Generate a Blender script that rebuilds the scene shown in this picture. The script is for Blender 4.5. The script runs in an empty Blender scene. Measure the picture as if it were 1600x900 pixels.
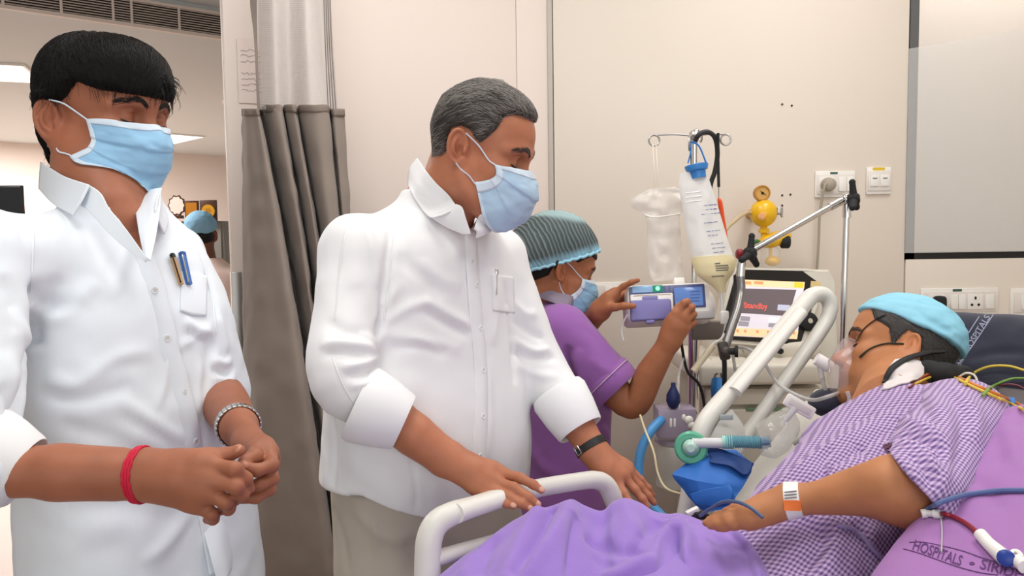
import bpy, bmesh, math, random
import numpy as np
from mathutils import Vector, Matrix
from mathutils.bvhtree import BVHTree

# ---------------------------------------------------------------- camera
SC = bpy.context.scene
COL = SC.collection
FPX = 1200.0                      # focal length in pixels of a 1600 px wide frame
CAM = np.array([0.0, 0.0, 1.42])
_p, _r = math.radians(4.0), math.radians(-0.8)
_r0, _u0 = np.array([1.0, 0, 0]), np.array([0, math.sin(_p), math.cos(_p)])
FWD = np.array([0, math.cos(_p), -math.sin(_p)])
RGT = math.cos(_r) * _r0 + math.sin(_r) * _u0
UPV = -math.sin(_r) * _r0 + math.cos(_r) * _u0
cd = bpy.data.cameras.new('camera')
cd.sensor_width = 36.0
cd.lens = 36.0 * FPX / 1600.0
cd.clip_start = 0.02
cam = bpy.data.objects.new('camera', cd)
COL.objects.link(cam)
_m = Matrix.Identity(4)
for _i in range(3):
    _m[_i][0], _m[_i][1], _m[_i][2], _m[_i][3] = RGT[_i], UPV[_i], -FWD[_i], CAM[_i]
cam.matrix_world = _m
SC.camera = cam
# ---------------------------------------------------------------- light and exposure
SC.view_settings.view_transform = 'Standard'
SC.view_settings.look = 'None'
SC.view_settings.exposure = 0.0
SC.view_settings.gamma = 1.0
SC.view_settings.use_curve_mapping = False
world = bpy.data.worlds.new('world')
SC.world = world
world.use_nodes = True
world.node_tree.nodes['Background'].inputs[0].default_value = (1.0, 0.975, 0.94, 1)
world.node_tree.nodes['Background'].inputs[1].default_value = 0.52


def area_light(name, loc, sx, sy, power, color=(1, 0.98, 0.955), rot=(0, 0, 0)):
    l = bpy.data.lights.new(name, 'AREA')
    l.shape = 'RECTANGLE'
    l.size, l.size_y, l.energy, l.color = sx, sy, power, color
    o = bpy.data.objects.new(name, l)
    o.location = loc
    o.rotation_euler = rot
    COL.objects.link(o)
    return o


# the ward's recessed ceiling panels (the panel faces themselves are built with the ceiling)
PANELS = [(-0.50, 0.55), (1.0, 0.75), (-0.15, 1.65), (1.1, 1.95)]
for _x, _y in PANELS:
    area_light('ceiling_panel_lamp', (_x, _y, 2.86), 0.58, 0.58, 9.2)
# cool fill light added behind the camera to even out the shading
area_light('front_fill', (0.4, -2.2, 1.7), 3.6, 1.8, 36, (0.93, 0.97, 1.0), (math.radians(90), 0, 0))
# unseen lamp added beyond the back wall window to brighten its pane
area_light('pane_fill', (2.1, 3.15, 2.84), 1.2, 0.3, 9)
# nursing station beyond the curtain
for _x, _y, _w in [(-3.2, 4.2, 80), (-5.2, 8.4, 270)]:
    area_light('station_panel_lamp', (_x, _y, 2.66), 1.2, 0.6, _w, (1, 0.985, 0.97))


# ---------------------------------------------------------------- helpers: places
def at(px, py, t):
    """world point seen at pixel (px, py), t metres along the viewing axis"""
    return CAM + t * (FWD + (px - 800.0) / FPX * RGT + (450.0 - py) / FPX * UPV)


def ray(px, py):
    d = FWD + (px - 800.0) / FPX * RGT + (450.0 - py) / FPX * UPV
    return d / np.linalg.norm(d)


def at_y(px, py, y):
    d = ray(px, py)
    return CAM + d * ((y - CAM[1]) / d[1])


def at_z(px, py, z):
    d = ray(px, py)
    return CAM + d * ((z - CAM[2]) / d[2])


def nrm(v):
    v = np.asarray(v, float)
    return v / (np.linalg.norm(v) + 1e-12)


def frame(fwd, up):
    """3x3, columns = forward, left, up"""
    f = nrm(fwd)
    l = nrm(np.cross(up, f))
    return np.stack([f, l, np.cross(f, l)], 1)


def A(*v):
    return np.array(v, float)


def spline(pts, n):
    """Catmull-Rom through pts, n samples"""
    P = np.asarray(pts, float)
    if len(P) == 2:
        s = np.linspace(0, 1, n)[:, None]
        return P[0] * (1 - s) + P[1] * s
    Q = np.vstack([2 * P[0] - P[1], P, 2 * P[-1] - P[-2]])
    s = np.linspace(0, len(P) - 1 - 1e-9, n)
    i = s.astype(int)
    f = (s - i)[:, None]
    a, b, c, d = Q[i], Q[i + 1], Q[i + 2], Q[i + 3]
    return 0.5 * (2 * b + (c - a) * f + (2 * a - 5 * b + 4 * c - d) * f ** 2 + (3 * b - a - 3 * c + d) * f ** 3)


def smooth01(x):
    x = np.clip(x, 0, 1)
    return x * x * (3 - 2 * x)


_rng = np.random.RandomState(7)
_LAT = _rng.rand(32, 32, 32).astype(np.float32)


def vnoise(P, scale, seed=0):
    """smooth value noise, -1..1, at points P (N,3)"""
    Q = P * scale + seed * 7.31
    i = np.floor(Q).astype(int)
    f = Q - i
    f = f * f * (3 - 2 * f)
    i &= 31
    j = (i + 1) & 31
    L = _LAT
    x0, y0, z0, x1, y1, z1 = i[:, 0], i[:, 1], i[:, 2], j[:, 0], j[:, 1], j[:, 2]
    fx, fy, fz = f.T
    c = ((L[x0, y0, z0] * (1 - fx) + L[x1, y0, z0] * fx) * (1 - fy) + (L[x0, y1, z0] * (1 - fx) + L[x1, y1, z0] * fx) * fy) * (1 - fz) \
        + ((L[x0, y0, z1] * (1 - fx) + L[x1, y0, z1] * fx) * (1 - fy) + (L[x0, y1, z1] * (1 - fx) + L[x1, y1, z1] * fx) * fy) * fz
    return c * 2 - 1


# ---------------------------------------------------------------- helpers: materials
MATS = {}


def mat(name, color=(0.8, 0.8, 0.8), rough=0.5, metal=0.0, bump=0.0, bscale=200.0, vary=0.0, vscale=6.0, alpha=1.0,
        trans=0.0, ior=1.45, coat=0.0, sss=0.0, emit=None, estr=0.0, spec=0.5, attr=None, sheen=0.0, weave=0.0, wscale=900.0):
    if name in MATS:
        return MATS[name]
    m = bpy.data.materials.new(name)
    m.use_nodes = True
    nt = m.node_tree
    b = nt.nodes['Principled BSDF']
    b.inputs['Base Color'].default_value = (*color, 1)
    b.inputs['Roughness'].default_value = rough
    b.inputs['Metallic'].default_value = metal
    b.inputs['Specular IOR Level'].default_value = spec
    b.inputs['IOR'].default_value = ior
    b.inputs['Alpha'].default_value = alpha
    b.inputs['Transmission Weight'].default_value = trans
    b.inputs['Coat Weight'].default_value = coat
    if sheen:
        b.inputs['Sheen Weight'].default_value = sheen
        b.inputs['Sheen Roughness'].default_value = 0.6
    if sss:
        b.inputs['Subsurface Weight'].default_value = sss
        b.inputs['Subsurface Radius'].default_value = (1.0, 0.4, 0.25)
        b.inputs['Subsurface Scale'].default_value = 0.006
    if emit:
        b.inputs['Emission Color'].default_value = (*emit, 1)
        b.inputs['Emission Strength'].default_value = estr
    tc = nt.nodes.new('ShaderNodeTexCoord')
    src = None
    if attr:
        an = nt.nodes.new('ShaderNodeAttribute')
        an.attribute_name = attr
        src = an.outputs['Color']
    if vary:
        nz = nt.nodes.new('ShaderNodeTexNoise')
        nz.inputs['Scale'].default_value = vscale
        nz.inputs['Detail'].default_value = 4
        nt.links.new(tc.outputs['Object'], nz.inputs['Vector'])
        mr = nt.nodes.new('ShaderNodeMapRange')
        mr.inputs['From Min'].default_value = 0.3
        mr.inputs['From Max'].default_value = 0.7
        mr.inputs['To Min'].default_value = 1 - vary
        mr.inputs['To Max'].default_value = 1 + vary
        nt.links.new(nz.outputs['Fac'], mr.inputs['Value'])
        mx = nt.nodes.new('ShaderNodeVectorMath')
        mx.operation = 'SCALE'
        if src:
            nt.links.new(src, mx.inputs[0])
        else:
            mx.inputs[0].default_value = color
        nt.links.new(mr.outputs['Result'], mx.inputs['Scale'])
        src = mx.outputs['Vector']
    if src:
        nt.links.new(src, b.inputs['Base Color'])
    hsrc = None
    if bump:
        nb = nt.nodes.new('ShaderNodeTexNoise')
        nb.inputs['Scale'].default_value = bscale
        nb.inputs['Detail'].default_value = 5
        nt.links.new(tc.outputs['Object'], nb.inputs['Vector'])
        hsrc = nb.outputs['Fac']
    if weave:
        ws = []
        for d in ('X', 'Z'):
            w = nt.nodes.new('ShaderNodeTexWave')
            w.bands_direction = d
            w.inputs['Scale'].default_value = wscale / 20.0
            w.inputs['Distortion'].default_value = 2.0
            w.inputs['Detail'].default_value = 1.0
            nt.links.new(tc.outputs['Object'], w.inputs['Vector'])
            ws.append(w.outputs['Fac'])
        ad = nt.nodes.new('ShaderNodeMath')
        nt.links.new(ws[0], ad.inputs[0])
        nt.links.new(ws[1], ad.inputs[1])
        if hsrc is None:
            hsrc = ad.outputs[0]
        else:
            a2 = nt.nodes.new('ShaderNodeMath')
            nt.links.new(ad.outputs[0], a2.inputs[0])
            nt.links.new(hsrc, a2.inputs[1])
            hsrc = a2.outputs[0]
    if hsrc is not None:
        bn = nt.nodes.new('ShaderNodeBump')
        bn.inputs['Strength'].default_value = max(bump, weave)
        bn.inputs['Distance'].default_value = 0.002
        nt.links.new(hsrc, bn.inputs['Height'])
        nt.links.new(bn.outputs['Normal'], b.inputs['Normal'])
    MATS[name] = m
    return m


def srgb(r, g, b):
    def f(c):
        c /= 255.0
        return c / 12.92 if c <= 0.04045 else ((c + 0.055) / 1.055) ** 2.4
    return (f(r), f(g), f(b))


# ---------------------------------------------------------------- helpers: objects
ORG = {}


def thing(name, label, cat, loc=(0, 0, 0), group=None):
    o = bpy.data.objects.new(name, None)
    COL.objects.link(o)
    o.empty_display_size = 0.05
    o.location = tuple(loc)
    o['label'] = label
    o['category'] = cat
    if group:
        o['group'] = group
    ORG[o.name] = np.array(loc, float)
    return o


def tag(o, label, cat, group=None, kind=None):
    if label:
        o['label'] = label
    if cat:
        o['category'] = cat
    if group:
        o['group'] = group
    if kind:
        o['kind'] = kind
    return o


class MB:
    """collects verts and faces, builds one mesh object"""

    def __init__(self):
        self.v, self.f, self.uv, self.n = [], [], [], 0

    def add(self, V, F):
        V = np.asarray(V, float)
        self.v.append(V)
        n = self.n
        self.f += [tuple(int(i) + n for i in q) for q in F]
        self.n += len(V)
        return self

    def box(self, c, size, R=None, bev=0.0, seg=2):
        bm = bmesh.new()
        bmesh.ops.create_cube(bm, size=1.0)
        bmesh.ops.scale(bm, vec=size, verts=bm.verts)
        if bev:
            bmesh.ops.bevel(bm, geom=list(bm.edges), offset=min(bev, min(size) * 0.49), segments=seg, profile=0.5, affect='EDGES')
        V = np.array([v.co[:] for v in bm.verts])
        bm.verts.index_update()
        F = [[v.index for v in f.verts] for f in bm.faces]
        bm.free()
        if R is not None:
            V = V @ np.asarray(R).T
        return self.add(V + np.asarray(c), F)

    def tube(self, pts, r, n=10, k=0, caps=True, flat=1.0):
        """tube along a polyline; k>0 resamples a spline of k points; r scalar or list; flat squashes the section"""
        P = np.asarray(pts, float)
        r = np.atleast_1d(np.asarray(r, float))
        if len(r) != len(P):
            r = np.interp(np.linspace(0, 1, len(P)), np.linspace(0, 1, max(len(r), 2)), r if len(r) > 1 else np.repeat(r, 2))
        if k:
            rr = np.interp(np.linspace(0, len(P) - 1, k), np.arange(len(r)), r)
            P = spline(P, k)
            r = rr
        T = np.gradient(P, axis=0)
        T /= np.linalg.norm(T, axis=1)[:, None] + 1e-12
        ref = A(0, 0, 1) if abs(T[0][2]) < 0.9 else A(1, 0, 0)
        N = nrm(np.cross(T[0], ref))
        V = []
        a = np.linspace(0, 2 * math.pi, n, endpoint=False)
        for i in range(len(P)):
            N = nrm(N - T[i] * N.dot(T[i]))
            B = np.cross(T[i], N)
            V.append(P[i] + r[i] * (np.cos(a)[:, None] * N + flat * np.sin(a)[:, None] * B))
        V = np.vstack(V)
        F = []
        m = len(P)
        for i in range(m - 1):
            for j in range(n):
                j2 = (j + 1) % n
                F.append((i * n + j, i * n + j2, (i + 1) * n + j2, (i + 1) * n + j))
        if caps:
            F.append(tuple(range(n))[::-1])
            F.append(tuple((m - 1) * n + j for j in range(n)))
        return self.add(V, F)

    def cyl(self, a, b, r, r2=None, n=20):
        return self.tube([a, b], [r, r if r2 is None else r2], n)

    def lathe(self, base, axis, prof, n=24, caps=True):
        """prof = [(height along axis, radius)]"""
        ax = nrm(axis)
        P = [np.asarray(base) + ax * h for h, _ in prof]
        ref = A(0, 0, 1) if abs(ax[2]) < 0.9 else A(1, 0, 0)
        N = nrm(np.cross(ax, ref))
        B = np.cross(ax, N)
        a = np.linspace(0, 2 * math.pi, n, endpoint=False)
        V = np.vstack([p + max(r, 1e-5) * (np.cos(a)[:, None] * N + np.sin(a)[:, None] * B) for p, (_, r) in zip(P, prof)])
        F = []
        m = len(P)
        for i in range(m - 1):
            for j in range(n):
                j2 = (j + 1) % n
                F.append((i * n + j, i * n + j2, (i + 1) * n + j2, (i + 1) * n + j))
        if caps:
            F.append(tuple(range(n))[::-1])
            F.append(tuple((m - 1) * n + j for j in range(n)))
        return self.add(V, F)

    def ball(self, c, r, n=16, R=None):
        r = np.ones(3) * r if np.isscalar(r) else np.asarray(r, float)
        V, F = [], []
        m = n // 2
        for i in range(m + 1):
            th = math.pi * i / m
            for j in range(n):
                ph = 2 * math.pi * j / n
                V.append((math.sin(th) * math.cos(ph), math.sin(th) * math.sin(ph), math.cos(th)))
        V = np.array(V) * r
        if R is not None:
            V = V @ np.asarray(R).T
        for i in range(m):
            for j in range(n):
                j2 = (j + 1) % n
                F.append((i * n + j, (i + 1) * n + j, (i + 1) * n + j2, i * n + j2))
        return self.add(V + np.asarray(c), F)

    def prism(self, poly, o, ex, ey, depth):
        """polygon in the plane (o, ex, ey), extruded by depth along ex x ey"""
        ex, ey = np.asarray(ex, float), np.asarray(ey, float)
        nz = nrm(np.cross(ex, ey))
        P = np.array([o + ex * x + ey * y for x, y in poly])
        n = len(P)
        F = [tuple(range(n))[::-1], tuple(range(n, 2 * n))]
        F += [(i, (i + 1) % n, n + (i + 1) % n, n + i) for i in range(n)]
        return self.add(np.vstack([P, P + nz * depth]), F)

    def sheet(self, rows, nu, nv, th=0.002, wob=0.0, seed=0, ws=30.0, lin=False):
        """thick cloth through a grid of points rows[i][j]"""
        if lin:
            def spl(p, n):
                p = np.asarray(p, float)
                s_, k_ = np.linspace(0, len(p) - 1, n), np.arange(len(p))
                return np.stack([np.interp(s_, k_, p[:, d]) for d in range(3)], 1)
        else:
            spl = spline
        G = np.array([spl(np.asarray(r, float), nv) for r in rows])
        G = np.array([spl(G[:, j], nu) for j in range(nv)]).transpose(1, 0, 2)
        du, dv = np.gradient(G, axis=0), np.gradient(G, axis=1)
        N = np.cross(du, dv)
        N /= np.linalg.norm(N, axis=2)[..., None] + 1e-12
        if wob:
            G = G + N * (wob * vnoise(G.reshape(-1, 3), ws, seed).reshape(nu, nv))[..., None]
        T = G + N * th * 0.5
        Bm = G - N * th * 0.5
        V = np.vstack([T.reshape(-1, 3), Bm.reshape(-1, 3)])
        F = []
        o = nu * nv
        for i in range(nu - 1):
            for j in range(nv - 1):
                a, b, c, d = i * nv + j, i * nv + j + 1, (i + 1) * nv + j + 1, (i + 1) * nv + j
                F.append((a, d, c, b))
                F.append((o + a, o + b, o + c, o + d))
        for i in range(nu - 1):
            for j in (0, nv - 1):
                a, d = i * nv + j, (i + 1) * nv + j
                F.append((a, d, o + d, o + a) if j else (a, o + a, o + d, d))
        for j in range(nv - 1):
            for i in (0, nu - 1):
                a, b = i * nv + j, i * nv + j + 1
                F.append((a, b, o + b, o + a) if i == 0 else (a, o + a, o + b, b))
        return self.add(V, F)

    def build(self, name, m, parent=None, smooth=True, label=None, cat=None, group=None, kind=None, angle=40, loc=None):
        V = np.vstack(self.v) if self.v else np.zeros((0, 3))
        return mesh_object(name, V, self.f, m, parent, smooth, label, cat, group, kind, angle, loc)


def mesh_object(name, V, F, m, parent=None, smooth=True, label=None, cat=None, group=None, kind=None, angle=40, loc=None, attrs=None, uv=None):
    me = bpy.data.meshes.new(name)
    o = bpy.data.objects.new(name, me)
    COL.objects.link(o)
    org = np.zeros(3)
    if parent is not None:
        org = ORG.get(parent.name, np.zeros(3))
        o.parent = parent
    elif loc is not None:
        org = np.asarray(loc, float)
        o.location = tuple(org)
    ORG[o.name] = org
    V = np.asarray(V, float) - org
    if isinstance(F, np.ndarray):
        nf, k = F.shape
        me.vertices.add(len(V))
        me.vertices.foreach_set('co', V.astype(np.float32).ravel())
        me.loops.add(nf * k)
        me.loops.foreach_set('vertex_index', F.astype(np.int32).ravel())
        me.polygons.add(nf)
        me.polygons.foreach_set('loop_start', (np.arange(nf) * k).astype(np.int32))
        me.update(calc_edges=True)
    else:
        me.from_pydata([tuple(v) for v in V], [], F)
        me.update()
    if attrs:
        for an, arr in attrs.items():
            at_ = me.attributes.new(an, 'FLOAT_COLOR', 'POINT')
            a4 = np.ones((len(V), 4), np.float32)
            a4[:, :3] = arr
            at_.data.foreach_set('color', a4.ravel())
    if uv is not None:
        ul = me.uv_layers.new(name='uv')
        li = np.empty(len(me.loops), np.int32)
        me.loops.foreach_get('vertex_index', li)
        ul.data.foreach_set('uv', np.asarray(uv, np.float32)[li].ravel())
    if isinstance(m, (list, tuple)):
        for q in m:
            me.materials.append(q)
    elif m is not None:
        me.materials.append(m)
    if smooth:
        me.polygons.foreach_set('use_smooth', np.ones(len(me.polygons), bool))
        if angle and not isinstance(F, np.ndarray):
            try:
                me.set_sharp_from_angle(angle=math.radians(angle))
            except Exception:
                pass
    tag(o, label, cat, group, kind)
    return o


def copy_tree(o, parent=None):
    c = o.copy()
    COL.objects.link(c)
    c.parent = parent
    for ch in list(o.children):
        copy_tree(ch, c)
    return c


def text_mesh(body, size, align='CENTER', bold=0.0, extrude=0.0):
    """2-D outline mesh of a word: verts (N,2), faces"""
    cu = bpy.data.curves.new('writing', 'FONT')
    cu.body, cu.size, cu.align_x, cu.align_y = body, size, align, 'CENTER'
    cu.offset = bold
    cu.resolution_u = 3
    o = bpy.data.objects.new('writing', cu)
    COL.objects.link(o)
    dg = bpy.context.evaluated_depsgraph_get()
    me = bpy.data.meshes.new_from_object(o.evaluated_get(dg))
    V = np.array([v.co[:2] for v in me.vertices])
    F = [tuple(p.vertices) for p in me.polygons]
    bpy.data.objects.remove(o)
    bpy.data.curves.remove(cu)
    bpy.data.meshes.remove(me)
    return V, F


def text_part(name, body, size, o, ex, ey, m, parent, align='CENTER', bold=0.0, lift=0.0006):
    V, F = text_mesh(body, size, align, bold)
    n = nrm(np.cross(ex, ey))
    return mesh_object(name, np.asarray(o) + V[:, :1] * nrm(ex) + V[:, 1:2] * nrm(ey) + n * lift, F, m, parent, smooth=False)


# ---------------------------------------------------------------- helpers: sculpting with distance fields
def smin(a, b, k):
    h = np.maximum(k - np.abs(a - b), 0) / k
    return np.minimum(a, b) - h * h * (k * 0.25)


class Vol:
    def __init__(s, lo, hi, h):
        s.lo, s.h = np.asarray(lo, float), h
        s.n = (np.ceil((np.asarray(hi, float) - s.lo) / h)).astype(int) + 1
        s.D = np.full(s.n, 0.06, np.float32)
        s.ax = [(s.lo[i] + np.arange(s.n[i]) * h).astype(np.float32) for i in range(3)]

    def _win(s, lo, hi):
        i0 = np.clip(np.floor((np.asarray(lo) - s.lo) / s.h).astype(int), 0, s.n)
        i1 = np.clip(np.ceil((np.asarray(hi) - s.lo) / s.h).astype(int) + 1, 0, s.n)
        if np.any(i1 <= i0):
            return None
        sl = tuple(slice(a, b) for a, b in zip(i0, i1))
        return sl, s.ax[0][sl[0]][:, None, None], s.ax[1][sl[1]][None, :, None], s.ax[2][sl[2]][None, None, :]

    def _put(s, sl, d, k, op):
        c = s.D[sl]
        if op == '+':
            s.D[sl] = smin(c, d, k) if k else np.minimum(c, d)
        elif op == '-':
            s.D[sl] = -smin(-c, d, k) if k else np.maximum(c, -d)

    def cap(s, a, b, ra, rb=None, k=0.01, op='+', flat=None):
        return s.path([a, b], [ra, ra if rb is None else rb], k, op)

    def path(s, pts, rad, k=0.01, op='+', n=0):
        P = np.asarray(pts, float)
        r = np.atleast_1d(np.asarray(rad, float))
        if len(r) == 1:
            r = np.repeat(r, len(P))
        if n:
            r = np.interp(np.linspace(0, len(P) - 1, n), np.arange(len(r)), r)
            P = spline(P, n)
        m = r.max() + k + 3 * s.h
        w = s._win(P.min(0) - m, P.max(0) + m)
        if w is None:
            return s
        sl, X, Y, Z = w
        best = None
        for i in range(len(P) - 1):
            a, ba = P[i], P[i + 1] - P[i]
            L = ba.dot(ba) + 1e-12
            px, py, pz = X - a[0], Y - a[1], Z - a[2]
            t = np.clip((px * ba[0] + py * ba[1] + pz * ba[2]) / L, 0, 1)
            d = np.sqrt((px - t * ba[0]) ** 2 + (py - t * ba[1]) ** 2 + (pz - t * ba[2]) ** 2) - (r[i] + t * (r[i + 1] - r[i]))
            best = d if best is None else np.minimum(best, d)
        s._put(sl, best, k, op)
        return s

    def ell(s, c, r, R=None, k=0.01, op='+'):
        c = np.asarray(c, float)
        r = np.ones(3) * r if np.isscalar(r) else np.asarray(r, float)
        R = np.eye(3) if R is None else np.asarray(R)
        e = np.sqrt((R ** 2) @ (r ** 2)) + k + 3 * s.h
        w = s._win(c - e, c + e)
        if w is None:
            return s
        sl, X, Y, Z = w
        x, y, z = X - c[0], Y - c[1], Z - c[2]
        q = [(x * R[0, i] + y * R[1, i] + z * R[2, i]) for i in range(3)]
        k0 = np.sqrt(sum((q[i] / r[i]) ** 2 for i in range(3)))
        k1 = np.sqrt(sum((q[i] / r[i] ** 2) ** 2 for i in range(3))) + 1e-9
        s._put(sl, k0 * (k0 - 1) / k1, k, op)
        return s

    def box(s, c, half, R=None, rnd=0.005, k=0.01, op='+'):
        c, half = np.asarray(c, float), np.asarray(half, float)
        R = np.eye(3) if R is None else np.asarray(R)
        e = np.abs(R) @ half + k + rnd + 3 * s.h
        w = s._win(c - e, c + e)
        if w is None:
            return s
        sl, X, Y, Z = w
        x, y, z = X - c[0], Y - c[1], Z - c[2]
        q = [np.abs(x * R[0, i] + y * R[1, i] + z * R[2, i]) - (half[i] - rnd) for i in range(3)]
        d = np.sqrt(sum(np.maximum(v, 0) ** 2 for v in q)) + np.minimum(np.maximum(q[0], np.maximum(q[1], q[2])), 0) - rnd
        s._put(sl, d, k, op)
        return s

    def loft(s, secs, R, o, k=0.02, op='+', p=2.3, bulge=None):
        """vertical stack of superellipses; secs = [(h, cx, cy, ax, ay)] along R[:,2] from o"""
        S = np.array(sorted(secs), float)
        m = S[:, 3:5].max() + k + 3 * s.h
        ends = [o + R @ A(q[1], q[2], q[0]) for q in S]
        w = s._win(np.min(ends, 0) - m, np.max(ends, 0) + m)
        if w is None:
            return s
        sl, X, Y, Z = w
        x, y, z = X - o[0], Y - o[1], Z - o[2]
        q = [(x * R[0, i] + y * R[1, i] + z * R[2, i]) for i in range(3)]
        hh = np.linspace(S[0, 0], S[-1, 0], 80)
        T = spline(S, 400)
        T = T[np.argsort(T[:, 0])]
        cx, cy, ax, ay = (np.interp(q[2], T[:, 0], T[:, i]) for i in range(1, 5))
        u, v = np.abs((q[0] - cx) / ax), np.abs((q[1] - cy) / ay)
        d = ((u ** p + v ** p) ** (1 / p) - 1) * np.minimum(ax, ay)
        dz = np.maximum(S[0, 0] - q[2], q[2] - S[-1, 0])
        d = np.where(dz > 0, np.sqrt(np.maximum(d, 0) ** 2 + dz ** 2), np.maximum(d, dz))
        s._put(sl, d.astype(np.float32), k, op)
        return s

    def plane(s, o, n, k=0.003):
        """cut away what lies on the side the normal points to"""
        n = nrm(n)
        d = (s.ax[0][:, None, None] - o[0]) * n[0] + (s.ax[1][None, :, None] - o[1]) * n[1] + (s.ax[2][None, None, :] - o[2]) * n[2]
        s.D = -smin(-s.D, -d, k)
        return s

    def sample(s, P):
        q = (P - s.lo) / s.h
        i = np.clip(np.floor(q).astype(int), 0, s.n - 2)
        f = np.clip(q - i, 0, 1)
        D = s.D
        out = 0
        for dx in (0, 1):
            for dy in (0, 1):
                for dz in (0, 1):
                    wt = (f[:, 0] if dx else 1 - f[:, 0]) * (f[:, 1] if dy else 1 - f[:, 1]) * (f[:, 2] if dz else 1 - f[:, 2])
                    out = out + wt * D[i[:, 0] + dx, i[:, 1] + dy, i[:, 2] + dz]
        return out

    def grad(s, P, e=0.003):
        g = np.stack([s.sample(P + d) - s.sample(P - d) for d in np.eye(3) * e], 1)
        return g / (np.linalg.norm(g, axis=1)[:, None] + 1e-9)

    def mesh(s, relax=1):
        D = s.D
        D = np.pad(D, 1, constant_values=0.05)
        lo = s.lo - s.h
        I = D < 0
        nx, ny, nz = (np.array(D.shape) - 1)
        cnt = np.zeros((nx, ny, nz), np.int8)
        for dx in (0, 1):
            for dy in (0, 1):
                for dz in (0, 1):
                    cnt += I[dx:dx + nx, dy:dy + ny, dz:dz + nz]
        act = np.argwhere((cnt > 0) & (cnt < 8))
        co = [(dx, dy, dz) for dx in (0, 1) for dy in (0, 1) for dz in (0, 1)]
        vals = np.stack([D[act[:, 0] + c[0], act[:, 1] + c[1], act[:, 2] + c[2]] for c in co], 1)
        acc = np.zeros((len(act), 3))
        num = np.zeros(len(act))
        for a in range(8):
            for b in range(a + 1, 8):
                df = [co[b][i] - co[a][i] for i in range(3)]
                if sum(abs(x) for x in df) != 1:
                    continue
                va, vb = vals[:, a], vals[:, b]
                m = (va < 0) != (vb < 0)
                t = np.where(m, va / np.where(m, va - vb, 1), 0)
                acc += np.where(m[:, None], np.array(co[a]) + t[:, None] * np.array(df), 0)
                num += m
        V = lo + (act + acc / num[:, None]) * s.h
        idx = np.full((nx, ny, nz), -1, np.int64)
        idx[act[:, 0], act[:, 1], act[:, 2]] = np.arange(len(act))
        Q = []
        for axis in range(3):
            u, v = (axis + 1) % 3, (axis + 2) % 3
            a = np.moveaxis(I, axis, 0)
            ch = a[:-1] != a[1:]
            ch = np.moveaxis(ch, 0, axis)
            e = np.argwhere(ch)
            e = e[(e[:, u] > 0) & (e[:, v] > 0) & (e[:, u] < D.shape[u] - 1) & (e[:, v] < D.shape[v] - 1)]
            flip = I[e[:, 0], e[:, 1], e[:, 2]]
            q = []
            for du, dv in ((-1, -1), (0, -1), (0, 0), (-1, 0)):
                g = e.copy()
                g[:, u] += du
                g[:, v] += dv
                q.append(idx[g[:, 0], g[:, 1], g[:, 2]])
            q = np.stack(q, 1)
            q[~flip] = q[~flip][:, ::-1]
            Q.append(q)
        F = np.vstack(Q)
        F = F[(F >= 0).all(1)]
        for _ in range(relax):
            V = relax_mesh(V, F, 0.5)
        return V, F


def relax_mesh(V, F, w=0.5):
    S = np.zeros_like(V)
    n = np.zeros(len(V))
    for i in range(4):
        a, b = F[:, i], F[:, (i + 1) % 4]
        for d in range(3):
            S[:, d] += np.bincount(a, V[b, d], len(V))
        n += np.bincount(a, minlength=len(V))
    n = np.maximum(n, 1)
    return V * (1 - w) + S / n[:, None] * w


def main_piece(V, F):
    """only the largest connected piece of a mesh"""
    L = np.arange(len(V))
    for _ in range(400):
        m = L[F].min(1)
        N_ = L.copy()
        for i in range(4):
            np.minimum.at(N_, F[:, i], m)
        N_ = N_[N_]
        if (N_ == L).all():
            break
        L = N_
    k = L == np.bincount(L).argmax()
    idx = np.cumsum(k) - 1
    return V[k], idx[F[k[F[:, 0]]]]


def normals(V, F):
    d1, d2 = V[F[:, 2]] - V[F[:, 0]], V[F[:, 3]] - V[F[:, 1]]
    fn = np.cross(d1, d2)
    N = np.zeros_like(V)
    for i in range(4):
        for d in range(3):
            N[:, d] += np.bincount(F[:, i], fn[:, d], len(V))
    return N / (np.linalg.norm(N, axis=1)[:, None] + 1e-12)


class Skin:
    """a surface that can be ray cast from where the photographer stood"""

    def __init__(s, V, F):
        s.V, s.F = V, F
        s.bvh = BVHTree.FromPolygons([Vector(v) for v in V], [tuple(int(i) for i in f) for f in F])

    def hit(s, px, py):
        d = ray(px, py)
        h = s.bvh.ray_cast(Vector(CAM), Vector(d))
        return (np.array(h[0]), np.array(h[1])) if h[0] is not None else (None, None)

    def line(s, pts, n=24):
        """pixel polyline laid onto the surface -> points, normals"""
        out, no = [], []
        for p in spline(pts, n):
            h, q = s.hit(p[0], p[1])
            if h is not None:
                out.append(h)
                no.append(q)
        return np.array(out), np.array(no)

    def near(s, p):
        h = s.bvh.find_nearest(Vector(p))
        return np.array(h[0]), np.array(h[1])


def dist_polyline(V, P):
    best = np.full(len(V), 9.0)
    tt = np.zeros(len(V))
    for i in range(len(P) - 1):
        a, ba = P[i], P[i + 1] - P[i]
        L = ba.dot(ba) + 1e-12
        t = np.clip((V - a) @ ba / L, 0, 1)
        d = np.linalg.norm(V - a - t[:, None] * ba, axis=1)
        m = d < best
        best[m] = d[m]
        tt[m] = (i + t[m]) / (len(P) - 1)
    return best, tt


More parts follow.
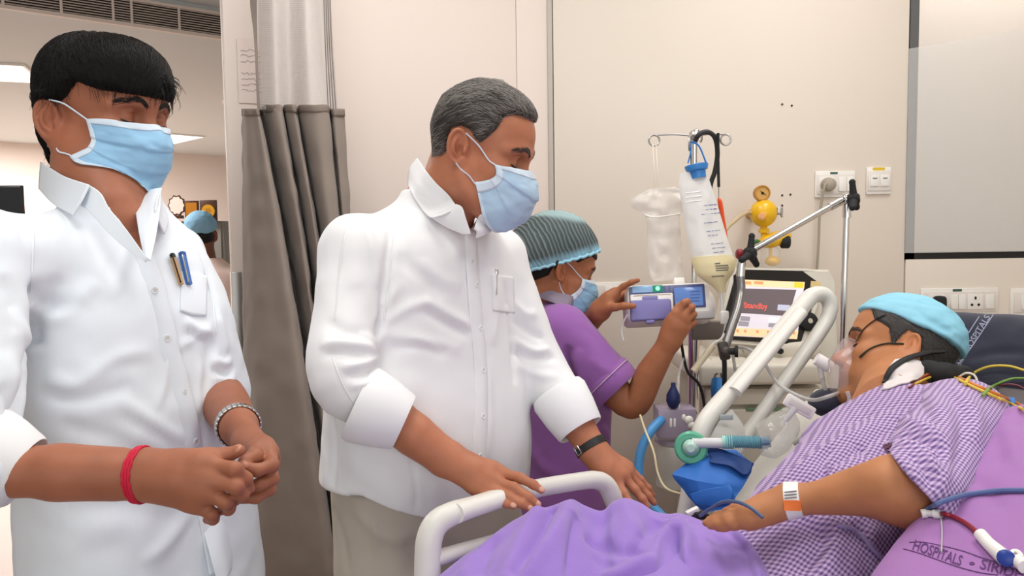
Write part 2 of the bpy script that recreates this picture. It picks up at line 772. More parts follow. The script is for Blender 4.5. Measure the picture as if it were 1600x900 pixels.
def wrinkle(V, F, strokes, base=None):
    """strokes: (pixel polyline, width, height[, ends]) ridges (height > 0) or valleys pressed into a cloth surface"""
    sk = Skin(V, F)
    N = normals(V, F)
    D = np.zeros(len(V))
    for st in strokes:
        pts, w, h = st[:3]
        P, _ = sk.line(pts, 6 * len(pts))
        if len(P) < 3:
            continue
        lo, hi = P.min(0) - 3 * w, P.max(0) + 3 * w
        m = np.where(((V > lo) & (V < hi)).all(1))[0]
        if not len(m):
            continue
        d, t = dist_polyline(V[m], P)
        taper = np.sqrt(np.clip(np.minimum(t, 1 - t) * 4, 0.0, 1)) if len(st) < 4 else np.ones(len(m))
        D[m] += h * np.exp(-(d / w) ** 2) * taper
    return V + N * D[:, None]


def strip_on(sk, pts, width, th, n=40, lift=0.0005, side=None):
    """a flat ribbon of cloth laid on a surface along a pixel polyline"""
    P, N = sk.line(pts, n)
    mb = MB()
    if len(P) < 3:
        return mb
    for _ in range(3):
        N[1:-1] = N[1:-1] + N[:-2] + N[2:]
        N /= np.linalg.norm(N, axis=1)[:, None]
        P[1:-1] = (P[:-2] + 2 * P[1:-1] + P[2:]) / 4
    T = np.gradient(P, axis=0)
    T /= np.linalg.norm(T, axis=1)[:, None] + 1e-12
    W = np.cross(N, T)
    w = np.atleast_1d(width)
    w = np.interp(np.linspace(0, 1, len(P)), np.linspace(0, 1, len(w)), w)[:, None] * 0.5
    rows = [P - W * w + N * lift, P - W * w * 0.9 + N * (lift + th), P + N * (lift + th), P + W * w * 0.9 + N * (lift + th), P + W * w + N * lift]
    m = len(P)
    V = np.vstack(rows)
    F = []
    for r in range(4):
        for i in range(m - 1):
            F.append((r * m + i, (r + 1) * m + i, (r + 1) * m + i + 1, r * m + i + 1)[::-1])
    mb.add(V, F)
    return mb
# ================================================================ the room
CREAM = srgb(227, 215, 201)
M_wall = mat('wall_paint', CREAM, 0.55, bump=0.05, bscale=60, vary=0.015, vscale=1.2)
M_wall2 = mat('wall_paint_far', srgb(229, 215, 205), 0.6, bump=0.05, bscale=60)
M_ceil = mat('ceiling_paint', srgb(206, 213, 213), 0.8, bump=0.1, bscale=90)
M_floor = mat('floor_vinyl', srgb(192, 168, 154), 0.45, vary=0.03, vscale=3)
M_black = mat('black_plastic', (0.012, 0.012, 0.013), 0.4)
M_blackmatte = mat('black_matte', (0.012, 0.012, 0.012), 0.75)
M_white = mat('white_plastic', srgb(240, 237, 230), 0.35)
M_steel = mat('brushed_steel', (0.55, 0.53, 0.5), 0.35, 1.0, bump=0.03, bscale=300)
M_chrome = mat('chrome', (0.78, 0.77, 0.75), 0.14, 1.0)
M_gasket = mat('joint_trim', srgb(186, 178, 168), 0.5)
M_panel_light = mat('light_panel', (1, 1, 1), 0.5, emit=(1, 0.98, 0.95), estr=2.2)

ZC = 2.70
CX, CY = at_y(863, 300, 2.75)[0], 2.75          # the corner between the two ward walls
LX, LY = at_y(350, 100, 2.33)[0], 2.33          # free end of the left wall

floor = MB().box((-2.5, 5.0, -0.05), (17, 19, 0.1)).build('floor', M_floor, kind='structure', smooth=False)
ZH = 2.90
# the station's ceiling is lower: its front face carries the air grille
e0, e1 = at_z(0, 13, ZC), at_z(345, 62, ZC)
dG = nrm((e1 - e0) * A(1, 1, 0))
nG = A(-dG[1], dG[0], 0)
_q = [e0 - dG * 4, e0 + dG * 7.5, e0 + dG * 7.5 + nG * 12, e0 - dG * 4 + nG * 12]
MB().prism([(p[0], p[1]) for p in _q], A(0, 0, ZC), A(1, 0, 0), A(0, 1, 0), ZH - ZC).build('ceiling', M_ceil, kind='structure', smooth=False)
MB().box((-2.5, 5.0, ZH + 0.05), (17, 19, 0.1)).build('ceiling', M_ceil, kind='structure', smooth=False)

# recessed ward lamps: frames on the ceiling
for i, (x, y) in enumerate(PANELS):
    t_ = thing('ceiling_light', 'square flush ceiling light panel over the bed bay, %s' % ('near the camera and left', 'near the camera and right', 'over the grey-haired man', 'over the ventilator')[i], 'lamp', (x, y, ZH), 'ward ceiling lights')
    fr = MB()
    for sx, sy, w, h in ((0, 0.31, 0.64, 0.02), (0, -0.31, 0.64, 0.02), (0.31, 0, 0.02, 0.6), (-0.31, 0, 0.02, 0.6)):
        fr.box((x + sx, y + sy, ZH - 0.012), (w, h, 0.024))
    fr.build('frame', M_white, t_, smooth=False)
    MB().box((x, y, ZH - 0.006), (0.6, 0.6, 0.01)).build('diffuser', M_panel_light, t_, smooth=False)


# back wall right of the corner: backing with proud panels, opening for the window
def yp(px, py, y=2.75):
    return at_y(px, py, y)


xw = yp(1414, 404)[0]
zw = yp(1500, 404)[2]
back = MB()
XR = 2.7
back.box(((CX + xw) / 2, 2.83, ZH / 2), (xw - CX, 0.10, ZH))
back.box(((XR + xw) / 2, 2.83, zw / 2), (XR - xw, 0.10, zw))
wall_back = back.build('wall_back', M_wall, kind='structure', smooth=False)
pn = MB().box(((CX + xw) / 2 + 0.003, 2.765, ZH / 2), (xw - CX - 0.010, 0.03, ZH - 0.002), bev=0.002).build('panel', M_wall, wall_back)
pn = MB().box(((XR + xw) / 2 + 0.002, 2.765, (zw + 0.0) / 2), (XR - xw - 0.003, 0.03, zw - 0.001), bev=0.002).build('panel', M_wall, wall_back)
holes = MB()
for px, py in ((1222, 305), (1235, 304), (1222, 321), (1222, 163), (1237, 165)):
    p = yp(px, py, 2.7495)
    holes.cyl(p, p - A(0, 0.002, 0), 0.0035, n=10)
holes.build('screw_hole', M_blackmatte, wall_back)  # flat black discs stand for the dark inside empty screw holes

# left wall of the bay, turned towards the room
dirL = nrm(A(LX - CX, LY - CY, 0))
lenL = math.hypot(LX - CX, LY - CY)
nL = A(-dirL[1], dirL[0], 0)
if nL[1] > 0:
    nL = -nL
RL = np.stack([dirL, nL, A(0, 0, 1)], 1)


def onL(s, z, out=0.0):
    return A(CX, CY, 0) + dirL * s + nL * out + A(0, 0, z)


def sL(px, py):
    """distance along the left wall at a pixel"""
    d = ray(px, py)
    k = nL.dot(A(CX, CY, 0) - CAM) / nL.dot(d)
    return (CAM + d * k - A(CX, CY, 0)).dot(dirL)


wall_left = MB().box(onL(lenL / 2, ZH / 2, -0.07), (lenL, 0.08, ZH), RL).build('wall_left', M_wall2, kind='structure', smooth=False)
s1 = sL(808, 150)
MB().box(onL((0.008 + s1) / 2, ZH / 2, -0.015), (s1 - 0.010, 0.03, ZH - 0.002), RL, bev=0.002).build('panel', M_wall2, wall_left)
MB().box(onL((s1 + lenL) / 2, ZH / 2, -0.015), (lenL - s1 - 0.002, 0.032, ZH - 0.002), RL, bev=0.003).build('panel', M_wall2, wall_left)
MB().box(A(CX, CY, 0) + A(-0.004, -0.004, ZH / 2), (0.018, 0.012, ZH), bev=0.003).build('trim_1', M_gasket, kind='structure')
zg = at(375, 426, 2.28)[2]
MB().box(onL(lenL - 0.012, zg / 2, 0.003), (0.03, 0.006, zg), RL, bev=0.002).box(onL(lenL + 0.002, zg / 2, -0.03), (0.004, 0.06, zg), RL).build('trim_2', M_steel, kind='structure')

# window in the back wall: black frame, clear pane with a frosted film
M_frame = mat('window_frame_black', (0.010, 0.010, 0.009), 0.4)
M_reveal = mat('window_reveal', (0.07, 0.07, 0.065), 0.5)
M_glass = mat('clear_glass', (1, 1, 1), 0.02, alpha=0.12, spec=0.5)
M_film = mat('frosted_film', srgb(250, 250, 246), 0.55, alpha=0.22)
M_blind = mat('room_beyond_wall', srgb(226, 212, 198), 0.7)
win = MB()
x0 = xw
x1 = yp(1428, 404)[0]
win.box(((x0 + x1) / 2, 2.80, (zw + ZH) / 2), (x1 - x0, 0.1, ZH - zw))
zb = yp(1500, 394)[2]
win.box(((x0 + XR) / 2, 2.80, (zw + zb) / 2), (XR - x0, 0.1, zb - zw))
window_1 = win.build('window_1', M_frame, kind='structure', smooth=False)
xr0 = yp(1444, 350)[0]
MB().box((x1 + 0.004, 2.86, (zb + ZH) / 2), (0.008, 0.10, ZH - zb)).box((x1 + 0.028, 2.905, (zb + ZH) / 2), (0.056, 0.01, ZH - zb)).build('reveal', M_reveal, window_1, smooth=False)
MB().box(((x1 + XR) / 2 + 0.3, 3.45, ZH / 2), (XR - x1 + 1.2, 0.05, ZH)).build('wall_beyond', M_blind, kind='structure', smooth=False)
MB().box(((x0 + XR) / 2, 2.748, (zb + ZH) / 2), (XR - x0, 0.005, ZH - zb)).build('pane', M_glass, window_1, smooth=False)
f0, f1 = yp(1420, 77), yp(1600, 46)
f1 = f0 + (f1 - f0) * ((XR - f0[0]) / (f1[0] - f0[0]))
MB().prism([(f0[0] - 0.004, zb), (XR, zb), (XR, f1[2]), (f0[0] - 0.004, f0[2])], A(0, 2.7425, 0), A(1, 0, 0), A(0, 0, 1), 0.0012).build('frosted_film', M_film, window_1, smooth=False)

# right wall, out of frame, closes the bay
MB().box((XR + 0.05, 1.2, ZH / 2), (0.1, 3.3, ZH)).build('wall_right', M_wall, kind='structure', smooth=False)

# ---------------------------------------------------------------- nursing station seen past the curtain
P1, P2 = at_z(0, 221, ZC), at_z(355, 244, ZC)
dF = nrm((P2 - P1) * A(1, 1, 0))
cF = (P1 + P2) / 2
RF = np.stack([dF, A(-dF[1], dF[0], 0), A(0, 0, 1)], 1)
MB().box(A(cF[0], cF[1], ZC / 2) + RF[:, 1] * 0.1, (12, 0.2, ZC), RF).build('wall_station', M_wall2, kind='structure', smooth=False)

# air grille in the face of the lowered ceiling
wG = at(345, 24, (e1 - CAM).dot(FWD))[2] - ZC
grille = thing('air_grille', 'long white slotted air grille in the ceiling step above the nursing station', 'air vent', e0)
RG = np.stack([dG, nG, A(0, 0, 1)], 1)
LG0, LG1 = -1.4, np.linalg.norm(e1 - e0) + 1.0
M_grille = mat('grille_white', srgb(226, 214, 206), 0.5)
M_grille_dark = mat('grille_inside', (0.035, 0.03, 0.028), 0.8)


def onG(s, w, out):
    return e0 + dG * s - nG * out + A(0, 0, w)


LM, LL = (LG0 + LG1) / 2, LG1 - LG0
MB().box(onG(LM, wG / 2, 0.002), (LL, 0.004, wG), RG).build('duct', M_grille_dark, grille, smooth=False)
MB().box(onG(LM, 0.008, 0.012), (LL, 0.024, 0.022), RG).box(onG(LM, wG + 0.004, 0.012), (LL, 0.024, 0.018), RG).build('frame', M_grille, grille, smooth=False)
for k in range(9):
    c_, s_ = math.cos(0.5), math.sin(0.5)
    Rs = np.stack([dG, nG * c_ + A(0, 0, s_), A(0, 0, c_) - nG * s_], 1)
    MB().box(onG(LM, 0.022 + (wG - 0.022) * (k + 0.5) / 9, 0.012), (LL, 0.016, 0.0028), Rs).build('slat', M_grille, grille, smooth=False)
for px, py in ((4, 10), (95, 20), (176, 30), (205, 36), (279, 45)):
    d_ = ray(px, py)
    k_ = nG.dot(e0 - CAM) / nG.dot(d_)
    s = (CAM + d_ * k_ - e0).dot(dG)
    MB().box(onG(s, wG / 2, 0.022), (0.014, 0.006, wG), RG).build('divider', M_grille, grille, smooth=False)


def ceil_panel(px, lab):
    c = [at_z(x, y, ZC - 0.012) for x, y in px]
    mid = np.mean(c, 0)
    t_ = thing('ceiling_light', lab, 'lamp', mid, 'nursing station ceiling lights')
    d = (c[1] - c[0]) * A(1, 1, 0)
    L = np.linalg.norm(d)
    d = nrm(d)
    n_ = A(-d[1], d[0], 0)
    w = abs((c[2] - c[0]).dot(n_))
    R_ = np.stack([d, n_, A(0, 0, 1)], 1)
    MB().box(mid, (L, w, 0.01), R_).build('diffuser', M_panel_light, t_, smooth=False)
    f_ = MB()
    for a_, b_, sx, sy in ((0, w / 2 + 0.01, L + 0.04, 0.02), (0, -w / 2 - 0.01, L + 0.04, 0.02), (L / 2 + 0.01, 0, 0.02, w), (-L / 2 - 0.01, 0, 0.02, w)):
        f_.box(mid + d * a_ + n_ * b_ + A(0, 0, 0.002), (sx, sy, 0.018), R_)
    f_.build('frame', M_white, t_, smooth=False)


ceil_panel([(-60, 102), (36, 107), (36, 131)], 'bright oblong ceiling light beside the black hair at the left edge')
ceil_panel([(215, 208), (290, 214), (268, 226)], 'bright ceiling light showing behind the blue mask of the man with the red thread')
ceil_panel([(340, 156), (400, 159), (400, 165)], 'ceiling light just peeking out at the left wall edge')

# far cabinet with awards
M_cab = mat('cabinet_grey', srgb(150, 146, 138), 0.45)
tc_ = 5.0
cA, cB = at(240, 345, tc_), at(349, 345, tc_)
cab = thing('filing_cabinet', 'grey steel cabinet against the station wall carrying the awards', 'cabinet', ((cA[0] + cB[0]) / 2, cA[1] + 0.2, 0))
zt = cB[2]
cxm = (cA[0] + cB[0]) / 2
MB().box((cxm, cA[1] + 0.2, zt / 2), (cB[0] - cA[0], 0.4, zt), bev=0.006).build('body', M_cab, cab)
for k in range(3):
    MB().box((cxm, cA[1] - 0.006, zt * (k + 0.5) / 3), (cB[0] - cA[0] - 0.03, 0.012, zt / 3 - 0.02), bev=0.004).build('door', M_cab, cab)
M_wood = mat('dark_wood', srgb(78, 42, 22), 0.4)
M_gold = mat('gold_plate', srgb(226, 160, 40), 0.35, 0.3)
M_amber = mat('amber_felt', srgb(190, 120, 20), 0.7)
ca = at(276, 321, 4.95)
pl = thing('award_plaque', 'round white award plaque with scalloped dark rim on the grey cabinet', 'award', ca)
rr = 0.054
edge = [(math.cos(a) * rr * (1 + 0.07 * math.cos(10 * a)), math.sin(a) * 1.18 * rr * (1 + 0.07 * math.cos(10 * a))) for a in np.linspace(0, 2 * math.pi, 60, endpoint=False)]
MB().prism(edge, ca, A(1, 0, 0), A(0, 0, 1), -0.012).build('rim', M_wood, pl)
MB().prism([(x * 0.86, y * 0.86) for x, y in edge], ca - A(0, 0.002, 0), A(1, 0, 0), A(0, 0, 1), -0.006).build('face', mat('plaque_white', srgb(236, 214, 200), 0.4), pl)
MB().box(ca + A(0, 0.02, -rr * 1.18 - 0.010), (0.05, 0.05, 0.02)).build('foot', M_wood, pl)
cb = at(314, 330, 4.95)
bx = thing('award_case', 'open brown presentation case with a gold disc on the grey cabinet', 'award', cb)
MB().box(at(326, 329, 4.95), (0.107, 0.02, 0.135), bev=0.003).build('base', M_wood, bx)
MB().box(at(301, 329, 4.95) + A(-0.002, -0.003, 0), (0.085, 0.02, 0.125), frame(A(1, 0.12, 0), A(0, 0, 1)), bev=0.003).build('lid', M_wood, bx)
MB().box(at(301, 329, 4.95) + A(-0.002, -0.014, 0), (0.068, 0.004, 0.10), frame(A(1, 0.12, 0), A(0, 0, 1))).build('lining', M_amber, bx)
q = at(326, 330, 4.93)
dsk = MB().cyl(q, q - A(0, 0.012, 0), 0.042, n=30).build('gold_disc', M_gold, bx)
eng = MB()
for k, wd in enumerate((0.03, 0.045, 0.03)):
    eng.box(q + A(0, -0.0125, 0.012 - 0.012 * k), (wd, 0.001, 0.004))
eng.build('engraving', mat('engraving', srgb(130, 80, 20), 0.5), dsk, smooth=False)
# black screen far left, black chair back by the wall end
tv = thing('wall_screen', 'black flat screen on the station wall at the left edge', 'screen', at(0, 302, 5.2))
MB().box(at(-8, 318, 5.2), (0.38, 0.04, 0.24), bev=0.004).build('casing', M_black, tv)
MB().box(at(-8, 318, 5.18), (0.355, 0.006, 0.215)).build('display', mat('dead_display', (0.006, 0.006, 0.007), 0.15), tv, smooth=False)
_p = at(-8, 318, 5.2)
MB().box(_p + A(0, 0.05, -0.62), (0.05, 0.05, 1.1)).build('post', M_black, tv)
MB().box(A(_p[0], _p[1] + 0.05, 0.01), (0.4, 0.3, 0.02)).build('foot_plate', M_black, tv)
p = at(367, 394, 6.3)
ch = thing('office_chair', 'black office chair whose rounded back shows by the wall end', 'chair', (p[0], p[1], 0))
MB().ball(p + A(0, 0, -0.17), (0.2, 0.05, 0.22), 16).build('backrest', M_blackmatte, ch)
MB().box((p[0], p[1] - 0.2, 0.46), (0.46, 0.44, 0.08), bev=0.03).build('seat', M_blackmatte, ch)
MB().tube([(p[0], p[1] + 0.06, p[2] - 0.25), (p[0], p[1] + 0.05, 0.5), (p[0], p[1] - 0.15, 0.42)], 0.02, k=10).build('back_support', M_black, ch)
MB().cyl((p[0], p[1] - 0.2, 0.06), (p[0], p[1] - 0.2, 0.43), 0.025).build('post', M_black, ch)
for k in range(5):
    a = k * 2 * math.pi / 5
    e = A(p[0] + 0.27 * math.cos(a), p[1] - 0.2 + 0.27 * math.sin(a), 0.06)
    MB().tube([A(p[0], p[1] - 0.2, 0.09), e], [0.022, 0.015]).ball(e - A(0, 0, 0.03), 0.03, 10).build('leg', M_black, ch)

# ---------------------------------------------------------------- curtain
M_curtain = mat('taupe_curtain', srgb(140, 127, 117), 0.85, bump=0.12, bscale=350, vary=0.04, vscale=9, sheen=0.15)
cur = thing('privacy_curtain', 'taupe hospital curtain with pale netting at its top, hanging beside the wall end', 'curtain', at(450, 500, 2.15) * A(1, 1, 0))
# columns: each is a run of pixels from top to bottom with its depth
cols = [
    [(378, 2.20), (379, 2.16), (381, 2.13), (383, 2.10)],
    [(384, 2.13), (396, 2.09), (404, 2.03), (412, 2.00)],
    [(395, 2.11), (420, 2.05), (445, 1.98), (470, 1.95)],
    [(403, 2.10), (446, 2.04), (482, 1.97), (521, 1.93)],
    [(405, 2.22), (451, 2.20), (489, 2.14), (528, 2.16)],
    [(414, 2.17), (458, 2.14), (496, 2.12), (535, 2.06)],
    [(424, 2.12), (466, 2.09), (500, 2.06), (538, 2.02)],
    [(438, 2.12), (478, 2.08), (504, 2.06), (541, 2.03)],
    [(442, 2.21), (482, 2.22), (508, 2.24), (545, 2.2)],
    [(445, 2.14), (488, 2.12), (514, 2.14), (550, 2.08)],
    [(460, 2.11), (499, 2.08), (522, 2.10), (556, 2.03)],
    [(464, 2.19), (503, 2.20), (528, 2.20), (561, 2.16)],
    [(469, 2.13), (510, 2.12), (538, 2.13), (568, 2.06)],
    [(490, 2.10), (522, 2.08), (548, 2.06), (576, 2.02)],
    [(511, 2.12), (535, 2.12), (556, 2.09), (584, 2.04)],
    [(515, 2.18), (538, 2.19), (562, 2.2), (588, 2.12)],
    [(521, 2.13), (542, 2.14), (566, 2.15), (592, 2.07)],
    [(538, 2.16), (552, 2.2), (572, 2.2), (598, 2.12)],
]
YS = (170, 400, 640, 900)
rows = [[at(c[i][0], YS[i] - (6 if i == 0 and j in (5, 6, 7, 9, 10, 12, 13, 14) else 0), c[i][1]) for j, c in enumerate(cols)] for i in range(4)]
low = [r * A(1, 1, 0) + A(0, 0, 0.06) for r in rows[3]]
rows.append([0.5 * (a + b) for a, b in zip(rows[3], low)])
rows.append(low)
MB().sheet(rows, 130, 150, 0.0015, wob=0.0035, ws=22).build('cloth', M_curtain, cur, angle=0)
# stitched hem where cloth meets the netting
hem = [[a + nrm(CAM - a) * 0.002 for a in rows[0]], [a + nrm(CAM - a) * 0.002 + (b - a) * 0.05 for a, b in zip(rows[0], rows[1])]]
MB().sheet(hem, 4, 150, 0.003, wob=0.0005).build('hem', mat('taupe_hem', srgb(132, 119, 109), 0.9, bump=0.1, bscale=300), cur, angle=0)
# netting: woven cords with open holes
m = bpy.data.materials.new('netting')
m.use_nodes = True
nt = m.node_tree
b = nt.nodes['Principled BSDF']
b.inputs['Base Color'].default_value = (*srgb(214, 208, 204), 1)
b.inputs['Roughness'].default_value = 0.8
uvn = nt.nodes.new('ShaderNodeUVMap')
sp = nt.nodes.new('ShaderNodeSeparateXYZ')
nt.links.new(uvn.outputs[0], sp.inputs[0])
lt = []
for ax_, num_, frac in (('X', 62, 0.42), ('Y', 90, 0.30)):
    mu = nt.nodes.new('ShaderNodeMath'); mu.operation = 'MULTIPLY'; mu.inputs[1].default_value = num_
    nt.links.new(sp.outputs[ax_], mu.inputs[0])
    fr_ = nt.nodes.new('ShaderNodeMath'); fr_.operation = 'FRACT'
    nt.links.new(mu.outputs[0], fr_.inputs[0])
    ls = nt.nodes.new('ShaderNodeMath'); ls.operation = 'LESS_THAN'; ls.inputs[1].default_value = frac
    nt.links.new(fr_.outputs[0], ls.inputs[0])
    lt.append(ls.outputs[0])
mxm = nt.nodes.new('ShaderNodeMath'); mxm.operation = 'MAXIMUM'
nt.links.new(lt[0], mxm.inputs[0]); nt.links.new(lt[1], mxm.inputs[1])
nt.links.new(mxm.outputs[0], b.inputs['Alpha'])
MATS['netting'] = m
nrow = [[at(404, -90, 2.2), at(425, -90, 2.14), at(450, -90, 2.2), at(475, -90, 2.14), at(498, -90, 2.19), at(515, -90, 2.15)],
        [at(404, 40, 2.19), at(428, 40, 2.14), at(452, 40, 2.19), at(478, 40, 2.13), at(503, 40, 2.18), at(519, 40, 2.15)],
        [at(406, 172, 2.18), at(432, 170, 2.13), at(455, 172, 2.18), at(484, 168, 2.12), at(512, 170, 2.16), at(528, 174, 2.16)]]
G = np.array([spline(r, 60) for r in nrow])
G = np.array([spline(G[:, j], 24) for j in range(60)]).transpose(1, 0, 2)
V = G.reshape(-1, 3)
F = np.array([(i * 60 + j, i * 60 + j + 1, (i + 1) * 60 + j + 1, (i + 1) * 60 + j) for i in range(23) for j in range(59)])
uv = np.array([(j / 59, i / 23) for i in range(24) for j in range(60)])
mesh_object('netting', V, F, m, cur, uv=uv)
# dark gathered edge of the netting on the right, taupe edge tape on the left
ed = MB()
for k in range(4):
    ed.tube([at(504 + 3.0 * k, -90, 2.15), at(508 + 3.2 * k, 60, 2.14), at(513 + 4.0 * k, 172, 2.145)], 0.0014, 5, k=20)
ed.build('gathered_edge', mat('netting_cord', srgb(120, 112, 106), 0.8), cur)
MB().sheet([[at(391, -90, 2.2), at(401, -90, 2.19)], [at(391, 0, 2.19), at(401, 0, 2.18)], [at(397, 60, 2.17), at(402, 60, 2.17)], [at(402, 172, 2.15), at(406, 172, 2.15)]], 30, 6, 0.003).build('edge_tape', M_curtain, cur)
tk = [at(372, -100, 2.2), at(530, -100, 2.16)]
zt_ = ZH - 0.02
MB().tube([A(tk[0][0] - 0.4, tk[0][1] - 0.2, zt_), A(tk[1][0] + 0.1, tk[1][1] + 0.03, zt_)], 0.014, 8).build('track', M_white, cur)
hk = MB()
for k in range(9):
    f_ = k / 8
    a_ = nrow[0][0] * (1 - f_) + nrow[0][-1] * f_
    hk.tube([a_, A(a_[0], a_[1], zt_)], 0.0015, 6)
hk.build('hook', M_white, cur)
# paper notice on the wall end behind the netting
npz = sL(392, 110)
nb = onL(npz, at(392, 110, 2.3)[2], 0.004)
no = thing('paper_notice', 'handwritten paper notice taped to the wall end behind the netting', 'notice', nb)
MB().box(nb, (0.075, 0.002, 0.19), RL).build('paper', mat('notice_paper', srgb(228, 212, 204), 0.8), no, smooth=False)
sc_ = MB()
rs = random.Random(4)
for r_ in range(8):
    z_ = nb[2] + 0.062 - 0.017 * r_
    if r_ in (3,):
        continue
    pts = [nb + dirL * (0.028 - 0.056 * k / 13.0) + nL * 0.0018 + A(0, 0, z_ - nb[2] + rs.uniform(-0.004, 0.004)) for k in range(14)]
    sc_.tube(pts, 0.0007, 4, k=40)
sc_.build('handwriting', mat('pencil_grey', srgb(168, 150, 148), 0.8), no)
# ================================================================ wall fittings
def plate(px0, py0, px1, py1, lab, name='switch_plate', y=2.75, grp='wall socket plates'):
    a, b = at_y(px0, py1, y), at_y(px1, py0, y)
    c = (a + b) / 2
    t_ = thing(name, lab, 'socket', c)
    w, h = b[0] - a[0], b[2] - a[2]
    MB().box(c - A(0, 0.005, 0), (w, 0.010, h), bev=0.004).build('cover', M_white, t_)
    MB().box(c - A(0, 0.011, 0.0), (w * 0.93, 0.006, h * 0.74), bev=0.0015).build('module_frame', mat('plate_inner', srgb(232, 224, 216), 0.4), t_)
    return t_, c, w, h


def pin_socket(t_, c, s=0.05):
    mb = MB().box(c - A(0, 0.0155, 0), (s, 0.004, s), bev=0.001)
    mb.build('socket_face', M_white, t_)
    hl = MB()
    hl.box(c + A(0, -0.0178, s * 0.24), (0.007, 0.001, 0.011), bev=0.0004)
    for sx in (-1, 1):
        hl.cyl(c + A(sx * s * 0.22, -0.0172, -s * 0.2), c + A(sx * s * 0.22, -0.0183, -s * 0.2), 0.0048, n=12)
    hl.build('pin_hole', M_blackmatte, t_)


def rocker(t_, c, w=0.028, h=0.052):
    MB().box(c - A(0, 0.0155, 0), (w, 0.005, h), frame(A(1, 0, 0), A(0, 0.06, 1)), bev=0.0015).build('rocker', M_white, t_)


M_tagg = mat('green_label', srgb(60, 90, 80), 0.5)
t1, c1, w1, h1 = plate(1272, 267, 1335, 309, 'white wall socket plate with a grey plug in it, left of the yellow-labelled plate')
MB().box(c1 + A(-0.006, -0.0108, h1 * 0.42), (0.026, 0.0012, 0.007)).build('label_strip', M_tagg, t1, smooth=False)
rocker(t1, c1 + A(0.022, 0, 0), 0.024)
rocker(t1, c1 + A(0.05, 0, 0), 0.022)
pin_socket(t1, c1 + A(-0.032, 0, 0))
t2, c2, w2, h2 = plate(1352, 261, 1391, 304, 'small square white data socket plate with a yellow label beside the window frame')
MB().box(c2 + A(-0.002, -0.0108, h2 * 0.42), (0.042, 0.0012, 0.012)).build('label_strip', mat('yellow_label', srgb(226, 190, 50), 0.5), t2, smooth=False)
for sx in (-1, 1):
    MB().box(c2 + A(sx * 0.018, -0.0155, 0.0), (0.03, 0.004, 0.04), bev=0.001).build('data_port', M_white, t2)
    MB().box(c2 + A(sx * 0.018, -0.0176, 0.008), (0.016, 0.001, 0.004)).build('port_slot', mat('slot_grey', srgb(120, 110, 104), 0.6), t2, smooth=False)
t3, c3, w3, h3 = plate(1436, 449, 1558, 493, 'long white wall socket plate above the navy pillow, one black plug in it')
MB().box(c3 + A(-0.01, -0.0108, h3 * 0.42), (0.032, 0.0012, 0.009)).build('label_strip', M_tagg, t3, smooth=False)
rocker(t3, c3 + A(-0.022, 0, 0), 0.026)
rocker(t3, c3 + A(0.006, 0, 0), 0.026)
pin_socket(t3, c3 + A(0.052, 0, 0), 0.055)
pin_socket(t3, c3 + A(-0.085, 0, 0), 0.055)
rocker(t3, c3 + A(0.104, 0, 0), 0.03)
t4, c4, w4, h4 = plate(1576, 449, 1698, 493, 'white wall socket plate cut by the right edge of the picture')
rocker(t4, c4 + A(-0.09, 0, 0), 0.03)
rocker(t4, c4 + A(-0.055, 0, 0), 0.03)
pin_socket(t4, c4 + A(0.02, 0, 0), 0.055)
# plugs
M_greyplug = mat('grey_rubber', srgb(168, 158, 142), 0.6)
pc = at_y(1293, 293, 2.72)
pg = thing('power_plug', 'grey round power plug in the upper left wall socket', 'plug', pc)
MB().lathe(c1 + A(-0.032, -0.016, -0.002), A(0, -1, 0), [(0, 0.024), (0.012, 0.025), (0.03, 0.021), (0.036, 0.012)], 24).build('plug_body', M_greyplug, pg)
pts = [c1 + A(-0.04, -0.045, -0.002), c1 + A(-0.055, -0.05, -0.012), at_y(1281, 335, 2.71), at_y(1279, 380, 2.715), at_y(1276, 430, 2.72), at_y(1272, 500, 2.72), at_y(1266, 600, 2.72), at_y(1255, 720, 2.72)]
MB().tube(pts, 0.0045, 8, k=50).build('cable', M_greyplug, pg)
bp = thing('power_plug', 'black power plug pushed into the long socket plate behind the blue cap', 'plug', c3 + A(-0.085, -0.03, 0))
MB().box(c3 + A(-0.085, -0.035, -0.006), (0.038, 0.04, 0.06), bev=0.012, seg=3).tube([c3 + A(-0.085, -0.04, -0.03), c3 + A(-0.083, -0.05, -0.08), c3 + A(-0.083, -0.03, -0.4)], 0.006, 8, k=16).build('plug_body', M_blackmatte, bp)

# ---------------------------------------------------------------- yellow suction regulator on the wall
M_yel = mat('yellow_enamel', srgb(238, 186, 20), 0.35, coat=0.3)
M_brass = mat('gauge_brass', srgb(196, 140, 60), 0.35, 0.6)
M_clear = mat('clear_plastic', (0.93, 0.94, 0.93), 0.08, alpha=0.22, spec=0.6)
YR = 2.60
sr = thing('suction_regulator', 'yellow wall suction regulator with brass gauge beside the grey plug', 'medical regulator', at_y(1195, 335, 2.70))
b0 = at_y(1193, 333, YR)
MB().ball(b0, (0.045, 0.042, 0.047), 28).build('body', M_yel, sr)
MB().cyl(b0, A(b0[0], 2.75, b0[2]), 0.016).build('wall_stem', M_brass, sr)
q = at_y(1190, 338, YR - 0.041)
MB().lathe(q, A(0, -1, 0), [(0, 0.013), (0.004, 0.013), (0.005, 0.009), (0.007, 0.008)], 20).build('dial_plug', mat('pale_orange', srgb(232, 170, 110), 0.4), sr)
g = at_y(1190, 302, YR - 0.005)
ga = MB().lathe(g + A(0, 0.012, 0), A(0, -1, 0), [(0, 0.026), (0.02, 0.027), (0.025, 0.026), (0.025, 0.022), (0.021, 0.021)], 28).build('gauge', M_brass, sr)
MB().cyl(g + A(0, -0.008, 0), g + A(0, -0.0095, 0), 0.021, n=28).build('gauge_face', mat('gauge_face', srgb(214, 164, 86), 0.4), ga)
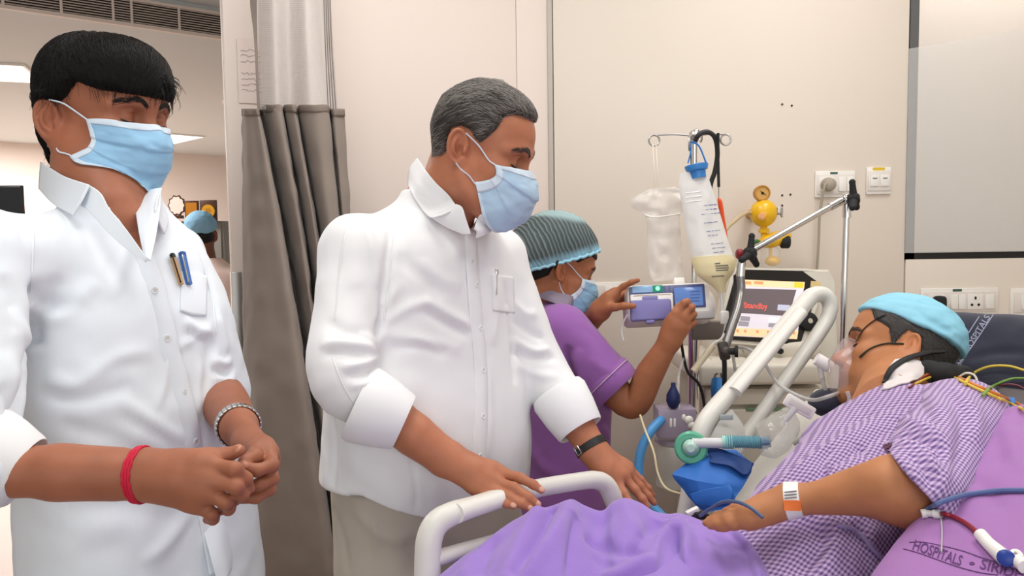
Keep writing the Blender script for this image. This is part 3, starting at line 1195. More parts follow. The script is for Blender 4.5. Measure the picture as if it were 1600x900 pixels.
MB().box(g + A(0.002, -0.0105, 0.001), (0.026, 0.001, 0.003), frame(A(1, 0, -0.7), A(0, 1, 0))).box(g + A(0, -0.0105, 0), (0.008, 0.001, 0.008)).build('needle', M_blackmatte, ga, smooth=False)
MB().cyl(g + A(0, 0, -0.024), b0 + A(0, 0, 0.04), 0.008).build('gauge_neck', M_brass, sr)
r1 = at_y(1217, 330, YR)
MB().cyl(b0, r1, 0.010).box(r1, (0.02, 0.03, 0.025), bev=0.004).cyl(r1, r1 + A(0.012, 0, -0.02), 0.004).build('outlet_valve', M_steel, sr)
n1 = at_y(1199, 356, YR)
MB().lathe(b0 + A(0, 0, -0.04), A(0.08, 0, -1), [(0, 0.012), (0.012, 0.012), (0.013, 0.018), (0.026, 0.018), (0.027, 0.011), (0.05, 0.011)], 6).build('hex_nut', M_yel, sr)
y2 = at_y(1210, 374, YR)
MB().ball(y2, (0.058, 0.04, 0.026), 24, frame(A(1, 0, 0.25), A(0, 0, 1))).build('lower_body', M_yel, sr)
k2 = at_y(1229, 378, YR - 0.02)
MB().lathe(k2 + A(-0.02, 0, 0), A(1, -0.15, 0), [(0, 0.018), (0.004, 0.022), (0.026, 0.022), (0.03, 0.018)], 12).build('control_knob', M_blackmatte, sr)
j0 = at_y(1204, 386, YR)
MB().lathe(j0, A(0, 0, -1), [(0, 0.02), (0.01, 0.032), (0.075, 0.032), (0.085, 0.022)], 24).build('bowl', M_clear, sr)
MB().ball(at_y(1207, 408, YR), (0.026, 0.024, 0.018), 18).build('float', M_yel, sr)
MB().cyl(j0, j0 + A(0, 0, -0.04), 0.006).build('float_stem', M_yel, sr)
MB().tube([at_y(1192, 384, YR - 0.03), at_y(1182, 377, YR - 0.05), at_y(1176, 384, YR - 0.05), at_y(1170, 400, 2.52)], 0.007, 8, k=18).build('green_hose', mat('green_rubber', srgb(60, 110, 60), 0.5), sr)
MB().tube([b0 + A(-0.04, 0, 0), at_y(1165, 333, 2.58), at_y(1148, 345, 2.55), at_y(1132, 362, 2.5), at_y(1122, 395, 2.45), at_y(1118, 450, 2.42)], 0.007, 8, k=30).build('pale_hose', mat('pale_hose', srgb(206, 186, 150), 0.35, alpha=0.9), sr)

# ---------------------------------------------------------------- drip stand
T_ST = 2.12
st = thing('drip_stand', 'chrome drip stand with looped hooks behind the infusion pump', 'drip stand', at(1084, 600, T_ST) * A(1, 1, 0))
topz = at(1085, 212, T_ST)
px_, py_ = topz[0], topz[1]
MB().cyl(A(px_, py_, 0.12), A(px_, py_, at(1085, 470, T_ST)[2]), 0.0165, n=20).build('pole', M_chrome, st)
MB().cyl(A(px_, py_, at(1085, 475, T_ST)[2]), topz, 0.0075, n=14).build('inner_pole', M_chrome, st)
MB().lathe(A(px_, py_, at(1085, 478, T_ST)[2]), A(0, 0, 1), [(0, 0.02), (0.03, 0.02), (0.04, 0.012)], 18).build('collar', M_blackmatte, st)
cr = MB().ball(topz, (0.016, 0.016, 0.016), 14).ball(topz + A(0.006, 0, 0.012), 0.008, 10).build('crown', M_steel, st)


def hook(e, cx, loop_n, r=0.0145):
    pts = [topz, topz * 0.5 + e * 0.5 + A(0, 0, 0.003), e]
    c = e + A(0, 0, -r)
    lp = [c + r * (math.cos(a) * loop_n + math.sin(a) * A(0, 0, 1)) for a in np.linspace(math.pi / 2, -1.45 * math.pi, 16)]
    return pts + lp[1:]


for pts in (hook(at(1022, 211, T_ST), 0, A(-1, 0, 0)), hook(at(1134, 210, T_ST + 0.02), 0, A(1, 0, 0)), hook(at(1077, 213, T_ST - 0.13), 0, A(-0.25, -1, 0), 0.018), hook(at(1095, 206, T_ST + 0.13), 0, A(0, 1, 0))):
    MB().tube(pts, 0.0028, 8, k=60).build('hook', M_steel, st)
for k in range(5):
    a = k * 2 * math.pi / 5 + 0.3
    e = A(px_ + 0.26 * math.cos(a), py_ + 0.26 * math.sin(a), 0.085)
    lg = MB().tube([A(px_, py_, 0.13), e], [0.02, 0.013]).build('leg', M_chrome, st)
    MB().lathe(e + A(0, -0.011, -0.055), A(0, 1, 0), [(0, 0.02), (0.002, 0.027), (0.02, 0.027), (0.022, 0.02)], 16).cyl(e, e - A(0, 0, 0.05), 0.008).build('castor', M_blackmatte, lg)


def pouch(rows, nu, nv, power=0.6, crump=0.0, seed=0, cs=40.0):
    """closed bag between left and right edges: rows = [(L, R, bulge)]"""
    L = spline([r[0] for r in rows], nu)
    Rr = spline([r[1] for r in rows], nu)
    B = np.interp(np.linspace(0, 1, nu), np.linspace(0, 1, len(rows)), [r[2] for r in rows])
    u = np.linspace(0, 1, nv)
    mid = L[:, None] * (1 - u)[None, :, None] + Rr[:, None] * u[None, :, None]
    du = np.gradient(mid, axis=0)
    dv = np.gradient(mid, axis=1)
    N = np.cross(du, dv)
    N /= np.linalg.norm(N, axis=2)[..., None] + 1e-12
    bl = B[:, None] * np.sin(np.pi * u)[None, :] ** power
    out = []
    for sgn in (1, -1):
        G = mid + sgn * N * bl[..., None]
        if crump:
            G = G + N * (crump * vnoise(G.reshape(-1, 3), cs, seed + sgn).reshape(nu, nv) * np.minimum(1, bl / (B.max() + 1e-9) * 2.5))[..., None]
        out.append(G.reshape(-1, 3))
    V = np.vstack(out)
    F = []
    o = nu * nv
    for i in range(nu - 1):
        for j in range(nv - 1):
            a, b, c, d = i * nv + j, i * nv + j + 1, (i + 1) * nv + j + 1, (i + 1) * nv + j
            F.append((a, d, c, b))
            F.append((o + a, o + b, o + c, o + d))
    for i in range(nu - 1):
        for j in (0, nv - 1):
            a, d = i * nv + j, (i + 1) * nv + j
            F.append((a, o + a, o + d, d) if j == 0 else (d, o + d, o + a, a))
    for j in range(nv - 1):
        for i in (0, nu - 1):
            a, b = i * nv + j, i * nv + j + 1
            F.append((b, o + b, o + a, a) if i == 0 else (a, o + a, o + b, b))
    return V, F


# feed bag
T_FB = 1.98
M_bag = mat('bag_film', srgb(243, 241, 236), 0.22, alpha=0.80, spec=0.6)
M_feed = mat('cream_feed', srgb(232, 218, 172), 0.35)
M_bluep = mat('blue_plastic', srgb(58, 134, 206), 0.35)
M_ink = mat('blue_ink', srgb(112, 122, 170), 0.7)
fb = thing('feeding_bag', 'clear feeding bag of cream liquid with blue cap hanging over the infusion pump', 'feeding bag', at(1100, 350, T_FB))
LR = [((1063, 270), (1103, 266), 0.004), ((1061, 292), (1112, 292), 0.012), ((1067, 330), (1124, 330), 0.016), ((1076, 380), (1139, 380), 0.019), ((1084, 415), (1148, 408), 0.022), ((1092, 431), (1146, 424), 0.020), ((1112, 445), (1134, 441), 0.011), ((1122, 456), (1133, 456), 0.005)]
V, F = pouch([(at(*l, T_FB), at(*r, T_FB), b_) for l, r, b_ in LR], 50, 24, 0.6, 0.003, 3, 45)
mesh_object('bag', V, F, M_bag, fb)
LR2 = [((1080, 402), (1145, 398), 0.0235), ((1083, 416), (1149, 409), 0.026), ((1091, 432), (1147, 425), 0.024), ((1111, 446), (1135, 442), 0.014), ((1121, 457), (1134, 457), 0.0065)]
V, F = pouch([(at(*l, T_FB), at(*r, T_FB), b_) for l, r, b_ in LR2], 24, 20, 0.6)
mesh_object('feed', V, F, M_feed, fb)
ce = at(1090, 271, T_FB)
ax = nrm(at(1087, 255, T_FB) - at(1091, 280, T_FB))
MB().lathe(ce - ax * 0.012, ax, [(0, 0.020), (0.018, 0.021), (0.02, 0.027), (0.03, 0.030), (0.034, 0.030), (0.036, 0.024)], 26).build('cap', M_bluep, fb)
hkp = at(1077, 219, T_ST - 0.13)
stp = MB()
for l in ((1075, 255), (1079, 238)), ((1104, 256), (1092, 228)):
    stp.tube([at(*l[0], T_FB), at(*l[1], T_FB), hkp + A(0.004, 0, -0.004)], 0.0042, 8, k=14, flat=0.5)
stp.build('strap', M_bluep, fb)
V, F = pouch([(at(*l, T_FB), at(*r, T_FB), b_) for l, r, b_ in LR], 50, 24, 0.6)
skb = Skin(V, np.array([f for f in F]))
pr = MB()
rs = random.Random(11)
for k in range(12):
    y = 322 + 6.6 * k
    if k in (3, 5, 8):
        continue
    x = 1092 + 0.33 * (y - 322) * 0.95
    n_ = 3 if k < 3 else 5
    cx_ = x
    end = x + (30 if k < 3 else rs.uniform(14, 24))
    while cx_ < end:
        w = rs.uniform(3, 8)
        P, N_ = skb.line([(cx_, y - 0.10 * (cx_ - x)), (min(cx_ + w, end), y - 0.10 * (cx_ + w - x))], 4)
        if len(P) > 2:
            pr.tube(P + N_ * 0.0004, 0.0012 if k < 3 else 0.0008, 4)
        cx_ += w + 1.6
pr.build('label_print', M_ink, fb)
pr = MB()
for y, x0_, x1_ in ((412, 1116, 1124), (415.5, 1117, 1136), (419, 1117.5, 1137), (422.5, 1118, 1136), (431, 1112, 1130)):
    P, N_ = skb.line([(x0_, y), (x1_, y - 1.0)], 6)
    if len(P) > 2:
        pr.tube(P + N_ * 0.0048, 0.0012, 4)
pr.build('lower_print', mat('dark_ink', srgb(96, 92, 92), 0.7), fb)
wl = MB()
for y in (302, 309, 316):
    P, N_ = skb.line([(1071, y), (1096, y - 3)], 8)
    if len(P) > 2:
        wl.tube(P + N_ * 0.0006, 0.0016, 4)
wl.build('written_label', mat('label_white', srgb(250, 250, 250), 0.6), fb)
# spout, clamp and drip line
MB().tube([at(1127, 452, T_FB), at(1128, 475, T_FB), at(1130, 492, T_FB)], 0.004, 8).build('spout', M_bag, fb)
MB().box(at(1132, 496, T_FB - 0.01), (0.022, 0.008, 0.034), bev=0.004).build('roller_clamp', M_white, fb)
MB().tube([at(1130, 490, T_FB), at(1133, 510, T_FB), at(1128, 528, T_FB - 0.01), at(1112, 540, T_FB - 0.02), at(1090, 572, T_FB - 0.03)], 0.003, 8, k=24).build('line', M_bag, fb)
MB().cyl(at(1114, 540, T_FB - 0.02), at(1083, 580, T_FB - 0.03), 0.0085).build('drip_chamber', mat('drip_chamber', srgb(228, 214, 186), 0.3, alpha=0.85), fb)

# crumpled empty plastic bag
T_PB = 2.08
pb = thing('plastic_bag', 'crumpled translucent plastic bag hanging from the left hook of the drip stand', 'plastic bag', at(1030, 360, T_PB))
LR = [((1012, 296), (1055, 292), 0.006), ((985, 312), (1076, 304), 0.020), ((990, 326), (1070, 325), 0.026), ((1008, 338), (1062, 338), 0.018), ((1010, 370), (1064, 372), 0.024), ((1012, 410), (1066, 412), 0.024), ((1016, 432), (1068, 430), 0.016), ((1022, 440), (1064, 438), 0.004)]
V, F = pouch([(at(*l, T_PB), at(*r, T_PB), b_) for l, r, b_ in LR], 60, 34, 0.5, 0.009, 5, 42)
mesh_object('bag', V, F, mat('crumpled_film', srgb(240, 235, 228), 0.2, alpha=0.38, spec=0.7), pb)
MB().tube([at(1008, 336, T_PB - 0.02), at(1020, 339, T_PB - 0.035), at(1045, 337, T_PB - 0.035), at(1063, 334, T_PB - 0.02)], 0.0025, 6, k=14).build('tie', M_white, pb)
MB().tube([at(1020, 226, T_ST), at(1022, 262, T_PB), at(1023, 298, T_PB)], 0.0016, 6, k=14).tube([at(1025, 226, T_ST), at(1027, 262, T_PB), at(1028, 298, T_PB)], 0.0016, 6, k=14).build('cord', mat('pale_cord', srgb(226, 214, 196), 0.7), pb)

# black hose and orange cuff cable looped over the hooks
bh = thing('black_hose', 'thick black coiled hose looped over the drip stand hooks', 'hose', at(1100, 206, T_ST))
MB().tube([at(1083, 262, T_ST + 0.05), at(1083, 235, T_ST + 0.03), at(1090, 213, T_ST - 0.02), at(1104, 206, T_ST - 0.02), at(1117, 215, T_ST), at(1121, 240, T_ST + 0.02), at(1117, 268, T_ST + 0.03), at(1110, 290, T_ST + 0.04), at(1108, 330, T_ST + 0.05), at(1108, 420, T_ST + 0.05)], 0.0068, 10, k=60).build('hose', mat('hose_rubber', (0.035, 0.035, 0.036), 0.5), bh)
oc = thing('orange_probe', 'orange tapered probe on a black cord hanging beside the feeding bag', 'probe', at(1122, 330, T_ST + 0.02))
MB().tube([at(1122, 208, T_ST - 0.008), at(1122, 250, T_ST), at(1123, 292, T_ST)], 0.0042, 8).build('cord', M_blackmatte, oc)
MB().tube([at(1123, 290, T_ST), at(1123, 310, T_ST)], 0.0015, 6).build('link', M_steel, oc)
MB().tube([at(1122, 310, T_ST), at(1125, 316, T_ST), at(1129, 345, T_ST), at(1134, 372, T_ST), at(1137, 395, T_ST)], [0.004, 0.011, 0.012, 0.009, 0.005], 12, k=16, flat=0.6).build('handle', mat('orange_plastic', srgb(232, 84, 36), 0.4), oc)

# ---------------------------------------------------------------- infusion pump
T_PU = 2.0
pu = thing('infusion_pump', 'white and purple infusion pump with a small blue screen clamped to the drip stand', 'infusion pump', at(1050, 474, T_PU + 0.08))
c0, cxr, cyu = at(985, 476, T_PU), at(1106, 470, T_PU), at(985, 444, T_PU)
ex = nrm(cxr - c0)
ey = nrm(np.cross(ex, nrm(c0 - CAM)))
ey = nrm(ey + 0.10 * (c0 - CAM))       # leaning back a little
ez = nrm(np.cross(ex, ey))             # out of the front
RP = np.stack([ex, ey, ez], 1)
SP = T_PU / FPX


def pp(px, py, out=0.0):
    """point of the pump's front plane at a pixel"""
    d = ray(px, py)
    k = ez.dot(c0 - CAM) / ez.dot(d)
    return CAM + d * k + ez * out


def prect(x0, y0, x1, y1, out, depth, bev=0.002, seg=2):
    a, b_ = pp(x0, y1), pp(x1, y0)
    c = (a + b_) / 2
    w, h = (b_ - a).dot(ex), (b_ - a).dot(ey)
    return MB().box(c + ez * (out - depth / 2), (w, h, depth), RP, bev, seg)


M_pump = mat('pump_white', srgb(232, 228, 224), 0.35)
M_pdark = mat('pump_bezel', srgb(78, 86, 132), 0.35)
M_purp = mat('pump_purple', srgb(126, 120, 176), 0.4)
prect(983, 441, 1108, 501, 0.0, 0.11, 0.014, 4).build('body', M_pump, pu)
a = pp(1104, 472, -0.055)
MB().ball(a, (0.036, 0.048, 0.055), 24, RP).build('end_cap', M_pump, pu)
prect(985, 445, 1100, 484, 0.004, 0.008, 0.003).build('fascia', M_pdark, pu)
prect(988, 447, 1019, 458, 0.0055, 0.004, 0.001).build('status_display', mat('lcd_blue', srgb(130, 164, 196), 0.2, emit=srgb(130, 164, 196), estr=0.25), pu)
gb = prect(1020, 446, 1034, 457, 0.006, 0.004, 0.001).build('start_button', mat('green_button', srgb(28, 150, 110), 0.3), pu)
q = pp(1027, 451.5, 0.0065)
MB().lathe(q, ez, [(0, 0.006), (0.0008, 0.0055)], 18).build('lit_ring', mat('green_lit', srgb(150, 240, 200), 0.3, emit=srgb(150, 240, 200), estr=0.6), gb)
scr = prect(1055, 449, 1096, 479, 0.0055, 0.004, 0.001).build('screen', mat('pump_screen', srgb(92, 122, 180), 0.15, emit=srgb(92, 122, 180), estr=0.3), pu)
lines = MB()
for k in range(4):
    a_, b_ = pp(1078, 456 + 5 * k, 0.0058), pp(1092, 456 + 5 * k, 0.0058)
    lines.box((a_ + b_) / 2, ((b_ - a_).dot(ex), 0.003, 0.0006), RP)
lines.build('screen_text', mat('lcd_text', srgb(70, 96, 156), 0.4), scr, smooth=False)
prect(986, 459, 1050, 492, 0.010, 0.012, 0.004).build('door_frame', M_pump, pu)
dr = prect(985, 469, 1046, 503, 0.018, 0.016, 0.006, 3).build('door', M_purp, pu)
prect(1003, 464, 1026, 473, 0.017, 0.012, 0.003).build('latch', M_purp, dr)
prect(1008, 500, 1022, 507, 0.016, 0.012, 0.004).build('thumb_tab', M_purp, dr)
prect(988, 461, 1047, 463, 0.0115, 0.002, 0.0004).build('orange_stripe', mat('label_tan', srgb(206, 180, 160), 0.5), pu)
prect(1062, 486, 1116, 499, 0.004, 0.02, 0.003).build('drawer', mat('pump_grey', srgb(176, 172, 172), 0.4), pu)
for px in (1039, 1046):
    prect(px, 447, px + 5, 457, 0.0055, 0.003, 0.001).build('key', mat('key_grey', srgb(110, 116, 150), 0.4), pu)
MB().cyl(A(px_, py_, at(1085, 466, T_ST)[2]), A(px_, py_, at(1085, 500, T_ST)[2]), 0.028).build('pole_clamp', M_blackmatte, pu)
MB().box(at(1106, 516, 2.10), (0.09, 0.03, 0.05), bev=0.004).build('bracket', mat('bracket_grey', srgb(120, 110, 102), 0.5), pu)
# little white clip on the pump and thin tube hanging from the pump
MB().box(pp(1066, 434, -0.05), (0.028, 0.02, 0.03), RP, 0.003).build('line_holder', M_white, pu)
MB().tube([pp(990, 480, -0.02), pp(978, 496, -0.02), pp(973, 515, -0.02), pp(976, 530, -0.02)], 0.0022, 6, k=20).build('line', M_bag, pu)
# wall socket just behind the pump on the left
t5, c5, w5, h5 = plate(916, 440, 985, 476, 'white wall socket plate half hidden behind the infusion pump')
rocker(t5, c5 + A(0.0, 0, 0), 0.026)
rocker(t5, c5 + A(0.03, 0, 0), 0.026)
MB().box(c5 + A(0.048, -0.0108, h5 * 0.30), (0.02, 0.008, 0.012)).build('label_strip', mat('red_led', srgb(120, 40, 44), 0.4), t5)

# ---------------------------------------------------------------- ventilator
T_V = 2.32
M_vent = mat('ventilator_cream', srgb(226, 220, 206), 0.4)
M_ventg = mat('ventilator_grey', srgb(196, 190, 176), 0.45)
ve = thing('ventilator', 'cream ventilator whose screen reads Standby, behind the raised bed rail', 'ventilator', at(1200, 560, T_V + 0.15) * A(1, 1, 0))
v0, vx, vy = at(1143, 526, T_V), at(1245, 531, T_V + 0.035), at(1160, 438, T_V + 0.055)
ex = nrm(vx - v0)
ey = nrm((vy - v0) - ex * ex.dot(vy - v0))
ez = nrm(np.cross(ex, ey))
RV = np.stack([ex, ey, ez], 1)


def vp(px, py, out=0.0):
    d = ray(px, py)
    k = ez.dot(v0 - CAM) / ez.dot(d)
    return CAM + d * k + ez * out


def vquad(P, out, depth):
    """quad given by its four pixels, on the monitor's plane"""
    Q = [vp(*p, out) for p in P]
    mb = MB()
    mb.add(np.vstack([Q, [q - ez * depth for q in Q]]), [(0, 1, 2, 3), (7, 6, 5, 4), (0, 4, 5, 1), (1, 5, 6, 2), (2, 6, 7, 3), (3, 7, 4, 0)])
    return mb


# counter-clockwise seen from the front: bottom-left, bottom-right, top-right, top-left
mon = vquad([(1118, 534), (1256, 545), (1296, 421), (1146, 417)], -0.004, 0.05).build('monitor_shell', M_vent, ve)
bz = vquad([(1122, 529), (1250, 539), (1288, 424), (1152, 421)], 0.0, 0.012).build('bezel', mat('bezel_black', (0.018, 0.016, 0.015), 0.25), ve, smooth=False)
M_scr = mat('screen_white', srgb(226, 218, 228), 0.3, emit=srgb(226, 218, 228), estr=0.45)
scn = vquad([(1143, 525), (1245, 530), (1257, 441), (1160, 437)], 0.001, 0.003).build('screen', M_scr, ve, smooth=False)
M_so = mat('screen_orange', srgb(250, 216, 172), 0.3, emit=srgb(250, 214, 168), estr=0.45)
M_sg = mat('screen_grey', srgb(112, 100, 104), 0.3, emit=srgb(112, 100, 104), estr=0.3)
vquad([(1158.5, 447), (1256, 451), (1257, 441), (1160, 437)], 0.0016, 0.001).build('top_bar', M_so, scn, smooth=False)
vquad([(1144, 524), (1245, 530), (1247, 517), (1147, 512)], 0.0016, 0.001).build('bottom_bar', M_so, scn, smooth=False)
vquad([(1155, 489), (1232, 494), (1244, 453), (1163, 451)], 0.0016, 0.001).build('standby_window', M_sg, scn, smooth=False)
vquad([(1214, 485), (1232, 486), (1234, 477), (1215, 476)], 0.0022, 0.001).build('button_field', mat('screen_lilac', srgb(196, 198, 220), 0.3, emit=srgb(196, 198, 220), estr=0.4), scn, smooth=False)
M_sgrey = mat('screen_keys', srgb(160, 156, 164), 0.3, emit=srgb(160, 156, 164), estr=0.35)
for Q in ([(1156, 501), (1171, 502), (1172, 495), (1157, 494)], [(1153, 509), (1169, 510), (1170, 503), (1154, 502)], [(1200, 511), (1215, 512), (1216, 506), (1201, 505)]):
    vquad(Q, 0.0018, 0.001).build('key_field', M_sgrey, scn, smooth=False)
vquad([(1201, 503), (1218, 504), (1219, 497), (1202, 496)], 0.0018, 0.001).build('value_field', mat('screen_bright', srgb(250, 248, 250), 0.3, emit=srgb(250, 248, 250), estr=0.5), scn, smooth=False)
mk = MB()
for px in (1152, 1164, 1183, 1200, 1226, 1240):
    mk.box(vp(px, 517 + (px - 1150) * 0.04, 0.002), (0.008, 0.008, 0.001), RV)
for px in (1166, 1185):
    mk.box(vp(px, 442, 0.002), (0.03, 0.009, 0.001), RV)
mk.build('bar_icons', mat('icon_red', srgb(236, 160, 110), 0.3, emit=srgb(236, 160, 110), estr=0.4), scn, smooth=False, kind='stuff')
vquad([(1240, 449), (1254, 450), (1255, 442), (1241, 441)], 0.002, 0.001).build('alarm_icon', mat('icon_yellow', srgb(250, 200, 60), 0.3, emit=srgb(250, 200, 60), estr=0.5), scn, smooth=False)
text_part('screen_word', 'Standby', 0.0245, vp(1180, 478.5, 0.0018), ex, ey, mat('standby_red', srgb(232, 96, 84), 0.4, emit=srgb(232, 96, 84), estr=0.6), scn, bold=0.0006)
vquad([(1266, 448), (1282, 449), (1283, 440), (1267, 439)], 0.001, 0.001).build('status_light', mat('status_yellow', srgb(226, 200, 140), 0.4), ve, smooth=False)
kn = vp(1262, 503, 0.0)
MB().lathe(kn, ez, [(0, 0.030), (0.012, 0.029), (0.016, 0.024)], 26).build('rotary_knob', M_blackmatte, ve)
MB().lathe(vp(1262, 503, 0.016), ez, [(0, 0.008), (0.001, 0.008)], 16).build('knob_mark', M_ventg, ve)
# tall rear housing right of the screen
h0, h1_ = at(1258, 700, 2.42), at(1312, 425, 2.42)
sidep = [at(1255, 424, 2.42), at(1296, 424, 2.42), at(1304, 440, 2.42), at(1312, 560, 2.40), at(1316, 700, 2.40), at(1316, 1000, 2.4), at(1240, 1000, 2.4), at(1240, 560, 2.4)]
mb = MB()
n_ = len(sidep)
back_ = [p + A(0, 0.22, 0) for p in sidep]
mb.add(np.vstack([sidep, back_]), [tuple(range(n_))[::-1], tuple(range(n_, 2 * n_))] + [(i, (i + 1) % n_, n_ + (i + 1) % n_, n_ + i) for i in range(n_)])
mb.build('rear_housing', M_vent, ve, smooth=False)


def vbox(x0, y0, x1, y1, t, depth, name, m, bev=0.006, par=None):
    a, b_ = at(x0, y1, t), at(x1, y0, t)
    c = (a + b_) / 2
    return MB().box(A(c[0], c[1] + depth / 2, c[2]), (b_[0] - a[0], depth, b_[2] - a[2]), None, bev, 3).build(name, m, par or ve)


vbox(1128, 534, 1286, 566, 2.34, 0.25, 'neck_block', M_vent, 0.02)
vbox(1092, 568, 1290, 604, 2.22, 0.4, 'tray', M_vent, 0.012)
bd = vbox(1100, 602, 1286, 700, 2.27, 0.35, 'body', M_ventg, 0.01)
vbox(1096, 690, 1290, 960, 2.27, 0.35, 'trolley', M_ventg, 0.01)
vbox(1104, 606, 1282, 634, 2.255, 0.02, 'drawer', M_vent, 0.004)
vbox(1104, 638, 1282, 690, 2.255, 0.02, 'drawer', M_vent, 0.004)
vbox(1166, 637, 1222, 643, 2.25, 0.01, 'green_strip', mat('green_strip', srgb(110, 140, 110), 0.4), 0.001)
vbox(1112, 560, 1170, 570, 2.30, 0.1, 'port_block', M_vent, 0.008)
for k, px in enumerate((1150, 1165, 1182, 1218)):
    q = at(px, 548, 2.335)
    MB().lathe(q, A(0, -1, 0), [(0, 0.009), (0.012, 0.009), (0.014, 0.006)], 14).build('port', M_blackmatte if k == 3 else M_ventg, ve)
for sx in (1110, 1270):
    for dy in (0.04, 0.3):
        q = at(sx, 900, 2.27) * A(1, 1, 0) + A(0, dy, 0.04)
        MB().lathe(q - A(0.012, 0, 0), A(1, 0, 0), [(0, 0.03), (0.003, 0.04), (0.021, 0.04), (0.024, 0.03)], 18).cyl(q, q + A(0, 0, 0.12), 0.012).build('castor', M_blackmatte, ve)
# blue straps hanging on the ventilator tray
bs = thing('blue_strap', 'blue fabric strap hung from the ventilator tray beside the black rod', 'strap', at(1122, 610, 2.15))
MB().sheet([[at(1114, 592, 2.14), at(1122, 590, 2.12), at(1130, 593, 2.14)], [at(1112, 612, 2.13), at(1122, 612, 2.11), at(1132, 614, 2.13)], [at(1114, 632, 2.14), at(1122, 634, 2.12), at(1130, 634, 2.14)]], 14, 12, 0.006, wob=0.002).build('strap', M_bluep, bs)
MB().tube([at(1115, 594, 2.13), at(1118, 585, 2.16), at(1121, 584, 2.2)], 0.003, 6).tube([at(1128, 594, 2.13), at(1127, 585, 2.16), at(1126, 584, 2.2)], 0.003, 6).build('clip', M_black, bs)

# ---------------------------------------------------------------- hose support arm
T_A = 1.98
ar = thing('support_arm', 'jointed chrome hose arm with black three-lobed knobs over the ventilator', 'support arm', at(1322, 560, T_A))
P0 = at(1323, 322, T_A)
MB().cyl(A(at(1319, 620, T_A)[0], P0[1], 0.5), P0, 0.0078, n=16).build('post', M_chrome, ar)
MB().cyl(at(1323, 340, T_A), at(1323, 318, T_A), 0.011, n=16).build('collar', M_chrome, ar)
J1, J0 = at(1316, 313, T_A - 0.01), at(1166, 396, T_A - 0.06)
MB().cyl(J0, J1, 0.0085, 0.0080, 14).build('rod', M_chrome, ar)
MB().cyl(J1 + (J0 - J1) * 0.02, J1 + (J0 - J1) * 0.13, 0.0105).ball(at(1322, 311, T_A - 0.005), 0.015, 14).build('joint', M_chrome, ar)


def tri_knob(c, axis, R_, nm='knob'):
    axis = nrm(axis)
    ref = nrm(np.cross(axis, A(0.2, 0.1, 1)))
    b_ = np.cross(axis, ref)
    mb = MB().lathe(c - axis * 0.014, axis, [(0, 0.012), (0.006, 0.016), (0.022, 0.016), (0.028, 0.010)], 18)
    for k in range(3):
        a_ = R_ + k * 2 * math.pi / 3
        d = math.cos(a_) * ref + math.sin(a_) * b_
        mb.tube([c, c + d * 0.020, c + d * 0.043], [0.013, 0.0105, 0.0085], 12, flat=0.8).ball(c + d * 0.043, 0.0085, 10)
    return mb.build(nm, M_blackmatte, ar)


tri_knob(at(1334, 311, T_A - 0.02), A(0.9, -0.55, 0.1), 0.75)
tri_knob(at(1172, 396, T_A - 0.08), A(0.75, -0.75, 0.0), 0.55)
MB().lathe(at(1150, 397, T_A - 0.07), A(1, 0, 0), [(0, 0.008), (0.004, 0.013), (0.014, 0.013), (0.018, 0.010)], 16).build('red_cap', mat('dark_red', srgb(130, 30, 40), 0.4), ar)
MB().cyl(at(1159, 400, T_A - 0.06), at(1157, 432, T_A - 0.06), 0.0105).build('drop_tube', M_chrome, ar)
MB().tube([at(1157, 430, T_A - 0.06), at(1158, 455, T_A - 0.06), at(1154, 480, T_A - 0.08), at(1144, 510, T_A - 0.1), at(1133, 543, T_A - 0.12)], 0.0105, 12, k=36).build('gooseneck', mat('gooseneck_grey', (0.28, 0.27, 0.26), 0.35, 0.8), ar)
MB().tube([at(1151, 430, T_A - 0.04), at(1151, 460, T_A - 0.05), at(1146, 490, T_A - 0.07), at(1136, 520, T_A - 0.1)], 0.008, 10, k=30).build('side_hose', mat('side_hose', (0.02, 0.02, 0.02), 0.45), ar)
cl_ = at(1131, 548, T_A - 0.12)
MB().box(cl_, (0.024, 0.02, 0.045), frame(A(1, 0, 0.2), A(-0.2, 0, 1)), 0.005).ball(cl_ + A(0.0, -0.01, 0.0), 0.013, 12).build('clamp', mat('clamp_bronze', (0.05, 0.04, 0.035), 0.4), ar)
MB().lathe(cl_ + A(0.01, -0.01, 0), A(1, -0.3, 0), [(0, 0.008), (0.012, 0.008), (0.013, 0.014), (0.021, 0.014)], 14).build('clamp_knob', M_blackmatte, ar)
MB().tube([cl_, at(1132, 570, T_A - 0.12), at(1132, 610, T_A - 0.10)], 0.006, 8).build('black_rod', M_blackmatte, ar)

# ---------------------------------------------------------------- suction jar, bulb and humidifier beside the stand
T_J = 1.9
sb = thing('rubber_bulb', 'navy blue rubber squeeze bulb standing on the lilac box', 'rubber bulb', at(1052, 618, T_J))
MB().lathe(at(1052, 638, T_J), A(0, 0, 1), [(0, 0.006), (0.004, 0.012), (0.018, 0.0175), (0.034, 0.0165), (0.047, 0.010), (0.054, 0.006), (0.064, 0.0055)], 20).build('bulb', mat('navy_rubber', srgb(26, 36, 84), 0.45), sb)
hb = thing('chamber_box', 'clear lilac plastic box with white valves hung at the drip stand', 'plastic box', at(1058, 662, T_J))
M_lil = mat('lilac_clear', srgb(176, 162, 184), 0.2, alpha=0.72)
a, b_ = at(1028, 686, T_J), at(1088, 638, T_J)
c = (a + b_) / 2
MB().box(c + A(0, 0.03, 0), (b_[0] - a[0], 0.07, b_[2] - a[2]), None, 0.005).build('case', M_lil, hb)
for px, py in ((1048, 660), (1054, 660)):
    MB().box(at(px, py, T_J - 0.003), (0.006, 0.006, 0.022), bev=0.001).build('window_bar', M_white, hb)
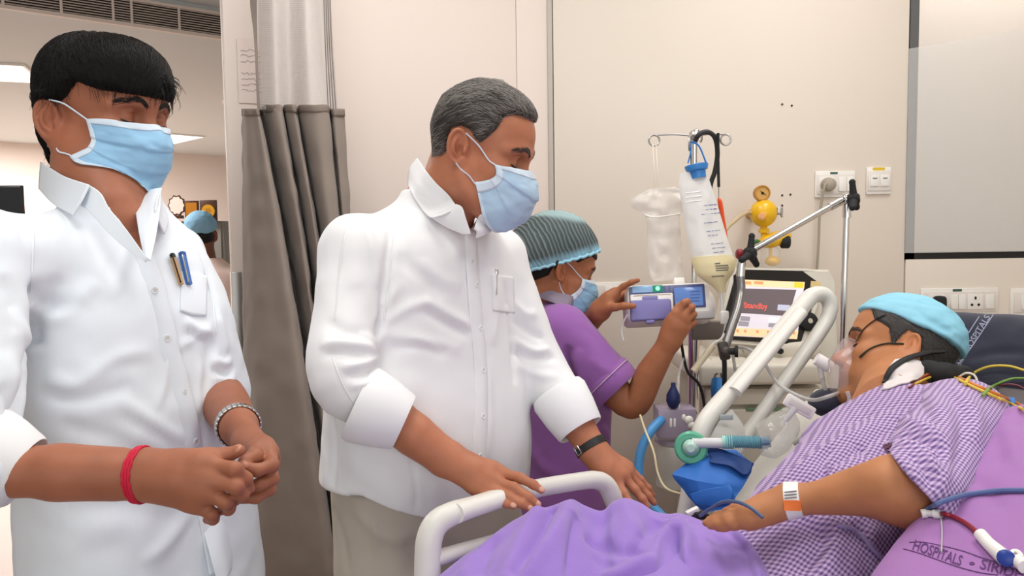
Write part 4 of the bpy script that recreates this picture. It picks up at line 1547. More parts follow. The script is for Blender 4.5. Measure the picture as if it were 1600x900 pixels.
MB().ball(at(1076, 656, T_J - 0.004), (0.012, 0.008, 0.011), 14).ball(at(1080, 664, T_J - 0.004), (0.010, 0.008, 0.010), 14).ball(at(1068, 652, T_J - 0.004), (0.006, 0.006, 0.009), 12).build('valve', M_white, hb)
MB().tube([at(1074, 674, T_J - 0.005), at(1064, 682, T_J - 0.005)], 0.005, 8).build('valve_seal', mat('violet', srgb(96, 70, 130), 0.4), hb)
MB().cyl(at(1078, 652, T_J), A(px_, py_, at(1085, 652, T_ST)[2]), 0.010).build('clip', M_blackmatte, hb)
MB().tube([at(1061, 640, T_J), at(1060, 600, T_J + 0.02), at(1062, 580, T_J + 0.04), at(1068, 560, T_J + 0.06)], 0.0035, 8, k=20).build('inlet_tube', M_clear, hb)
sj = thing('suction_jar', 'clear round suction jar under the lilac box', 'jar', at(1052, 720, T_J))
MB().lathe(at(1052, 760, T_J + 0.05), A(0, 0, 1), [(0, 0.035), (0.006, 0.045), (0.05, 0.048), (0.10, 0.046), (0.11, 0.038)], 28).build('jar', mat('jar_clear', srgb(216, 216, 208), 0.12, alpha=0.4), sj)
MB().lathe(at(1052, 690, T_J + 0.05), A(0, 0, 1), [(0, 0.047), (0.010, 0.047)], 28).build('lid', M_lil, sj)
gf = thing('green_filter', 'round green breathing filter below the lilac box', 'filter', at(1080, 698, 1.60))
ax = nrm(A(-0.25, -0.9, 0.1))
MB().lathe(at(1080, 698, 1.60), ax, [(0, 0.030), (0.006, 0.034), (0.014, 0.034), (0.018, 0.030), (0.018, 0.020), (0.014, 0.018)], 30).build('rim', mat('mint_plastic', srgb(90, 178, 142), 0.3), gf)
MB().lathe(at(1080, 698, 1.59), ax, [(0, 0.018), (0.012, 0.016), (0.02, 0.008)], 20).build('hub', mat('mint_pale', srgb(180, 214, 200), 0.3), gf)
# breathing tube and clear anaesthesia mask beyond the drape
tb = thing('breathing_tube', 'white and teal corrugated breathing tube ending in a clear mask by the bed rail', 'breathing tube', at(1150, 692, 1.575))
MB().tube([at(1082, 692, 1.585), at(1100, 692, 1.58), at(1137, 692, 1.575)], 0.0105, 14).build('white_section', mat('tube_white', srgb(226, 226, 226), 0.3, alpha=0.9), tb)
pts, rr_ = [], []
for k in range(36):
    f_ = k / 35
    pts.append(at(1134 + 66 * f_, 690 + 1.5 * f_, 1.575 - 0.02 * f_))
    rr_.append(0.0125 + 0.0016 * math.cos(k * math.pi))
MB().tube(pts, rr_, 16).build('teal_section', mat('tube_teal', srgb(120, 176, 190), 0.25, alpha=0.85), tb)
MB().tube([at(1128, 691, 1.577), at(1146, 691, 1.573)], 0.0135, 16).build('collar', mat('mint_pale2', srgb(160, 214, 200), 0.3), tb)
MB().tube([at(1190, 691, 1.556), at(1204, 690, 1.55)], [0.012, 0.011], 14).build('dark_connector', mat('connector_blue', srgb(104, 134, 160), 0.25, alpha=0.85), tb)
M_clear2 = mat('mask_clear', srgb(222, 222, 214), 0.12, alpha=0.32, spec=0.8)
LR = [((1180, 664), (1190, 712), 0.016), ((1192, 656), (1212, 716), 0.030), ((1212, 644), (1232, 704), 0.034), ((1230, 634), (1240, 690), 0.030), ((1240, 630), (1244, 672), 0.014)]
cm = thing('clear_mask', 'clear cup-shaped breathing mask with white plate resting beyond the patient', 'mask', at(1215, 675, 1.58))
V, F = pouch([(at(*l, 1.58), at(*r, 1.55), b2) for l, r, b2 in LR], 30, 20, 0.5, 0.003, 2, 60)
mesh_object('cup', V, F, M_clear2, cm)
MB().tube([at(1222, 664, 1.55), at(1232, 650, 1.54), at(1242, 637, 1.54)], [0.004, 0.006, 0.008], 10).build('neck', mat('neck_clear', srgb(236, 236, 232), 0.2, alpha=0.7), cm)
pl_o = at(1249, 635, 1.54)
exx = nrm(at(1274, 648, 1.54) - at(1226, 620, 1.54))
eyy = nrm(np.cross(nrm(CAM - pl_o), exx))
MB().box(pl_o, (0.066, 0.026, 0.008), np.stack([exx, eyy, np.cross(exx, eyy)], 1), 0.004).build('plate', mat('plate_white', srgb(236, 233, 226), 0.35), cm)
MB().box(pl_o + np.cross(exx, eyy) * 0.0035, (0.05, 0.014, 0.003), np.stack([exx, eyy, np.cross(exx, eyy)], 1), 0.001).build('plate_inset', mat('plate_inset', srgb(214, 210, 202), 0.35), cm)
# blue hose arc, cream cord
bho = thing('blue_hose', 'wide blue hose curving down beside the nurse', 'hose', at(1000, 720, 1.85))
MB().tube([at(1034, 655, T_J), at(1018, 672, 1.87), at(1003, 700, 1.86), at(998, 735, 1.85), at(1003, 765, 1.84), at(1018, 790, 1.82), at(1040, 815, 1.78), at(1055, 860, 1.78)], 0.0115, 14, k=50).build('hose', mat('hose_blue', srgb(80, 150, 208), 0.35), bho)
cc = thing('cream_cord', 'thin cream cord looping in front of the blue hose', 'cord', at(1020, 720, 1.80))
MB().tube([at(1000, 648, 1.86), at(1008, 672, 1.84), at(1021, 705, 1.80), at(1028, 740, 1.78), at(1040, 762, 1.76), at(1062, 771, 1.72), at(1082, 772, 1.68)], 0.0026, 8, k=40).build('cord', mat('cream_vinyl', srgb(232, 216, 176), 0.4), cc)
# black power cable by the stand
bc = thing('black_cable', 'black cable hanging against the drip stand pole', 'cable', at(1090, 600, 2.08))
MB().tube([at(1064, 520, 2.1), at(1066, 545, 2.1), at(1074, 580, 2.09), at(1092, 600, 2.08), at(1100, 630, 2.08), at(1104, 680, 2.08), at(1104, 800, 2.08)], 0.004, 8, k=40).build('cable', M_blackmatte, bc)
# ================================================================ people: shared builders
def skin_mat(name, rough=0.5):
    return mat(name, (0.5, 0.3, 0.2), rough, bump=0.12, bscale=700, vary=0.07, vscale=22, sss=0.12, attr='tint', spec=0.4)


M_skin = skin_mat('skin')


def ear(V, s, o=(0, 0, 0), sc=1.0, back=0.5):
    """s = -1 right ear, +1 left ear; head-local"""
    e1 = nrm(A(-0.22, 0.10 * s, 1))
    e2 = nrm(A(-0.80, s * back, 0.0))
    e2 = nrm(e2 - e1 * e1.dot(e2))
    e3 = np.cross(e1, e2)
    if e3[1] * s < 0:
        e3 = -e3
    R = np.stack([e1, e2, e3], 1)
    c = A(-0.016, s * 0.081, 0.0) + np.asarray(o)

    def q(a, b, d):
        return c + sc * (e1 * a + e2 * b + e3 * d)
    V.ell(q(0.003, -0.002, 0), A(0.029, 0.0165, 0.0055) * sc, R, 0.006)
    V.ell(q(0.004, -0.012, -0.006), A(0.022, 0.012, 0.008) * sc, R, 0.008)
    V.ell(q(-0.022, -0.008, 0.0005), A(0.0105, 0.0085, 0.005) * sc, R, 0.006)
    V.ell(q(0.003, -0.001, 0.0062), A(0.021, 0.0112, 0.0048) * sc, R, 0.003, '-')
    V.ell(q(-0.004, -0.004, 0.005), A(0.0115, 0.0085, 0.007) * sc, R, 0.003, '-')
    a = np.linspace(-0.55 * math.pi, 0.98 * math.pi, 18)
    hel = [q(0.003 + 0.0275 * math.sin(t), 0.0002 + 0.0162 * math.cos(t), 0.0024) for t in a]
    V.path(hel, np.linspace(0.0028, 0.0042, 18) * sc, 0.002)
    V.path([q(0.016, 0.003, 0.0026), q(0.006, 0.0075, 0.0034), q(-0.006, 0.0068, 0.0036), q(-0.014, 0.0, 0.003)], A(0.0026, 0.003, 0.003, 0.0026) * sc, 0.003, n=12)
    V.path([q(0.003, -0.0125, 0.002), q(-0.004, -0.0115, 0.0045), q(-0.010, -0.011, 0.002)], A(0.003, 0.0042, 0.003) * sc, 0.003, n=8)


def head_vol(neck, h=0.0019, w=1.0, jaw=1.0, lid=0.6, mouth=True, nose=1.0, lo=None, hi=None, nr=0.056, earo=(0, 0, 0), ears=(-1, 1), esc=1.0, fat=0.0):
    """head in local axes (x forward, y left, z up), origin between the ear canals; neck = local points"""
    V = Vol(A(-0.118, -0.112, -0.215) if lo is None else lo, A(0.135, 0.112, 0.142) if hi is None else hi, h)
    V.ell(A(-0.010, 0, 0.040), A(0.095, 0.0745 * w, 0.086), k=0.02)
    V.ell(A(0.028, 0, 0.046), A(0.066, 0.063 * w, 0.066), k=0.03)
    V.ell(A(0.040, 0, -0.030), A(0.055, 0.057 * w, 0.070), k=0.03)
    for s in (-1, 1):
        V.path([A(-0.004, s * 0.058 * w, -0.03), A(0.012, s * 0.053 * w * jaw, -0.066), A(0.055, s * 0.030 * jaw, -0.098), A(0.074, s * 0.012, -0.104)], A(0.016, 0.017, 0.016, 0.016) + fat, 0.025, n=10)
        V.ell(A(0.054, s * 0.044 * w, -0.018), A(0.028, 0.022, 0.022), k=0.02)
        V.ell(A(0.050, s * 0.036 * w, -0.058), A(0.030, 0.024, 0.030), k=0.02)
    V.ell(A(0.078, 0, -0.100), A(0.018, 0.020, 0.015), k=0.015)
    V.path([A(0.078, -0.012, -0.062), A(0.078, 0.012, -0.062)], 0.022, 0.02)
    for s in (-1, 1):
        V.path([A(0.088, s * 0.010, 0.026), A(0.083, s * 0.030, 0.031), A(0.066, s * 0.052, 0.024)], A(0.010, 0.010, 0.008), 0.016, n=8)
    for s in (-1, 1):
        V.ell(A(0.094, s * 0.031, 0.006), A(0.017, 0.019, 0.014), k=0.014, op='-')
        V.ell(A(0.0725, s * 0.031, 0.006), 0.0132, k=0.004)
        # lower and upper lid edges
        V.path([A(0.078, s * 0.018, 0.002), A(0.0858, s * 0.029, 0.0015 - 0.004 * lid), A(0.0760, s * 0.044, 0.003)], 0.0019, 0.003, n=8)
        V.path([A(0.078, s * 0.018, 0.014), A(0.0845, s * 0.030, 0.0165), A(0.0735, s * 0.046, 0.011)], 0.0024, 0.004, n=8)
    n = nose
    V.path([A(0.086, 0, 0.016), A(0.096, 0, -0.004), A(0.108 + 0.004 * n, 0, -0.026)], A(0.008, 0.0085, 0.0105), 0.012, n=8)
    V.ell(A(0.112 + 0.004 * n, 0, -0.030), A(0.0115, 0.0125, 0.0105), k=0.008)
    for s in (-1, 1):
        V.ell(A(0.100, s * 0.0135, -0.034), A(0.0125, 0.0085, 0.0085), k=0.006)
        V.ell(A(0.108, s * 0.0065, -0.0425), A(0.005, 0.0035, 0.004), k=0.002, op='-')
    if mouth:
        V.path([A(0.080, -0.024, -0.063), A(0.0965, -0.008, -0.0595), A(0.0975, 0, -0.0605), A(0.0965, 0.008, -0.0595), A(0.080, 0.024, -0.063)], A(0.002, 0.0052, 0.005, 0.0052, 0.002), 0.006, n=14)
        V.path([A(0.080, -0.022, -0.066), A(0.095, -0.008, -0.0715), A(0.096, 0, -0.072), A(0.095, 0.008, -0.0715), A(0.080, 0.022, -0.066)], A(0.002, 0.0058, 0.006, 0.0058, 0.002), 0.005, n=14)
        V.path([A(0.082, -0.024, -0.0652), A(0.1025, 0, -0.0656), A(0.082, 0.024, -0.0652)], 0.0012, 0.002, '-', n=10)
    for s in ears:
        ear(V, s, (earo[0], earo[1] * s, earo[2]), esc)
    V.path(neck, np.linspace(nr, nr * 1.12, len(neck)), 0.03, n=10)
    return V


def tint_head(P, base, lips=None, stub=0.0, brow=True, nose_red=0.05):
    """local points -> skin colours, darker round the eyes, ear hollow shade painted in"""
    C = np.tile(np.asarray(base, float), (len(P), 1))
    C *= (1 + 0.05 * vnoise(P, 60, 3) + 0.06 * vnoise(P, 25, 5))[:, None]

    def spot(c, r, col, st, y2=True):
        for s in ((-1, 1) if y2 else (1,)):
            d = np.linalg.norm((P - A(c[0], c[1] * s, c[2])) / np.asarray(r), axis=1)
            w_ = st * np.exp(-d ** 2)
            C[:] = C * (1 - w_[:, None]) + np.asarray(col) * w_[:, None]
    b = np.asarray(base)
    spot((0.09, 0.030, -0.006), (0.02, 0.02, 0.010), b * A(0.72, 0.66, 0.66), 0.55)
    spot((0.09, 0.030, 0.018), (0.02, 0.02, 0.006), b * A(0.75, 0.68, 0.68), 0.5)
    spot((0.115, 0.0, -0.03), (0.02, 0.025, 0.02), b * A(1.08, 0.92, 0.88), 0.5)
    spot((-0.016, 0.09, 0.0), (0.03, 0.02, 0.04), b * A(1.1, 0.93, 0.88), 0.5)
    spot((-0.012, 0.086, -0.004), (0.008, 0.008, 0.010), b * 0.5, 0.6)  # shade inside the ear hollow, put into the skin colour
    if lips is not None:
        spot((0.098, 0.006, -0.066), (0.02, 0.018, 0.0085), lips, 0.85)
    if stub:
        d = np.linalg.norm((P - A(0.07, 0, -0.085)) / A(0.08, 0.08, 0.035), axis=1)
        w_ = stub * np.clip(1.3 - d, 0, 1)
        C[:] = C * (1 - w_[:, None]) + (b * A(0.45, 0.5, 0.56)) * w_[:, None]
    return np.clip(C, 0, 1)


def poly_sdf(X, Z, P):
    """signed distance to a closed polygon (negative inside)"""
    P = np.asarray(P, float)
    d = np.full(np.broadcast(X, Z).shape, 9.0)
    ins = np.zeros(d.shape, bool)
    for i in range(len(P)):
        a, b = P[i], P[(i + 1) % len(P)]
        e = b - a
        wx, wz = X - a[0], Z - a[1]
        t = np.clip((wx * e[0] + wz * e[1]) / (e.dot(e) + 1e-12), 0, 1)
        d = np.minimum(d, np.hypot(wx - t * e[0], wz - t * e[1]))
        c = ((a[1] > Z) != (b[1] > Z)) & (X < a[0] + (Z - a[1]) / (b[1] - a[1] + 1e-12) * e[0])
        ins ^= c
    return np.where(ins, -d, d)


class Head:
    def __init__(s, o, ang, pitch, roll=0.0, R=None):
        a, p = math.radians(ang), math.radians(pitch)
        f = A(math.cos(a) * math.cos(p), math.sin(a) * math.cos(p), math.sin(p))
        if R is None:
            R = frame(f, A(0, 0, 1))
            if roll:
                c, q = math.cos(math.radians(roll)), math.sin(math.radians(roll))
                R = np.stack([R[:, 0], c * R[:, 1] + q * R[:, 2], c * R[:, 2] - q * R[:, 1]], 1)
        s.o, s.R = np.asarray(o, float), R

    def w(s, p):
        return s.o + np.asarray(p) @ s.R.T

    def l(s, p):
        return (np.asarray(p) - s.o) @ s.R

    def px(s, x, y, side=0.0):
        """pixel -> local point on the plane y = side"""
        d = s.R.T @ ray(x, y)
        c = s.l(CAM)
        k = (side - c[1]) / d[1]
        return c + d * k


def hair_shell(H, V, poly, thick, side=0.0, extra=None, k=0.008, rough=0.0, h2=None):
    """hair: the head's surface grown by thick inside a side-view outline given in local (x, z)"""
    W = Vol(V.lo, V.lo + (np.array(V.n) - 1) * V.h, V.h)
    W.n = V.n
    W.ax = V.ax
    D = V.D - thick
    X, Z = W.ax[0][:, None, None], W.ax[2][None, None, :]
    pd = poly_sdf(W.ax[0][:, None], W.ax[2][None, :], poly).astype(np.float32)[:, None, :]
    W.D = D
    if extra:
        extra(W)
    W.D = -smin(-W.D, -np.broadcast_to(pd, W.D.shape), k)
    return W


def strands(name, H, W, n, length, dirfn, m, parent, seed=0, keep=None, r=0.00035, k=7, lift=0.002, jitter=0.25, curl=0.0):
    """combed hairs following the shell W; dirfn(P) gives the local combing direction"""
    rs = np.random.RandomState(seed)
    VV, FF = W.mesh(0)
    i = rs.randint(0, len(VV), n * 2)
    P = VV[i] + rs.randn(n * 2, 3) * W.h * 0.5
    if keep is not None:
        P = P[keep(P)]
    P = P[:n]
    L = length * (0.6 + 0.6 * rs.rand(len(P)))
    pts = [P]
    dj = rs.randn(len(P), 3) * jitter
    for st in range(k - 1):
        g = W.grad(P)
        d = dirfn(P) + dj
        if curl:
            d = d + curl * rs.randn(len(P), 3)
        d = d - g * (d * g).sum(1)[:, None]
        d /= np.linalg.norm(d, axis=1)[:, None] + 1e-9
        P = P + d * (L / (k - 1))[:, None]
        P = P - g * (np.clip(W.sample(P), -0.02, 0.02) - lift * (0.3 + 0.7 * rs.rand(len(P))))[:, None]
        pts.append(P)
    Q = H.w(np.stack(pts, 1).reshape(-1, 3)).astype(np.float32)
    cu = bpy.data.hair_curves.new(name)
    cu.add_curves([k] * len(L))
    org = ORG[parent.name]
    cu.position_data.foreach_set('vector', (Q - org.astype(np.float32)).ravel())
    ra = cu.attributes.get('radius') or cu.attributes.new('radius', 'FLOAT', 'POINT')
    ra.data.foreach_set('value', np.tile(np.linspace(r, r * 0.4, k), len(L)).astype(np.float32))
    cu.materials.append(m)
    o = bpy.data.objects.new(name, cu)
    COL.objects.link(o)
    o.parent = parent
    return o


def brows(name, H, V, m, parent, n=260, sides=(-1, 1), r=0.00028):
    rs = np.random.RandomState(3)
    t = rs.rand(n)
    out = []
    for s in sides:
        c = spline([A(0.102, s * 0.010, 0.0245), A(0.100, s * 0.028, 0.034), A(0.080, s * 0.052, 0.029)], 100)
        P = c[(t * 99).astype(int)] + rs.randn(n, 3) * A(0, 0.001, 0.0022)
        for _ in range(6):
            P = P - V.grad(P) * V.sample(P)[:, None] * 0.9
        d = np.gradient(c, axis=0)[(t * 99).astype(int)]
        d = d / np.linalg.norm(d, axis=1)[:, None] + A(0, 0, 0.25) * (1 - 1.4 * t)[:, None]
        pts = [P]
        for _ in range(3):
            P = P + d * 0.003
            P = P - V.grad(P) * (V.sample(P) - 0.0008)[:, None]
            pts.append(P)
        out.append(np.stack(pts, 1))
    Q = H.w(np.concatenate(out).reshape(-1, 3)).astype(np.float32)
    cu = bpy.data.hair_curves.new(name)
    N = len(Q) // 4
    cu.add_curves([4] * N)
    cu.position_data.foreach_set('vector', (Q - ORG[parent.name].astype(np.float32)).ravel())
    ra = cu.attributes.get('radius') or cu.attributes.new('radius', 'FLOAT', 'POINT')
    ra.data.foreach_set('value', np.tile(np.linspace(r, r * 0.5, 4), N).astype(np.float32))
    cu.materials.append(m)
    o = bpy.data.objects.new(name, cu)
    COL.objects.link(o)
    o.parent = parent
    return o


M_lash = mat('lash_black', (0.012, 0.009, 0.008), 0.6)
M_eye = mat('eye_dark', (0.03, 0.018, 0.012), 0.12)


def lashes(H, parent, sides=(-1, 1), z=-0.0015):
    """dark line of lashes where the lowered lids meet, with a sliver of eye"""
    for s in sides:
        mb = MB()
        pts = [A(0.0785, s * 0.0185, z + 0.003), A(0.0852, s * 0.025, z + 0.0005), A(0.0868, s * 0.031, z - 0.0008), A(0.0838, s * 0.038, z + 0.0008), A(0.0765, s * 0.0455, z + 0.0045)]
        mb.tube(H.w(np.array(pts)), [0.0006, 0.0013, 0.0015, 0.0014, 0.0007], 8, k=16)
        e = mb.build('eyelashes', M_lash, parent)
    return e


def mask_part(H, parent, up, low, cen, m_blue, m_edge, ears, seed=0, crump=0.0022, pl=0.0022, arc=0.012, V=None, sq=0.75):
    """pleated surgical mask. up/low = local side corners (left side mirrored), cen = centre profile [(x, z)]"""
    nu, nv = 72, 46
    up, low = np.asarray(up, float), np.asarray(low, float)
    cz = spline([A(x, 0, z) for x, z in cen], nv)
    G = np.zeros((nv, nu, 3))
    for i in range(nv):
        v = i / (nv - 1)
        S = up * (1 - v) + low * v
        S = S + A(arc * math.sin(math.pi * v), -0.0, 0)
        for j in range(nu):
            u = -1 + 2 * j / (nu - 1)
            th = abs(u) * math.pi / 2
            cs, sn = math.cos(th) ** sq, math.sin(th) ** (0.6 + 0.4 * sq)
            x = S[0] + (cz[i][0] - S[0]) * cs
            y = abs(S[1]) * sn * (1 if u > 0 else -1)
            w_ = abs(u) ** (1.6 + 1.2 * v)
            z = cz[i][2] * (1 - w_) + S[2] * w_
            G[i, j] = (x, y, z)
    if V is not None:
        q = G.reshape(-1, 3)
        for _ in range(5):
            q = q + V.grad(q) * np.clip(0.003 - V.sample(q), 0, 0.012)[:, None]
        q = q.reshape(G.shape)
        for _ in range(6):
            q[1:-1] = (q[:-2] + 2 * q[1:-1] + q[2:]) / 4
            q[:, 1:-1] = (q[:, :-2] + 2 * q[:, 1:-1] + q[:, 2:]) / 4
        G = q
    du, dv = np.gradient(G, axis=1), np.gradient(G, axis=0)
    N = np.cross(dv, du)
    N /= np.linalg.norm(N, axis=2)[..., None]
    if N[nv // 2, nu // 2, 0] < 0:
        N = -N
    uu = np.abs(np.linspace(-1, 1, nu))[None, :]
    vv = np.linspace(0, 1, nv)[:, None]
    # three pleats, fanning out to the front
    ph = (vv - 0.10) * 3.4 + 0.10 * np.sin(uu * 2.2)
    saw = (ph % 1.0)
    env = smooth01((vv - 0.10) / 0.08) * smooth01((0.92 - vv) / 0.08)
    disp = pl * env * (saw - 0.5) * (1.15 - 0.5 * uu)
    nz = vnoise(G.reshape(-1, 3), 45, seed).reshape(nv, nu) * 0.6 + vnoise(G.reshape(-1, 3) * A(1, 1, 2.4), 60, seed + 1).reshape(nv, nu) * 0.5
    disp = disp + crump * nz * smooth01((1 - uu) / 0.12 + 0.15)
    G = G + N * disp[..., None]
    Wd = H.w(G.reshape(-1, 3)).reshape(nv, nu, 3)
    mb = MB()
    mb.sheet([list(r) for r in Wd], nv, nu, 0.0012)
    mk = mb.build('face_mask', m_blue, parent, angle=0)
    # sewn white borders
    eb = MB()
    Nw = N @ H.R.T
    off = Wd + Nw * 0.0009
    eb.sheet([list(off[0]), list(off[2]), list(off[4])], 6, nu, 0.0012)
    eb.sheet([list(off[-1]), list(off[-2]), list(off[-3])], 6, nu, 0.0012)
    for sl in (slice(0, 4), slice(nu - 4, nu)):
        eb.sheet([list(r) for r in off[:, sl]], nv, 5, 0.0014)
    eb.build('border', m_edge, mk, angle=0)
    for s, pts in ears.items():
        lb = MB()
        for cpt, ep in zip((Wd[1, 1 if s < 0 else nu - 2], Wd[nv - 2, 1 if s < 0 else nu - 2]), pts):
            q = [cpt] + [H.w(A(*p)) for p in ep]
            q = spline(q, 24)
            if V is not None:
                ql = H.l(q)
                for _ in range(4):
                    d_ = V.sample(ql)
                    ql = ql + V.grad(ql) * np.clip(0.0016 - d_, 0, 0.02)[:, None] * np.linspace(1.2, -0.2, 24).clip(0, 1)[:, None]
                for _ in range(4):
                    ql[1:-1] = (ql[:-2] + 2 * ql[1:-1] + ql[2:]) / 4
                q = H.w(ql)
            lb.tube(q, 0.0013, 7)
        lb.build('ear_loop', m_edge, mk)
    return mk


M_mblue = mat('mask_blue', srgb(150, 196, 228), 0.75, bump=0.06, bscale=900, vary=0.03, vscale=30)
M_medge = mat('mask_edge', srgb(214, 228, 240), 0.75)
M_mwhite = mat('mask_loop', srgb(240, 236, 232), 0.7)


def arm_skin(V, pts, rad, k=0.02):
    V.path(pts, rad, k, n=4 * len(pts))


def hand(V, wrist, wr, fingers, thumb, palm_k=0.012, wdir=None, scale=1.0, pr=0.0125):
    """fingers: list of four [MCP, PIP, (DIP,) TIP] world points, index first; thumb [CMC, MCP, IP, TIP]"""
    fr = [(0.0098, 0.0088, 0.0078, 0.0064), (0.0100, 0.0090, 0.0080, 0.0066), (0.0096, 0.0086, 0.0077, 0.0063), (0.0086, 0.0076, 0.0068, 0.0056)]
    w = np.asarray(wrist, float)
    ax = nrm(np.mean([f[0] for f in fingers], 0) - w)
    side = nrm(np.asarray(fingers[0][0]) - np.asarray(fingers[3][0]))
    for i, f in enumerate(fingers):
        st = w + side * (0.5 - i / 3.0) * wr * 1.1
        V.path([st, 0.5 * (st + f[0]), f[0]], A(wr * 0.62, pr * scale, 0.0108 * scale), 0.010, n=8)
    for i in range(3):
        V.cap(fingers[i][0] - ax * 0.012, fingers[i + 1][0] - ax * 0.012, 0.0095 * scale, 0.009 * scale, 0.010)
    if thumb is not None:
        st = w + side * wr * 0.5
        V.path([st, thumb[0], thumb[1]], A(wr * 0.55, 0.0145 * scale, 0.0110 * scale), 0.014, n=8)
        V.cap(thumb[0], fingers[0][0] - ax * 0.02, 0.011 * scale, 0.009 * scale, 0.016)
    for i, f in enumerate(fingers):
        r = np.array(fr[i])[:len(f)] * scale
        if len(f) == 3:
            r = np.array([fr[i][0], fr[i][1], fr[i][3] + 0.0005]) * scale
        V.path(f, r, 0.003)
        for j in range(1, len(f) - 1):
            V.ell(f[j], r[j] * 1.09, k=0.004)
        V.ell(f[0], r[0] * 1.12, k=0.008)
    if thumb is not None:
        V.path(thumb[1:], A(0.0105, 0.0100, 0.0078)[:len(thumb) - 1] * scale, 0.004)
        V.ell(thumb[2] if len(thumb) > 3 else thumb[1], 0.0105 * scale, k=0.004)


def tint_skin(P, base, knuckles=(), nails=(), palm=None):
    C = np.tile(np.asarray(base, float), (len(P), 1))
    C *= (1 + 0.06 * vnoise(P, 55, 2) + 0.05 * vnoise(P, 20, 8))[:, None]
    b = np.asarray(base)
    for p in knuckles:
        d2 = ((P - p) ** 2).sum(1)
        w = 0.35 * np.exp(-d2 / 0.009 ** 2)
        C = C * (1 - w[:, None]) + b * A(0.72, 0.66, 0.64) * w[:, None]
    return np.clip(C, 0, 1)


def nail(mb, tip, prev, up, w=0.0052, l=0.0068, r=0.0066):
    """a nail plate lying on the back of a fingertip"""
    a = nrm(np.asarray(tip) - np.asarray(prev))
    u = nrm(up - a * a.dot(up))
    s = np.cross(a, u)
    R = np.stack([a, s, u], 1)
    mb.ball(np.asarray(tip) - a * 0.0005 + u * (r - 0.0012), (l, w, 0.0022), 12, R)


def join_parts(parts):
    """[(V, F, C)] -> one mesh"""
    V, F, C, n = [], [], [], 0
    for v, f, c in parts:
        V.append(v)
        F.append(f + n)
        C.append(c)
        n += len(v)
    return np.vstack(V), np.vstack(F), np.vstack(C)


def cuff_ring(path, ra, rb, th=0.004, n=40, flare=0.0, sq=1.0):
    """turned-back sleeve end: a thick open band around the arm axis from path[0] to path[-1]"""
    P = np.asarray(path, float)
    ax = nrm(P[-1] - P[0])
    L = np.linalg.norm(P[-1] - P[0])
    prof = [(0, ra - 0.006), (0.0005, ra), (L * 0.12, ra + 0.004), (L * 0.55, (ra + rb) / 2 + 0.004), (L * 0.95, rb + 0.001), (L, rb - 0.0015), (L * 0.96, rb - th), (L * 0.6, rb - th - 0.002), (L * 0.3, rb - th - 0.01)]
    return MB().lathe(P[0], ax, prof, n, caps=False)


def button(mb, hole, sk, px, py, r=0.0052):
    p, n = sk.hit(px, py)
    if p is None:
        return
    p = p + n * 0.0030
    mb.lathe(p, n, [(0.0, r), (0.0016, r), (0.0020, r * 0.92), (0.0016, r * 0.7), (0.0014, 0.0)], 16)
    ref = nrm(np.cross(n, A(0, 0, 1)))
    for s in (-1, 1):
        for q in (-1, 1):
            c = p + n * 0.0017 + ref * s * r * 0.24 + np.cross(n, ref) * q * r * 0.24
            hole.lathe(c, n, [(0, r * 0.13), (0.0003, r * 0.13)], 8)


M_btn = mat('shirt_button', srgb(222, 222, 220), 0.25)
M_thread = mat('button_thread', srgb(150, 150, 150), 0.7)
# ================================================================ man with the red wrist thread (left)
M_linen = mat('white_linen', srgb(232, 238, 244), 0.8, bump=0.05, bscale=500, weave=0.05, wscale=5000)
M_cotton = mat('white_cotton', srgb(238, 238, 238), 0.75, bump=0.04, bscale=600)
M_blackhair = mat('black_hair', (0.010, 0.0085, 0.008), 0.5, spec=0.25)
lm = thing('person', 'man in open-necked white linen shirt and blue mask, red thread on his wrist', 'person', at(180, 900, 1.25) * A(1, 1, 0))
SK1 = srgb(164, 103, 76)
H1 = Head(at(168, 190, 1.28), -22, -6)
neckb = at(168, 330, 1.225)
V = head_vol([A(-0.03, 0, -0.05), H1.l(0.5 * (H1.o + neckb) + A(-0.03, 0.0, 0)), H1.l(neckb), H1.l(at(180, 375, 1.235))], lid=0.9, mouth=False, lo=A(-0.14, -0.12, -0.31), hi=A(0.14, 0.115, 0.14), nr=0.053, nose=0.2, earo=(-0.016, 0, -0.012), esc=1.08)
vl, fl = V.mesh()
HV1, hv1 = V, vl
parts1 = [(H1.w(vl), fl, tint_head(vl, SK1, stub=0.2))]


# hair: thick, swept over the forehead
def hp(H, pts, side):
    return [tuple(H.px(x, y, side)[[0, 2]]) for x, y in pts]


def grow1(W):
    for c, r in ((A(0.0, 0, 0.070), A(0.098, 0.083, 0.066)), (A(0.036, 0, 0.086), A(0.055, 0.062, 0.040)), (A(-0.040, 0, 0.055), A(0.078, 0.084, 0.085)), (A(-0.058, 0, -0.006), A(0.060, 0.072, 0.070))):
        W.ell(c, r, None, 0.02)


poly1 = hp(H1, [(290, 128), (285, 80), (220, 30), (120, 25), (20, 80), (20, 200), (52, 250), (80, 268), (88, 246), (80, 225), (74, 210), (64, 184), (76, 166), (100, 160), (116, 160), (130, 150), (143, 130), (172, 141), (230, 145), (280, 134)], -0.05)
W1 = hair_shell(H1, V, poly1, 0.009, extra=grow1, k=0.02)
hvv, hff = W1.mesh()
hvv = hvv + normals(hvv, hff) * (0.0012 * vnoise(hvv * A(0.5, 1, 2.2), 130, 4) + 0.0018 * vnoise(hvv * A(0.4, 1, 1.5), 50, 2))[:, None]
hair1 = mesh_object('hair', H1.w(hvv), hff, M_blackhair, lm)


def comb1(P):
    top = smooth01((P[:, 2] - 0.03) / 0.05)[:, None]
    front = smooth01((P[:, 0] + 0.06) / 0.10)[:, None]
    d = np.array([0.75, -0.42, -0.55]) * front + np.array([-0.15, 0, -1.0]) * (1 - front)
    return d * top + np.array([-0.35, 0, -1.0]) * (1 - top)


